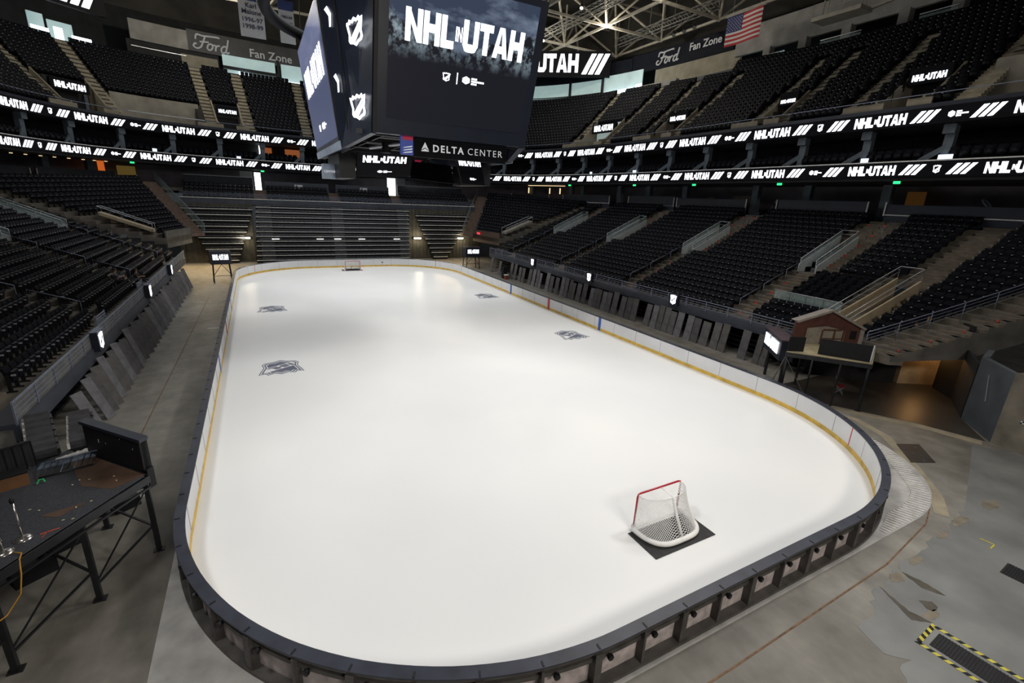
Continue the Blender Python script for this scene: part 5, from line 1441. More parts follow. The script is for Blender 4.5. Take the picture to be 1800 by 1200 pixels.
m_day = glow('daylight_window', (.82, .92, 1), 4.0)
for k, (a, b_, z0, z1, off, lb) in enumerate(((392, 484, 26.6, 29.0, 13.6, 'left of the scoreboard'), (494, 545, 26.6, 29.0, 13.6, 'just left of the scoreboard edge'), (860, 1000, 26.2, 29.3, 13.8, 'right of the scoreboard'), (1002, 1056, 26.2, 29.3, 13.8, 'second right of the scoreboard'), (1060, 1128, 26.2, 29.6, 13.8, 'at the far right corner'), (1298, 1376, 26.1, 28.4, 16.5, 'behind the flag'), (88, 128, 26.6, 29.0, 15.5, 'upper left corner, right'), (50, 80, 26.6, 29.4, 15.5, 'upper left corner, left'))):
    o = band(a, b_, off, z0, z1, m_win, 'concourse_window', .15, zz=27.8); tag(o, f'pale lit concourse opening at the top of the bowl, {lb}', 'window', 'lit concourse openings')
for k, (a, b_, z0, z1, lb) in enumerate(((1060, 1110, 26.0, 27.0, 'far right corner'), (420, 438, 25.8, 26.8, 'top of the stairs left of the scoreboard'), (126, 162, 26.2, 27.2, 'upper left, right of three'), (96, 114, 26.1, 27.7, 'upper left, middle of three'), (55, 88, 26.2, 27.3, 'upper left, left of three'), (1116, 1126, 26.1, 27.3, 'small pane beside the far right corner'), (494, 545, 26.0, 26.4, 'low strip beside the scoreboard'))):
    o = band(a, b_, 12.6, z0, z1, m_day, 'bright_window', .12, zz=26.6); tag(o, f'brilliant daylight window at the top of the bowl, {lb}', 'window', 'daylight windows')
wb = MB()
for px in (490, 1001, 1058): s = s_px(px, 28, 13.4); p, nn = rp_(s)+rn_(s)*13.4, rn_(s); wb.box((p[0], p[1], 27.6), (.3, .35, 3.6), rotz(math.atan2(nn[1], nn[0])))
wb.sweep(rpath(13.3, s_px(860, 28, 13.3), s_px(1056, 28, 13.3)), [(0, 27.1), (.1, 27.1), (.1, 27.25), (0, 27.25)]); wb.sweep(rpath(13.2, s_px(390, 28, 13.3), s_px(490, 28, 13.3)), [(0, 27.0), (.1, 27.0), (.1, 27.45), (0, 27.45)])
struct(wb, 'window_mullions', m_updark)
for k, px in enumerate((1350, 1412, 1490, 1590, 1690)):
    s = s_px(px, 27.6, 14.6, 14, RBL[-1]-4); p, nn = rp_(s)+rn_(s)*14.6, rn_(s); b = MB(); b.box((p[0], p[1], 27.0), (.9, .9, 3.0), rotz(math.atan2(nn[1], nn[0])))
    tag(b.build('concrete_column', m_grey), f'stubby concrete column at the top of the right bowl, {ORD[k+1]} from the left', 'column', 'concrete columns at the top of the bowl')
for k, (a, b_) in enumerate(((1395, 1440), (1535, 1580), (1318, 1345))):
    o = band(a, b_, 13.0, 25.9, 26.9, m_beige, 'low_wall', .2, zz=26.5); tag(o, f'beige low wall panel above the right upper seats, {("middle", "right", "left")[k]} of three', 'wall panel', 'beige low walls')
for k, (a, b_, lb) in enumerate(((1440, 1510, 'middle'), (1615, 1680, 'right'), (1330, 1375, 'left'))):
    s0, s1 = s_px(a, 26.4, 12.7, 14, RBL[-1]-4), s_px(b_, 26.4, 12.7, 14, RBL[-1]-4); g = thing('viewing_rail', (*(rp_((s0+s1)/2)+rn_(s0)*12.7), 26.0), f'glazed rail at the top of the right bowl, {lb} of three', 'railing', 'glazed rails at the top')
    MB().sweep(rpath(12.6, s0, s1, .6), [(0, 27.1), (.07, 27.1), (.07, 27.18), (0, 27.18)]).build('top_rail', m_steel, g); MB().sweep(rpath(12.6, s0, s1, .6), [(0, 26.0), (.09, 26.0), (.09, 26.16), (0, 26.16)]).build('sill', m_alu, g); MB().sweep(rpath(12.62, s0, s1, .6), [(0, 26.2), (.03, 26.2), (.03, 27.0), (0, 27.0)]).build('glass', m_glass, g)
o = band(1125, 1188, 11.0, 25.3, 26.5, m_grey, 'grey_counter', .6, zz=26); tag(o, 'grey counter wall at the top corner of the bowl, right of the scoreboard', 'wall panel')
o = band(232, 330, 11.0, 25.3, 26.3, m_updark, 'camera_deck', .6, zz=26); tag(o, 'dark camera deck with bright rail at the top left of the bowl', 'deck')
g = thing('deck_rail', tuple(o.location), 'bright pipe rail along the dark camera deck, top left', 'railing'); s0, s1 = s_px(232, 26, 11), s_px(330, 26, 11)
for z in (26.35, 27.3): MB().sweep(rpath(10.9, s0, s1, .8), [(0, z), (.07, z), (.07, z+.07), (0, z+.07)]).build('rail', m_alu, g)
# lettering on the bands
m_grayw = mat('band_white', (.42, .42, .43), .5, noise=(5, .05), emit=(.8, .8, .82), estr=.10)
def stroke(b, pts, O, U, V, r):
    P = [np.array(O)+np.array(U)*p[0]+np.array(V)*p[1] for p in catmull(pts, 6)]; b.tube(P, r, 6)
def script(b, O, U, V, h, r):
    U = np.array(U, float)*h; V = np.array(V, float)*h; S = lambda pts: stroke(b, [(x+.18*y, y) for x, y in pts], O, U, V, r)
    S([(-.1, .62), (-.05, .95), (.35, .92), (.8, .96), (1.35, 1.0), (1.5, .95)]); S([(.52, .9), (.42, .5), (.3, .12), (.05, -.02), (-.18, .1), (-.12, .3), (.02, .28)]); S([(.2, .48), (.5, .52), (.8, .55)])
    S([(.95, .46), (.78, .36), (.74, .12), (.88, -.0), (1.05, .12), (1.08, .34), (.95, .46), (1.1, .4), (1.25, .42)]); S([(1.28, .44), (1.3, .2), (1.3, .0)]); S([(1.3, .25), (1.42, .42), (1.58, .42)])
    S([(2.05, .44), (1.85, .46), (1.7, .3), (1.7, .08), (1.85, -.02), (2.02, .12)]); S([(2.1, .98), (2.07, .5), (2.03, .15), (2.12, 0), (2.25, .1)])
def band_sign(name, px, z, off, label, build, px2=None):
    s = s_px(px, z, off, 14, RBL[-1]-4); n = rn_(s); p = rp_(s)+n*off; U = np.array([n[1], -n[0], 0.])
    g = thing(name, (p[0], p[1], z), label, 'sign', 'sponsor signs on the upper bands'); b = MB(); build(b, np.array([p[0], p[1], z])-np.array([n[0], n[1], 0])*.1, U); b.build('lettering', m_grayw, g)
band_sign('script_sign', 346, 29.35, 14.4, 'large white script lettering on the grey upper band, left', lambda b, O, U: script(b, O, U, (0, 0, 1), 1.9, .12))
band_sign('sign_words', 478, 29.5, 14.4, 'white capital lettering behind the hanging banners, upper left', lambda b, O, U: put_text(b, 'Fan Zone', O, U, (0, 0, 1), 1.6, extrude=.03, bold=.02))
band_sign('script_sign', 1157, 29.9, 14.5, 'white script lettering on the dark upper band, right', lambda b, O, U: script(b, O, U, (0, 0, 1), 1.6, .11))
band_sign('sign_words', 1240, 30.6, 14.5, 'white two word lettering on the dark upper band, left of the flag', lambda b, O, U: put_text(b, 'Fan Zone', O, U, (0, 0, 1), 1.35, extrude=.03, bold=.02))
# big corner LED boards
def corner_board(p0, p1, z0, z1, label, text):
    p0, p1 = np.array(p0, float), np.array(p1, float); d = p1-p0; Lh = np.linalg.norm(d); d /= Lh; nn = np.array([d[1], -d[0]])
    q = [(*p0, z0), (*p1, z0), (*p1, z1), (*p0, z1)]; g = thing('corner_screen', (*((p0+p1)/2), z0), label, 'LED board', 'corner LED boards')
    panel(q, .5, (-nn[0], -nn[1], 0)).build('board', m_ledface, g); hh = (z1-z0)*.72
    b = MB(); put_polys(b, [[(u*hh*1.0, v*hh) for u, v in p] for p in WORDMARK], (*(p1+nn*.03-d*(5.0+WM_W*hh)), z0+(z1-z0)*.17), (*d, 0), (0, 0, 1), (*nn, 0), .03); b.build('wordmark', m_led, g)
    b = MB(); H = (z1-z0)*.8; sl = [[(x, y) for x, y in p] for p in slash_polys(H, 3, .26, .1, .5)]; put_polys(b, sl, (*(p1+nn*.03-d*(H*1.55)), z0+(z1-z0)*.1), (*d, 0), (0, 0, 1), (*nn, 0), .03); b.build('slashes', m_led, g)
corner_board((22.9, 45.9), (42.4, 32.0), 29.3, 33.0, 'giant LED board right of the scoreboard reading a white wordmark', 3.2)
corner_board((-36.3, 36.8), (-24.3, 46.6), 29.0, 32.8, 'giant LED board at the top left corner with white slashes', .6)
# hanging banners, one with a name and two seasons, one with a blue top strip
m_ban = mat('banner_cloth', (.56, .57, .60), .8, noise=(2, .06)); m_bant = mat('banner_ink', (.045, .05, .09), .7, noise=(4, .1)); m_banb = mat('banner_blue', (.05, .07, .22), .8, noise=(3, .1))
def banner(x0, x1, y, z0, z1, label, lines, strip, col=None):
    g = thing('hanging_banner', ((x0+x1)/2, y, z0), label, 'banner', 'hanging white banners')
    b = MB(); n = 10
    for k in range(n):
        za, zb = z0+(z1-z0)*k/n, z0+(z1-z0)*(k+1)/n; ya, yb = y+.05*math.sin(k*1.1), y+.05*math.sin(k*1.1+1.1)
        b.add([(x0, ya, za), (x1, ya, za), (x1, yb, zb), (x0, yb, zb), (x0, ya+.03, za), (x1, ya+.03, za), (x1, yb+.03, zb), (x0, yb+.03, zb)], [(0, 1, 2, 3), (4, 5, 6, 7), (0, 1, 5, 4), (1, 2, 6, 5), (2, 3, 7, 6), (3, 0, 4, 7)])
    b.build('cloth', m_ban, g)
    b = MB()
    for (t, zz, sz) in lines: put_text(b, t, ((x0+x1)/2, y-.07, zz), (1, 0, 0), (0, 0, 1), sz, extrude=.004, bold=.012)
    b.build('lettering', m_bant, g)
    if strip: b = MB(); b.bb(x0, x1, y-.08, y-.06, z1-strip, z1); b.build('blue_strip', m_banb, g)
    b = MB(); b.tube([(x0, y+.02, z1+.05), (x1, y+.02, z1+.05)], .05, 6); b.tube([((x0+x1)/2, y+.02, z1+.05), ((x0+x1)/2, y+.02, 36)], .015, 5); b.build('hanger', m_blacksteel, g)
banner(-9.82, -7.0, 40, 28.05, 32.6, 'white banner with a printed name and two seasons, left of two', (('Karl', 31.3, .75), ('Malone', 30.6, .75), ('1996-97', 29.75, .72), ('1998-99', 29.0, .72)), .55)
banner(-5.3, -3.5, 40, 28.05, 32.9, 'white banner with blue top strip beside the scoreboard, right of two', (('1983-84', 30.9, .42), ('1991-92', 30.2, .42), ('1999-00', 29.5, .42)), 1.1)
# flag
m_fw = mat('flag_white', (.62, .60, .58), .8, noise=(3, .06)); m_fr = mat('flag_red', (.42, .025, .03), .8, noise=(3, .1)); m_fb = mat('flag_blue', (.025, .035, .14), .8, noise=(3, .1))
FX = 40.2
def fpt(u, v): return (FX+.18*math.sin(u*5.0), 8.1-4.65*u, 27.85+2.97*v+.0*u)
g = thing('flag', (FX, 5.8, 27.8), 'large striped flag with starred blue canton hanging at the upper right', 'flag')
def fquad(b, u0, u1, v0, v1, lift, n=50):
    for k in range(n):
        a, c = u0+(u1-u0)*k/n, u0+(u1-u0)*(k+1)/n
        P = [np.array(fpt(a, v0)), np.array(fpt(c, v0)), np.array(fpt(c, v1)), np.array(fpt(a, v1))]; P = [p-np.array([lift, 0, 0]) for p in P]; Q = [p+np.array([.012, 0, 0]) for p in P]
        b.add(P+Q, [(0, 1, 2, 3), (4, 5, 6, 7), (0, 1, 5, 4), (2, 3, 7, 6), (0, 3, 7, 4), (1, 2, 6, 5)])
b = MB(); fquad(b, 0, 1, 0, 1, 0); b.build('white_field', m_fw, g)
for k in range(0, 13, 2): b = MB(); fquad(b, 0, 1, k/13, (k+1)/13, .02); b.build('red_stripe', m_fr, g)
b = MB(); fquad(b, 0, .42, 6/13, 1, .04, 21); b.build('blue_canton', m_fb, g)
b = MB()
for r_ in range(9):
    for c_ in range(6 if r_ % 2 == 0 else 5):
        u = .42*((c_*2+1+(r_ % 2))/12); v = 6/13+7/13*((r_+1)/10); p = np.array(fpt(u, v))-np.array([.055, 0, 0])
        b.prism([(.065*math.cos(t)*(1 if i % 2 == 0 else .42), .065*math.sin(t)*(1 if i % 2 == 0 else .42)) for i, t in enumerate(np.linspace(math.pi/2, math.pi*2.5, 11)[:-1])], p, (0, -1, 0), (0, 0, 1), (-1, 0, 0), .008)
b.build('stars', m_fw, g)['kind'] = 'stuff'
b = MB(); b.tube([(FX, 8.3, 30.9), (FX, 3.3, 30.9)], .05, 6); b.tube([(FX, 7.5, 30.9), (FX, 7.5, 35)], .02, 5); b.tube([(FX, 4, 30.9), (FX, 4, 35)], .02, 5); b.build('hanger', m_steel, g)

# ================================================================== roof
m_truss = mat('roof_truss_cream', (.42, .39, .32), .6, noise=(1.5, .2)); m_roof = mat('roof_deck', (.07, .065, .057), .9, noise=(.3, .35)); m_cat = mat('catwalk_grey', (.20, .20, .19), .6, .2, noise=(2, .25))
rf = MB(); rf.bb(-58, 62, -62, 70, 41, 41.4); struct(rf, 'ceiling', m_roof)
rfw = MB(); rfw.sweep(rpath(20.6, U0, U1), [(0, 33.5), (.4, 33.5), (.4, 41), (0, 41)]); struct(rfw, 'wall_roof_rim', m_roof)
gx = [-37.1+10.3*k for k in range(9)]; gy = [-17+10.3*k for k in range(7)]
zb, zt_ = 33.2, 38.6; nt_ = 0
def near_view(p):
    q = PROJ(p); return q[2] > 5 and -200 < q[0] < 2000 and -420 < q[1] < 320
for i, x in enumerate(gx):
    for j, y in enumerate(gy):
        if not near_view((x, y, zb)) and not near_view((x, y, zt_)): continue
        if abs(x) < 12 and abs(y) < 12: continue
        nt_ += 1
        g = thing('roof_truss', (x, y, zb), f'cream steel roof truss node over the bowl, {ORD[j+1]} line back, {ORD[i+1]} from the left', 'roof truss', 'roof trusses')
        b = MB(); b.lathe((x, y, zb), [(.0, -.3), (.3, -.15), (.34, .1), (.0, .3)], 10); b.build('node', m_truss, g)
        b = MB()
        for dx, dy in ((1, 1), (1, -1), (-1, 1), (-1, -1)): b.tube([(x, y, zb), (x+5.15*dx, y+5.15*dy, zt_)], .16, 6)
        b.tube([(x, y, zb), (x, y, zt_)], .12, 6); b.build('diagonals', m_truss, g)
        b = MB()
        if i+1 < len(gx): b.bar((x, y, zb), (x+10.3, y, zb), .26, .3)
        if j+1 < len(gy): b.bar((x, y, zb), (x, y+10.3, zb), .26, .3)
        if b.n: b.build('bottom_chords', m_truss, g)
        b = MB(); b.bar((x-5.15, y-5.15, zt_), (x+5.15, y-5.15, zt_), .22); b.bar((x-5.15, y-5.15, zt_), (x-5.15, y+5.15, zt_), .22); b.build('top_chords', m_truss, g)
def catwalk(x, z, y0, y1, label):
    g = thing('lighting_truss', (x, (y0+y1)/2, z), label, 'lighting truss', 'lighting trusses')
    for dx, dz in ((-.45, 0), (.45, 0), (-.45, .9), (.45, .9)): b = MB(); b.bar((x+dx, y0, z+dz), (x+dx, y1, z+dz), .1); b.build('chord', m_cat, g)
    b = MB(); y = y0
    while y < y1-1: b.bar((x-.45, y, z), (x-.45, y+1, z+.9), .05); b.bar((x+.45, y, z), (x+.45, y+1, z+.9), .05); b.bar((x-.45, y, z), (x+.45, y, z), .05); b.bar((x-.45, y+1, z+.9), (x+.45, y, z+.9), .05); y += 1
    b.build('lacing', m_cat, g)
    for q in range(4): yy = y0+(y1-y0)*(q+.5)/4; b = MB(); b.tube([(x, yy, z+.9), (x, yy, 38)], .04, 5); b.build('hanger', m_cat, g)
    return g
catwalk(42.5, 33.4, 12, 31, 'grey lighting truss running back over the far right bowl, lower right'); catwalk(30.5, 33.0, -4, 34, 'grey lighting truss running back beside the scoreboard, upper right'); catwalk(21, 31.2, -30, 32, 'grey lighting truss over the right side of the ice'); catwalk(-21, 31.2, -30, 32, 'grey lighting truss over the left side of the ice')
m_lamp = glow('flood_lens', (1, .95, .85), 2.5)
for k, (x, y, z) in enumerate(((41.6, 14.5, 31.8), (41.6, 16.2, 31.8), (41.6, 18, 31.8), (29.4, 31.5, 32.2), (29.2, 22, 33.6))):
    g = thing('truss_light', (x, y, z), f'small spotlight hung under the roof trusses, {ORD[k+1]} of five', 'light', 'truss spotlights')
    b = MB(); b.tube([(x, y, z+.3), (x-.25, y-.3, z-.15)], [.2, .26], 10); b.build('housing', m_blacksteel, g)
    b = MB(); b.tube([(x-.25, y-.3, z-.15), (x-.26, y-.31, z-.17)], .22, 10); b.build('lens', m_lamp if k >= 3 else m_alu, g)
    b = MB(); b.tube([(x, y, z+.2), (x, y, z+.9)], .04, 5); b.build('yoke', m_blacksteel, g)
for (x, y, e) in ((34, 25, 1500), (31, 12, 800), (26, 33, 1500), (-14, 42, 2600), (-34, 34, 900)):
    d = bpy.data.lights.new('truss_uplight', 'POINT'); d.energy = e; d.color = (1, .93, .78); d.shadow_soft_size = .5; o = bpy.data.objects.new('truss_uplight', d); COL.objects.link(o); o.location = (x+.8, y-1.2, 31.9)
# maintenance basket at the top right
g = thing('maintenance_gantry', (42, -4, 28.2), 'pale steel maintenance gantry hanging at the top right', 'gantry')
b = MB(); b.slab([(41, -1.6, 28.4), (41, -6.2, 28.4), (43, -6.2, 28.4), (43, -1.6, 28.4)], .35); b.build('deck', m_truss, g)
b = MB()
for y in (-1.6, -3.1, -4.6, -6.2): b.bar((41, y, 28.4), (41, y, 29.5), .07)
b.bar((41, -1.6, 29.5), (41, -6.2, 29.5), .07); b.bar((41, -1.6, 28.95), (41, -6.2, 28.95), .05); b.build('guard_rail', m_truss, g)
b = MB(); b.bar((42.8, -6.2, 28.4), (42.8, -16, 29.6), .25); b.bar((42, -2, 28.4), (42, -2, 35), .08); b.bar((42, -6, 28.4), (42, -6, 35), .08); b.build('hangers', m_truss, g)
# ================================================================== black stage at the lower left
m_stage = mat('stage_black', (.020, .021, .024), .55, noise=(3, .3)); m_carpet = mat('stage_carpet', (.035, .038, .046), .9, noise=(25, .3)); m_ply = mat('stage_plywood', (.075, .042, .026), .6, noise=(2.5, .3))
m_chrome = mat('chrome', (.62, .60, .57), .18, .9, noise=(4, .05)); m_tape = mat('white_tape', (.72, .70, .68), .7, noise=(9, .2)); m_bluegrey = mat('blue_grey_metal', (.14, .18, .25), .45, .3, noise=(3, .2))
ZS = 2.3
f0 = np.array([-13.62, -22.15]); fd = np.array([-.568, -.823]); bd = np.array([-.66, .75])
def sp3(a, b, z=ZS): q = f0+fd*a+bd*b; return (q[0], q[1], z)
g = thing('stage_platform', (*(f0+fd*3+bd*1.2), 0), 'black raised stage platform on steel legs at the lower left', 'stage')
b = MB(); b.slab([sp3(0, 0), sp3(7.2, 0), sp3(7.2, 3.6), sp3(0, 3.3)], .06); b.build('deck', m_carpet, g)['label'] = 'dark grey carpeted deck'
b = MB(); b.slab([sp3(.0, .1, ZS+.006), sp3(.75, .35, ZS+.006), sp3(1.0, 1.2, ZS+.006), sp3(.35, 2.8, ZS+.006), sp3(0, 2.6, ZS+.006)], .006); b.slab([sp3(1.3, .45, ZS+.006), sp3(1.95, .55, ZS+.006), sp3(2.1, 1.0, ZS+.006)], .006); b.build('plywood', m_ply, g)['label'] = 'bare brown plywood'
b = MB(); b.bar(sp3(-.02, 0, ZS-.1), sp3(7.2, 0, ZS-.1), .08, .2); b.bar(sp3(-.02, 0, ZS-.34), sp3(7.2, 0, ZS-.34), .05, .05); b.bar(sp3(0, 0, ZS-.1), sp3(0, 3.3, ZS-.1), .08, .2); b.build('edge_beam', m_blacksteel, g)
for k, a in enumerate((.06, 1.78, 3.6, 5.4, 7.0)):
    for bb_ in (.06, 2.3):
        l = MB(); p, q = sp3(a, bb_, ZS-.1), sp3(a, bb_, -.03); l.bar(p, q, .11); l.box((q[0], q[1], -.02), (.26, .2, .02)); l.build('leg', m_blacksteel, g)
    l = MB(); l.bar(sp3(a, .06, .75), sp3(a, 2.3, .75), .05); l.bar(sp3(a, .06, ZS-.3), sp3(a, 2.3, .8), .04); l.build('cross_brace', m_blacksteel, g)
for a0, a1 in ((.06, 1.78), (1.78, 3.6), (3.6, 5.4), (5.4, 7.0)):
    l = MB(); l.bar(sp3(a0, .06, .8), sp3(a1, .06, .4), .045); l.bar(sp3(a0, .06, ZS-.35), sp3(a1, .06, .45), .03); l.build('diagonal_brace', m_blacksteel, g)
g = thing('padded_wall', sp3(-.05, 1.2, ZS), 'black padded end wall standing on the stage corner', 'wall panel')
b = MB(); a_, c_ = np.array(sp3(-.06, .12)), np.array(sp3(-.06, 2.55)); n_ = np.array([-fd[0], -fd[1], 0]); b.prism([(0, -.25), (1, -.25), (1, .95), (0, .95)], a_, c_-a_, (0, 0, 1), n_, .16); b.build('pad', m_black, g)
b = MB(); b.prism([(-.02, .93), (1.02, .93), (1.02, 1.02), (-.02, 1.02)], a_-n_*.05, c_-a_, (0, 0, 1), n_, .26); b.build('cap', m_navy, g)
b = MB(); b.prism([(0, .1), (.0, .92), (.05, .92), (.05, .1)], a_-n_*.04, c_-a_, (0, 0, 1), n_, .24); b.prism([(-.02, -.45), (.07, -.45), (.07, .12), (-.02, .12)], a_, c_-a_, (0, 0, 1), n_, .2); b.build('end_post', m_black, g)
b = MB()
for u, v, s in ((.62, .52, .02), (.74, .5, .05), (.35, .8, .02), (.15, .62, .02)): b.prism([(u, v), (u+s*.25, v), (u+s*.25, v+s*2), (u, v+s*2)], a_-n_*.003, c_-a_, (0, 0, 1), -n_, .003)
b.build('stickers', m_tape, g)
# two folded runs of seats lying behind the stage
m_cush = mat('seat_cushion', (.034, .034, .04), .6, noise=(4, .3))
def seat_run(A, B, w, n, label):
    A, B = np.array(A, float), np.array(B, float); d = (B-A)/n; L = np.linalg.norm(d); u = d/L; s = np.cross(u, [0, 0, 1]); s /= np.linalg.norm(s); up = np.cross(s, u)
    g = thing('folded_seat_run', tuple((A+B)/2), label, 'folded seats', 'folded seat runs behind the stage')
    for k in range(n):
        c = A+d*(k+.5); m_ = MB(); prof = []
        for q in range(9): t = math.pi*q/8; prof.append((-L*.42*math.cos(t), .02+.22*math.sin(t)**.7))
        m_.prism(prof+[(L*.42, -.1), (-L*.42, -.1)], c-s*w/2, u, up, s, w); m_.build('cushion', m_cush, g, False)
    for e in (-1, 1):
        m_ = MB()
        for k in range(n): c = A+d*(k+.5)+s*e*(w/2+.035); m_.bar(c-u*L*.44, c+u*L*.32, .06, .16); m_.bar(c+u*L*.3, c+u*L*.5, .05, .09)
        m_.build('edge_frame', m_tape if e < 0 else m_blacksteel, g)
    m_ = MB(); m_.bar(A-np.array([0, 0, .22]), B-np.array([0, 0, .22]), w*1.1, .2); m_.bar(A-np.array([0, 0, .3]), (A[0], A[1], -.03), .1); m_.bar(B-np.array([0, 0, .3]), (B[0], B[1], -.03), .1); m_.build('carrier_frame', m_blacksteel, g)
seat_run((-16.22, -20.1, 2.42), (-17.15, -17.35, 2.5), .55, 6, 'wider folded run of black seats with white tape edge, behind the stage')
seat_run((-15.5, -19.75, 2.42), (-16.05, -17.6, 2.5), .5, 5, 'narrower folded run of black seats beside the padded end wall')
g = thing('metal_guardrail', (-15.5, -21.0, ZS+.02), 'blue-grey guardrail with thin bars lying on the stage', 'railing')
a_, c_ = np.array([-16.0, -21.3, ZS+.05]), np.array([-14.98, -21.0, ZS+.05]); up_ = np.array([.02, .5, .16])
for o in (0, 1): r = MB(); r.tube([a_+up_*o, c_+up_*o], .022, 6); r.build('long_bar', m_bluegrey if o else m_blacksteel, g, True)
for k in range(9): r = MB(); p = a_+(c_-a_)*k/8; r.tube([p, p+up_], .014, 6); r.build('bar', m_bluegrey if k in (3, 5) else m_blacksteel, g, True)
b = MB(); b.slab([(-16.2, -20.75, ZS+.03), (-14.95, -20.4, ZS+.03), (-14.95, -20.15, ZS+.05), (-16.2, -20.4, ZS+.05)], .03); tag(b.build('metal_plate', m_bluegrey), 'blue-grey metal sill plate behind the guardrail on the stage', 'plate')
b = MB()
for k in range(9): q_ = PZ(104+7*k, 806-2.3*k, ZS+.1); b.box((q_[0], q_[1], ZS+.08+.02*math.sin(k*3.1)), (.14, .11, .07), rotz(.3+.7*math.sin(k*2.3)))
tag(b.build('torn_padding', m_tape), 'crumpled white padding on the sill plate at the foot of the folded seats', 'padding', kind='stuff')
m_cardb = mat('brown_box', (.16, .075, .03), .7, noise=(3, .2)); b = MB(); b.box((-16.45, -21.35, ZS+.17), (.55, .4, .34), rotz(.35)); bx = b.build('cardboard_box', m_cardb); tag(bx, 'orange-brown box on the stage behind the stanchions', 'box')
b = MB(); b.box((-16.45, -21.35, ZS+.345), (.57, .42, .03), rotz(.35)); b.build('lid', m_black, bx)
b = MB(); b.tube([(-15.97, -21.55, ZS+.02), (-15.93, -21.5, ZS+.1), (-15.86, -21.48, ZS+.1), (-15.82, -21.52, ZS+.03)], .02, 6); tag(b.build('green_clip', mat('green_plastic', (.02, .42, .12), .4, noise=(5, .1))), 'small bright green clip at the corner of the guardrail', 'clip')
for k, (x, y) in enumerate(((-15.5, -23.93), (-15.68, -24.32))):
    g = thing('stanchion_post', (x, y, ZS), f'chrome stanchion with domed base on the stage, {("right", "left")[k]} of two', 'stanchion', 'chrome stanchions')
    b = MB(); b.lathe((x, y, ZS), [(.0, .0), (.17, .0), (.165, .02), (.1, .05), (.04, .065), (.0, .07)], 20); b.build('base', m_chrome, g, True)
    b = MB(); b.tube([(x, y, ZS+.05), (x, y, ZS+.92)], .022, 10); b.build('pole', m_chrome, g, True)
    b = MB(); b.lathe((x, y, ZS+.9), [(.0, 0), (.04, .0), (.045, .05), (.03, .1), (0, .11)], 12); b.build('head', m_black, g, True)
m_cable = mat('orange_cable', (.50, .24, .03), .5, noise=(5, .1))
b = MB(); b.tube(catmull3 if False else [PZ(22, 970, ZS+.04), PZ(38, 972, ZS+.03), np.array(sp3(3.05, -.03, ZS+.0)), np.array(sp3(3.1, -.06, ZS-.3)), np.array(sp3(3.2, -.06, ZS-.7)), np.array(sp3(3.5, -.05, ZS-.95)), np.array(sp3(4.0, .0, ZS-1.0)), np.array(sp3(4.6, .1, ZS-.8))], .014, 6); tag(b.build('power_cable', m_cable, None, True), 'orange cable drooping over the stage edge', 'cable')
m_conf = mat('paper_scrap', (.55, .55, .30), .7, noise=(9, .2)); rq = random.Random(5)
for k in range(16):
    a, d_ = rq.uniform(.3, 3.0), rq.uniform(.15, 1.6); x, y, z = sp3(a, d_, ZS+.011); b = MB(); b.box((x, y, z), (.05, .025, .006), rotz(rq.uniform(0, 3))); tag(b.build('paper_scrap', m_conf), 'tiny pale paper scrap lying on the stage deck', 'litter', 'paper scraps on the stage')
b = MB(); b.bar(sp3(2.45, .35, ZS+.004), sp3(2.15, .15, ZS+.004), .03, .006); b.bar(sp3(2.5, .2, ZS+.004), sp3(2.3, .3, ZS+.004), .012, .006); tag(b.build('paint_mark', mat('orange_paint', (.5, .06, .03), .6, noise=(8, .3))), 'orange-red paint smear on the stage carpet', 'paint mark')
g = thing('slatted_rail', (-16.6, -20.5, 2.0), 'dark slatted railing at the left edge behind the stage', 'railing')
a_, c_ = np.array([-17.3, -21.2, 2.35]), np.array([-16.25, -20.55, 2.35])
for k in range(8): r = MB(); p = a_+(c_-a_)*k/7; r.bar(p, p+np.array([0, 0, .75]), .03); r.build('slat', m_blacksteel, g)
r = MB(); r.bar(a_+np.array([0, 0, .75]), c_+np.array([0, 0, .75]), .05); r.build('top_rail', m_blacksteel, g)
r = MB(); r.prism([(0, 0), (1, 0), (1, .7), (0, .7)], a_+np.array([-.03, .05, 0]), c_-a_, (0, 0, 1), (-.5, .8, 0), .02); r.build('backing_panel', m_stage, g)
b = MB(); b.bb(-22, -17.7, -18.6, -17.5, 1.3, 2.25); struct(b, 'wall_left_end', m_concd)
for k, (px, py, s) in enumerate(((222, 890, .55), (105, 960, .8), (60, 1010, .7))):
    p = PZ(px, py, 0); b = MB(); b.box((p[0], p[1], -.03+s*.3), (s*1.2, s*.7, s*.6), rotz(.6)); o = b.build('equipment_case', m_black); tag(o, f'dark equipment case under the stage, {("nearest the end leg", "middle", "left")[k]}', 'case', 'cases under the stage'); b = MB(); b.box((p[0], p[1], -.03+s*.61), (s*1.22, s*.72, .03), rotz(.6)); b.build('lid', m_blacksteel, o)
p = PZ(244, 872, 0); b = MB(); b.box((p[0], p[1], .0), (.4, .28, .05), rotz(.3)); tag(b.build('metal_plate', m_alu), 'pale flat plate on the floor under the end of the stage', 'plate')

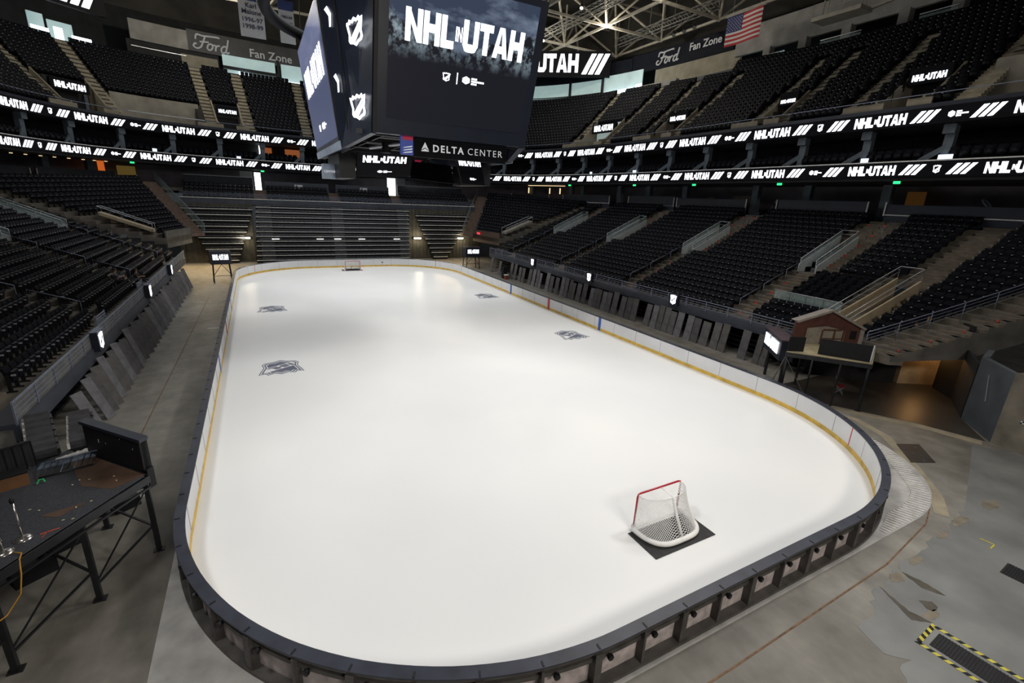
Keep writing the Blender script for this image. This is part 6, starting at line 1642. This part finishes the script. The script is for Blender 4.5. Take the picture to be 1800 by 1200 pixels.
# ================================================================== camera platform, wooden cabin and lit sign at the right corner
ZD = 2.6
dk = [PZ(1383, 617, ZD), PZ(1534, 639, ZD), PZ(1540, 611, ZD), PZ(1412, 600, ZD)]
g = thing('camera_platform', (*((dk[0]+dk[2])/2)[:2], 0), 'black scaffold platform with pale plywood deck at the right corner', 'platform')
m_deck = mat('pale_plywood', (.34, .29, .18), .6, noise=(1.5, .15))
b = MB(); b.slab(dk, .05); b.build('deck', m_deck, g)['label'] = 'pale plywood deck'
b = MB()
for i in range(4): b.bar(dk[i]-np.array([0, 0, .17]), dk[(i+1) % 4]-np.array([0, 0, .17]), .07, .22)
b.build('edge_beam', m_blacksteel, g)
for i in range(4): p = dk[i]*.96+((dk[0]+dk[2])/2)*.04; b = MB(); b.bar((p[0], p[1], ZD-.1), (p[0], p[1], -.03), .1); b.box((p[0], p[1], -.02), (.25, .25, .02)); b.build('leg', m_blacksteel, g)
for t in (.33, .66): p = dk[0]*(1-t)+dk[1]*t; b = MB(); b.bar((p[0], p[1], ZD-.1), (p[0], p[1], -.03), .07); b.build('leg', m_blacksteel, g)
b = MB(); b.bar((dk[0][0], dk[0][1], ZD-.3), (dk[0][0]-.55, dk[0][1]+.1, 1.0), .04); b.bar((dk[0][0], dk[0][1], ZD-.3), (*(dk[0]*.67+dk[1]*.33)[:2], .3), .03); b.build('diagonal_brace', m_steel if False else m_frame, g)
# black skirts standing on the deck
for (pa, pb, z1, lb) in (((1384, 617), (1412, 618), .8, 'left'), ((1437, 622), (1530, 637), .85, 'right')):
    a_, c_ = PZ(*pa, ZD), PZ(*pb, ZD); n_ = np.cross(c_-a_, [0, 0, 1]); n_ /= np.linalg.norm(n_); b = MB(); b.prism([(0, 0.0), (1, 0.0), (1, z1), (0, z1)], a_, c_-a_, (0, 0, 1), -n_, .05); o = b.build('deck_screen', m_black); tag(o, f'black cloth screen standing along the front of the camera platform, {lb} of two', 'screen', 'black screens on the camera platform')
    if lb == 'right': b = MB(); b.bar(c_+np.array([0, 0, .0]), c_+np.array([0, 0, .9]), .06); b.build('pale_end_post', m_alu, o)
# gabled brown cabin front
A = PZ(1404, 603, ZD); B = PZ(1516, 606, ZD); U = (B-A); Lc = np.linalg.norm(U); U = U/Lc; N = np.cross([0, 0, 1], U); N = N if N[0] > 0 else -N
def on_plane(px, py):
    d = _ray(px, py); t = ((A-CAM_P)@N)/(d@N); q = CAM_P+d*t; return ((q-A)@U, q[2]-ZD)
pk = on_plane(1462, 545); eL = on_plane(1400, 564); eR = on_plane(1519, 578)
m_wood = mat('cabin_red_brown', (.085, .030, .022), .6, noise=(3, .25)); m_trimc = mat('cabin_trim', (.26, .235, .21), .6, noise=(4, .15)); m_shed = mat('cabin_door', (.23, .205, .16), .6, noise=(3, .2))
g = thing('wooden_cabin', tuple(A+U*Lc/2), 'small gabled red-brown cabin front on the platform, among the right seats', 'cabin')
hgt = max(.6, eL[1]); hr = max(.6, eR[1])
b = MB(); b.prism([(eL[0], -.0), (eR[0], -.0), (eR[0], hr), (pk[0], pk[1]), (eL[0], hgt)], A, U, (0, 0, 1), N, .12); b.build('front_wall', m_wood, g)
for (p, q) in ((eL, pk), (pk, eR)): b = MB(); b.bar(A+U*p[0]+np.array([0, 0, p[1]])-N*.06, A+U*q[0]+np.array([0, 0, q[1]])-N*.06, .22, .12); b.build('gable_trim', m_trimc, g)
b = MB(); b.add([A+U*eL[0]+np.array([0, 0, eL[1]]), A+U*pk[0]+np.array([0, 0, pk[1]]), A+U*pk[0]+np.array([0, 0, pk[1]])+N*.5, A+U*eL[0]+np.array([0, 0, eL[1]])+N*.5], [(0, 1, 2, 3)]); b.add([A+U*eR[0]+np.array([0, 0, eR[1]]), A+U*pk[0]+np.array([0, 0, pk[1]]), A+U*pk[0]+np.array([0, 0, pk[1]])+N*.5, A+U*eR[0]+np.array([0, 0, eR[1]])+N*.5], [(0, 1, 2, 3)]); b.build('roof', m_trimc, g)
d0, d1 = on_plane(1412, 600), on_plane(1478, 604); dt = on_plane(1440, 570)
x0, x1 = d0[0], d1[0]; hd = dt[1]*.92
b = MB(); b.prism([(x0, .0), (x1, .0), (x1, hd*.78), ((x0+x1)/2, hd*1.02), (x0, hd*.88)], A-N*.05, U, (0, 0, 1), -N, .05); b.build('pale_shed_front', m_shed, g)
dr = MB(); w = (x1-x0)
for (u0, u1, v0, v1) in ((.38, .42, 0, .8), (.70, .74, 0, .8), (.94, .98, 0, .8), (.38, .98, .3, .36), (.38, .98, .02, .07), (.42, .9, .78, .86)): dr.prism([(x0+w*u0, hd*v0), (x0+w*u1, hd*v0), (x0+w*u1, hd*v1), (x0+w*u0, hd*v1)], A-N*.1, U, (0, 0, 1), -N, .03)
dr.build('door_frame', m_wood, g)
b = MB(); b.prism([(eR[0]-.2, 0), (eR[0]+.02, 0), (eR[0]+.02, hr), (eR[0]-.2, hr)], A-N*.01, U, (0, 0, 1), -N, .06); b.build('corner_board', m_trimc, g)
b = MB(); b.prism([(eR[0]-.75, hr*.35), (eR[0]-.4, hr*.35), (eR[0]-.4, hr*.85), (eR[0]-.75, hr*.85)], A-N*.01, U, (0, 0, 1), -N, .03); b.build('dark_window', m_black, g)
# lit sign box at the end of the platform
TL, TR = PZ(1347, 582, 2.72), PZ(1371, 603, 2.72); hb = .66
Uq = (TR-TL); Ls = np.linalg.norm(Uq); Uq /= Ls; Nq = np.cross(Uq, [0, 0, 1]); Nq = Nq if Nq@(CAM_P-TL) > 0 else -Nq
g = thing('lit_sign_box', (*((TL+TR)/2)[:2], 0), 'dark box with bright white wordmark sign left of the camera platform', 'sign')
b = MB(); b.prism([(-.2, -.95), (Ls+.25, -.95), (Ls+.25, .18), (-.2, .18)], TL-Nq*.02, Uq, (0, 0, 1), -Nq, .7); b.build('box', m_navy, g)
b = MB(); b.prism([(-.25, .18), (Ls+.3, .18), (Ls+.3, .26), (-.25, .26)], TL+Nq*.05, Uq, (0, 0, 1), -Nq, .85); b.build('lid', mat('purple_brown_lid', (.075, .05, .062), .5, noise=(2, .2)), g)
b = MB(); k_ = Ls*.92/WM_W; put_polys(b, [[(u*k_+Ls*.04, (v-1)*hb) for u, v in p] for p in WORDMARK], TL+Nq*.0, Uq, (0, 0, 1), Nq, .03); b.build('wordmark', m_led, g)
for u in (.0, Ls): q = TL+Uq*u-Nq*.4; b = MB(); b.bar((q[0], q[1], 2.4), (q[0], q[1], -.03), .12); b.build('leg', m_blacksteel, g)
# red folding chair under the platform
cx_, cy_ = PZ(1474, 690, 0)[:2]
m_redc = mat('chair_red', (.20, .012, .012), .5, noise=(4, .15))
g = thing('folding_chair', (cx_, cy_, -.03), 'red folding chair with pale steel legs in the dark under the platform', 'chair')
Rz = rotz(.5); Tc = lambda p: Rz@np.array(p, float)+np.array([cx_, cy_, -.03])
b = MB(); b.box(Tc((0, 0, .46)), (.44, .42, .05), Rz); b.build('seat', m_redc, g); b = MB(); b.box(Tc((0, .25, .78)), (.42, .04, .24), Rz); b.build('backrest', m_redc, g)
for s in (-1, 1):
    b = MB(); b.tube([Tc((s*.22, .3, .95)), Tc((s*.22, .2, .5)), Tc((s*.22, -.2, 0))], .016, 6); b.build('leg', m_steel, g, True); b = MB(); b.tube([Tc((s*.2, -.18, .46)), Tc((s*.2, .24, 0))], .016, 6); b.build('leg', m_steel, g, True)
b = MB(); b.tube([Tc((-.22, .3, .95)), Tc((.22, .3, .95))], .016, 6); b.build('top_bar', m_steel, g, True)

# ================================================================== vehicle tunnel at the right corner
def vwall(mb_, pts, z0, z1, th=.3):
    for a, b in zip(pts[:-1], pts[1:]):
        a, b = np.array(a, float), np.array(b, float); d = (b-a)/np.linalg.norm(b-a); n = np.array([-d[1], d[0]])*th
        mb_.slab([(*a, z1), (*b, z1), (*(b+n), z1), (*(a+n), z1)], z1-z0)
m_tunw = mat('tunnel_block', (.42, .30, .17), .8, noise=(1.3, .25)); m_bgw = mat('blue_grey_wall', (.085, .098, .115), .55, noise=(.8, .25)); m_bew = mat('stained_concrete', (.19, .17, .135), .85, noise=(.9, .4), bump=(4, .2))
w = MB(); vwall(w, [(23.2, -23.7), (26.2, -25.4)], -.03, 4.2); vwall(w, [(26.2, -25.4), (29.5, -24.4)], -.03, 4.2); struct(w, 'wall_tunnel_back', m_tunw)
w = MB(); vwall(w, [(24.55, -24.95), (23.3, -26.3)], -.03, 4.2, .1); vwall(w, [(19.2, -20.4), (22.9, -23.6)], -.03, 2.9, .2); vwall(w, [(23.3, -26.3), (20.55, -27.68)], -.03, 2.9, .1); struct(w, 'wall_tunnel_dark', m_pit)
w = MB(); vwall(w, [(18.42, -29.52), (20.45, -27.75)], -.03, 3.3, -.25); vwall(w, [(20.45, -27.75), (22.6, -27.3)], -.03, 3.3, -.25); struct(w, 'wall_tunnel_door', m_bgw)
w = MB(); vwall(w, [(17.7, -35), (18.05, -31.0), (18.42, -29.52)], -.03, 3.35, -.5); struct(w, 'wall_tunnel_right', m_bew)
b = MB(); b.bar((19.28, -28.68, 1.5), (19.58, -28.42, 2.7), .03, .02); tag(b.build('door_bar', m_alu), 'thin pale bar on the blue-grey tunnel wall', 'bar')
tg = thing('survey_target', (18.2, -30.35, 1.35), 'small black and white round target sticker on the concrete wall', 'sticker')
dq = np.array([18.42-18.05, -29.52+31.0, 0]); dq /= np.linalg.norm(dq); nq = np.array([-dq[1], dq[0], 0])
for q in range(4):
    t0 = q*math.pi/2; b = MB(); b.prism([(0, 0)]+[(.07*math.cos(t), .07*math.sin(t)) for t in np.linspace(t0, t0+math.pi/2, 6)], np.array([18.22, -30.3, 1.35])+nq*.012, dq, (0, 0, 1), nq, .006); b.build('quarter', m_black if q % 2 else m_offw, tg)
b = MB(); put_text(b, 'tap', np.array([18.08, -30.85, 2.05])+nq*.012, -dq, (0, 0, 1), .4, extrude=.004, bold=.006); b.bar(np.array([18.2, -30.35, 2.22])+nq*.015, np.array([18.02, -31.1, 2.2])+nq*.015, .012, .03); tag(b.build('sprayed_writing', m_black), 'black sprayed writing on the concrete wall at the right edge', 'writing')
for (x, y, z, e, c) in ((24.6, -24.3, 3.4, 0, (1, .55, .2)), (26.2, -26.2, 2.6, 95, (1, .55, .2)), (24.2, -24.9+.45, 2.3, 42, (1, .55, .2))):
    if e: d = bpy.data.lights.new('tunnel_lamp', 'POINT'); d.energy = e; d.color = c; d.shadow_soft_size = .25; o = bpy.data.objects.new('tunnel_lamp', d); COL.objects.link(o); o.location = (x, y, z)
w = MB(); w.slab([(20.1, -23.9, 2.2), (24.6, -26.8, 3.1), (30, -27, 3.4), (30, -21, 3.4), (20.6, -21, 2.2)], .08); struct(w, 'tunnel_shade_slab', m_pit)  # slab added under the flank to deepen the tunnel's shade
w = MB(); w.slab([(x, y, -.0235) for x, y in ((15.2, -23.3), (16.3, -25.1), (17.5, -27.1), (18.3, -29.4), (20.4, -27.8), (30, -27), (30, -21), (16, -21))], .004); struct(w, 'floor_tunnel_shade', mat('floor_shade_dark', (.036, .031, .026), .4, noise=(.6, .35)))  # dark film whose colour imitates the shade on the tunnel floor
# floor hatch, trench grates with hazard tape, tape mark
m_hatch = mat('hatch_plate', (.05, .046, .042), .5, .4, noise=(2, .3)); m_haz = mat('hazard_yellow', (.52, .46, .05), .6, noise=(6, .2))
g = thing('floor_hatch', (13.75, -28.5, -.03), 'dark square steel hatch in the floor outside the near right corner', 'hatch')
hq = [(13.92, -27.76), (14.89, -28.23), (13.61, -29.33), (12.61, -28.88)]; b = MB(); b.slab([(x, y, -.015) for x, y in hq], .03); b.build('plate', m_hatch, g)
for (x, y) in ((13.6, -28.55), (14.35, -28.3), (13.3, -29.05)): b = MB(); b.box((x, y, -.012), (.2, .06, .012), rotz(.6)); b.build('lift_handle', m_frame, g)
def grate(c, L_, W_, ang, label, tape):
    R = rotz(ang); T = lambda x, y, z=0: R@np.array([x, y, z])+np.array([c[0], c[1], -.02]); g = thing('trench_grate', (c[0], c[1], -.02), label, 'grate', 'floor grates')
    b = MB(); b.slab([T(-W_/2, -L_/2), T(W_/2, -L_/2), T(W_/2, L_/2), T(-W_/2, L_/2)], .02); b.build('pit', m_pit, g)
    b = MB()
    for k in range(int(L_/.06)): y = -L_/2+.06*(k+.5); b.box(T(0, y, .006), (W_, .022, .012), R)
    b.build('bars', m_blacksteel, g)['kind'] = 'stuff'
    if tape:
        bk, yl = MB(), MB(); o = .16
        def edge(p, q):
            p, q = np.array(p), np.array(q); d = q-p; n = max(2, int(np.linalg.norm(d)/.11)); u = d/np.linalg.norm(d); v = np.array([-u[1], u[0]])
            for k in range(n):
                a, c2 = p+d*k/n, p+d*(k+1)/n; quad = [a-v*.05, c2-v*.05, c2+v*.05+u*.06, a+v*.05+u*.06]; (yl if k % 2 else bk).slab([T(x, y, .003) for x, y in quad], .004)
        w2, l2 = W_/2+o, L_/2+o; edge((-w2, -l2), (-w2, l2)); edge((-w2, l2), (w2, l2)); edge((w2, l2), (w2, -l2)); yl.build('yellow_tape', m_haz, g)['kind'] = 'stuff'; bk.build('black_tape', m_black, g)['kind'] = 'stuff'
grate((3.15, -34.1), 1.55, .62, .06, 'black floor grate framed in yellow and black hazard tape, lower right', True)
grate((8.05, -33.6), 1.0, .75, .06, 'dark floor grate at the right edge of the picture', False)
b = MB(); b.bar((9.05, -32.22, -.018), (9.1, -32.56, -.018), .04, .006); b.bar((9.1, -32.56, -.018), (8.75, -32.58, -.018), .04, .006); tag(b.build('tape_mark', m_haz), 'yellow corner mark of tape on the grey floor', 'tape mark')

# ================================================================== sign stands in the far corners
def sign_stand(cx, cy, w, d_, z0, z1, ang, label):
    R = rotz(ang); T = lambda x, y, z: R@np.array([x, y, 0])+np.array([cx, cy, z]); g = thing('sign_stand', (cx, cy, -.03), label, 'sign stand', 'lit sign stands in the far corners')
    for x in (-w/2, w/2):
        for y in (-d_/2, d_/2): b = MB(); b.bar(T(x*.9, y*.9, z0), T(x*1.02, y*1.02, -.03), .09); b.build('leg', m_blacksteel, g)
    b = MB(); b.bar(T(-w/2, -d_/2, .75), T(w/2, -d_/2, .75), .05); b.bar(T(-w/2, -d_/2, .75), T(0, -d_/2, z0), .05); b.bar(T(w/2, -d_/2, .75), T(0, -d_/2, z0), .05); b.bar(T(w/2, -d_/2, .6), T(w/2, d_/2, .6), .05); b.bar(T(-w/2, -d_/2, .6), T(-w/2, d_/2, .6), .05); b.build('brace', m_blacksteel, g)
    b = MB(); b.box(T(0, 0, (z0+z1)/2), (w*1.15, d_*1.1, z1-z0), R); b.build('cabinet', m_navy, g)
    hh = (z1-z0)*.42; k_ = w*.86/WM_W; b = MB(); Uq = R@np.array([1, 0, 0.]); Nq = R@np.array([0, -1, 0.]); put_polys(b, [[(u*k_-w*.43, v*hh) for u, v in p] for p in WORDMARK], T(0, -d_*.55, z0+(z1-z0)*.34), Uq, (0, 0, 1), Nq, .03); b.build('wordmark', m_led, g)
sign_stand(-14.2, 22.1, 1.65, 1.1, 1.95, 3.3, .12, 'black stand carrying a lit wordmark sign in the far left corner')
sign_stand(16.2, 26.2, 2.0, 1.3, 1.75, 3.05, .02, 'black stand carrying a lit wordmark sign in the far right corner')
b = MB(); p = PX(890, 481, 17.0); b.lathe((17.0, p[1], -.03), [(0, 0), (.26, 0), (.3, .5), (.28, .52), (0, .52)], 14); o = b.build('orange_bin', mat('bin_orange', (.22, .06, .03), .5, noise=(4, .2))); tag(o, 'small orange-red bin among the leaning boards, far right', 'bin'); b = MB(); b.lathe((17.0, p[1], .49), [(0, 0), (.31, 0), (.31, .05), (0, .06)], 14); b.build('lid', m_offw, o)
b = MB(); b.box((17.1, p[1]+.75, .72), (.5, .6, 1.5)); tag(b.build('black_case', m_black), 'black upright case behind the orange bin', 'case')
m_exr = glow('exit_red', (1, .03, .05), 2.0)
b = MB(); b.box((19.45, 31.2, 4.55), (.06, 1.0, .26)); tag(b.build('exit_sign', m_exr), 'glowing red exit sign under the far right corner block', 'exit sign')

# ================================================================== people
m_skin = mat('skin', (.42, .24, .17), .55, noise=(6, .08)); m_hair = mat('hair_brown', (.03, .018, .012), .7, noise=(20, .3)); m_shirt = mat('shirt_blue_grey', (.05, .065, .09), .8, noise=(8, .2)); m_short = mat('shorts_dark', (.02, .02, .025), .8, noise=(8, .2)); m_shoe = mat('shoe_white', (.55, .55, .54), .6, noise=(6, .1)); m_redsh = mat('shirt_dark_red', (.12, .025, .025), .8, noise=(8, .2)); m_suit = mat('clothes_black', (.008, .008, .01), .8, noise=(8, .2))
def skinned(name, joints, bones, m, parent, base, yaw, root=0):
    R = rotz(yaw); me = bpy.data.meshes.new(name); me.from_pydata([tuple(R@np.array(p[:3])+np.array(base)-wloc(parent)) for p in joints], bones, [])
    o = bpy.data.objects.new(name, me); COL.objects.link(o); o.parent = parent; me.materials.append(m)
    sk = o.modifiers.new('skin', 'SKIN'); o.modifiers.new('smooth', 'SUBSURF').levels = 1; o.modifiers['smooth'].render_levels = 2
    if not me.skin_vertices: bpy.context.view_layer.objects.active = o
    lay = me.skin_vertices[0].data if me.skin_vertices else None
    if lay:
        for v, p in zip(lay, joints): v.radius = (p[3], p[3] if len(p) < 5 else p[4])
        lay[root].use_root = True
    return o
def person(base, yaw, pose, shirt, pants, label, legs_bare):
    g = thing('person', base, label, 'person')
    J = pose['J']; B = pose['B']
    skinned('body', J, B, m_skin, g, base, yaw)
    def sub_(names, grow, m, nm):
        idx = [pose['N'].index(n) for n in names]; jj = [tuple(J[i][:3])+tuple(x*grow for x in J[i][3:]) for i in idx]
        bb = [(idx.index(a), idx.index(b)) for a, b in B if a in idx and b in idx]; skinned(nm, jj, bb, m, g, base, yaw)
    sub_(['pelvis', 'waist', 'chest', 'neckbase', 'shl', 'shr', 'ell', 'elr'], 1.16, shirt, 'shirt')
    sub_(['pelvis', 'hl', 'hr', 'kl', 'kr']+([] if legs_bare else ['al', 'ar']), 1.17, pants, 'trousers' if not legs_bare else 'shorts')
    R = rotz(yaw); hd = np.array(J[pose['N'].index('head')][:3])
    b = MB()
    for (dz, r) in ((0, 0),): pass
    c = R@(hd+np.array([0, -.018, .03]))+np.array(base); b.lathe(c, [(.102, -.02), (.108, .03), (.1, .08), (.06, .118), (0, .125)], 14); b.build('hair', m_hair, g, True)
    # face: nose, eyes, mouth, ears (the figure looks along +y in its own frame)
    f = MB()
    for q in ((-.035, .088, .0), (.035, .088, .0)): f.lathe(R@(hd+np.array(q))+np.array(base)-np.array([0, 0, .008]), [(0, 0), (.012, .004), (.012, .012), (0, .016)], 8)
    f.build('eyes', m_black, g); f = MB(); f.tube([R@(hd+np.array([0, .095, .0]))+np.array(base), R@(hd+np.array([0, .118, -.035]))+np.array(base)], [.01, .017], 6)
    for s in (-1, 1): f.tube([R@(hd+np.array([s*.095, 0, .02]))+np.array(base), R@(hd+np.array([s*.105, -.012, -.03]))+np.array(base)], [.018, .012], 6)
    f.build('nose_and_ears', m_skin, g); f = MB(); f.bar(R@(hd+np.array([-.025, .098, -.06]))+np.array(base), R@(hd+np.array([.025, .098, -.06]))+np.array(base), .01, .01); f.build('mouth', m_redc, g)
    for s, w_, e_ in (('l', 'wl', 'ell'), ('r', 'wr', 'elr')):
        W_ = np.array(J[pose['N'].index(w_)][:3]); E_ = np.array(J[pose['N'].index(e_)][:3]); d = (W_-E_)/np.linalg.norm(W_-E_); sd = np.cross(d, [0, 0, 1]); sd /= np.linalg.norm(sd)+1e-9; up = np.cross(sd, d)
        h = MB(); Tt = lambda p: R@p+np.array(base)
        h.tube([Tt(W_), Tt(W_+d*.05), Tt(W_+d*.09)], [.026, .04, .036], 8)
        for k, (o_, L_) in enumerate(((-.03, .07), (-.01, .082), (.011, .078), (.03, .06))): h.tube([Tt(W_+d*.085+sd*o_), Tt(W_+d*(.085+L_*.55)+sd*o_-up*.008), Tt(W_+d*(.085+L_)+sd*o_-up*.03)], [.0095, .009, .007], 6)
        h.tube([Tt(W_+d*.03+sd*.03), Tt(W_+d*.06+sd*.058), Tt(W_+d*.09+sd*.062)], [.012, .011, .008], 6); h.build('hand', m_skin, g, True)
    for a in ('tl', 'tr'):
        i = pose['N'].index(a); h = pose['N'].index('a'+a[1]); p0, p1 = np.array(J[h][:3]), np.array(J[i][:3]); s_ = MB(); s_.tube([R@(p0+(p1-p0)*t)+np.array(base) for t in (-.25, .3, .75, 1.05)], [.05, .055, .05, .03], 8); s_.build('shoe', m_shoe if legs_bare else m_suit, g, True)
    return g
def make_pose(P):
    N = ['pelvis', 'waist', 'chest', 'neckbase', 'neck', 'head', 'crown', 'shl', 'ell', 'wl', 'shr', 'elr', 'wr', 'hl', 'kl', 'al', 'tl', 'hr', 'kr', 'ar', 'tr']
    r = {'pelvis': (.13, .11), 'waist': (.125, .1), 'chest': (.15, .115), 'neckbase': (.08, .07), 'neck': (.05, .055), 'head': (.082, .095), 'crown': (.05, .06), 'shl': (.062,), 'ell': (.043,), 'wl': (.028,), 'shr': (.062,), 'elr': (.043,), 'wr': (.028,), 'hl': (.09,), 'kl': (.06,), 'al': (.038,), 'tl': (.03,), 'hr': (.09,), 'kr': (.06,), 'ar': (.038,), 'tr': (.03,)}
    J = [tuple(P[n])+(r[n] if len(r[n]) > 1 else r[n]*2) for n in N]; ix = N.index
    B = [(ix(a), ix(b)) for a, b in (('pelvis', 'waist'), ('waist', 'chest'), ('chest', 'neckbase'), ('neckbase', 'neck'), ('neck', 'head'), ('head', 'crown'), ('chest', 'shl'), ('shl', 'ell'), ('ell', 'wl'), ('chest', 'shr'), ('shr', 'elr'), ('elr', 'wr'), ('pelvis', 'hl'), ('hl', 'kl'), ('kl', 'al'), ('al', 'tl'), ('pelvis', 'hr'), ('hr', 'kr'), ('kr', 'ar'), ('ar', 'tr'))]
    return {'J': J, 'B': B, 'N': N}
SIT = make_pose({'pelvis': (0, 0, .52), 'waist': (0, -.04, .68), 'chest': (0, -.09, .88), 'neckbase': (0, -.08, 1.03), 'neck': (0, -.06, 1.1), 'head': (0, -.03, 1.21), 'crown': (0, -.03, 1.27), 'shl': (-.19, -.08, .97), 'ell': (-.25, .1, .75), 'wl': (-.12, .32, .78), 'shr': (.19, -.08, .97), 'elr': (.25, .1, .75), 'wr': (.12, .32, .78), 'hl': (-.1, .06, .51), 'kl': (-.14, .46, .60), 'al': (-.13, .72, .30), 'tl': (-.13, .88, .30), 'hr': (.1, .06, .51), 'kr': (.14, .46, .56), 'ar': (.13, .62, .16), 'tr': (.13, .78, .12)})
STAND = make_pose({'pelvis': (0, 0, .95), 'waist': (0, 0, 1.1), 'chest': (0, 0, 1.3), 'neckbase': (0, 0, 1.46), 'neck': (0, .01, 1.52), 'head': (0, .03, 1.63), 'crown': (0, .03, 1.7), 'shl': (-.2, 0, 1.4), 'ell': (-.27, .0, 1.12), 'wl': (-.27, .1, .88), 'shr': (.2, 0, 1.4), 'elr': (.27, 0, 1.12), 'wr': (.27, .1, .88), 'hl': (-.1, 0, .92), 'kl': (-.12, .02, .5), 'al': (-.12, -.02, .08), 'tl': (-.13, .14, .04), 'hr': (.1, 0, .92), 'kr': (.12, .03, .5), 'ar': (.12, 0, .08), 'tr': (.13, .16, .04)})
for k, (x, y) in enumerate(PERSON_AT):
    root = bpy.data.objects.new('stadium_chair', None); COL.objects.link(root); root.location = (x-.42, y, zrow(1-k)); root.rotation_euler = (0, 0, math.pi/2)
    tag(root, f'black seat with its pan folded down under the person {("in grey-blue", "in dark clothes")[k]}', 'chair', 'occupied seats of the left stand')
    for nm, o in proto('fold').items():
        if nm == 'seat_pan': b = MB(); b.box((0, -.2, .43), (.44, .36, .07)); c = b.build('seat_pan', m_seatpan, None, local=True); c.parent = root
        elif nm != 'armrest': c = o.copy(); COL.objects.link(c); c.parent = root
person((xrow(-1, 1)-.26, 5.6, zrow(1)), -math.pi/2+.1, SIT, m_shirt, m_short, 'person in grey-blue shirt and shorts lounging in the front left seats, feet up', True)
person((xrow(-1, 0)-.26, 7.5, zrow(0)), -math.pi/2-.2, SIT, m_suit, m_short, 'person in dark clothes sitting by the left front railing', False)
pp = PX(1357, 392, 36.3); person((36.3, pp[1], 9.05), math.pi/2, STAND, m_suit, m_suit, 'person in black standing at the top of the right stairs beside the warm doorway', False)
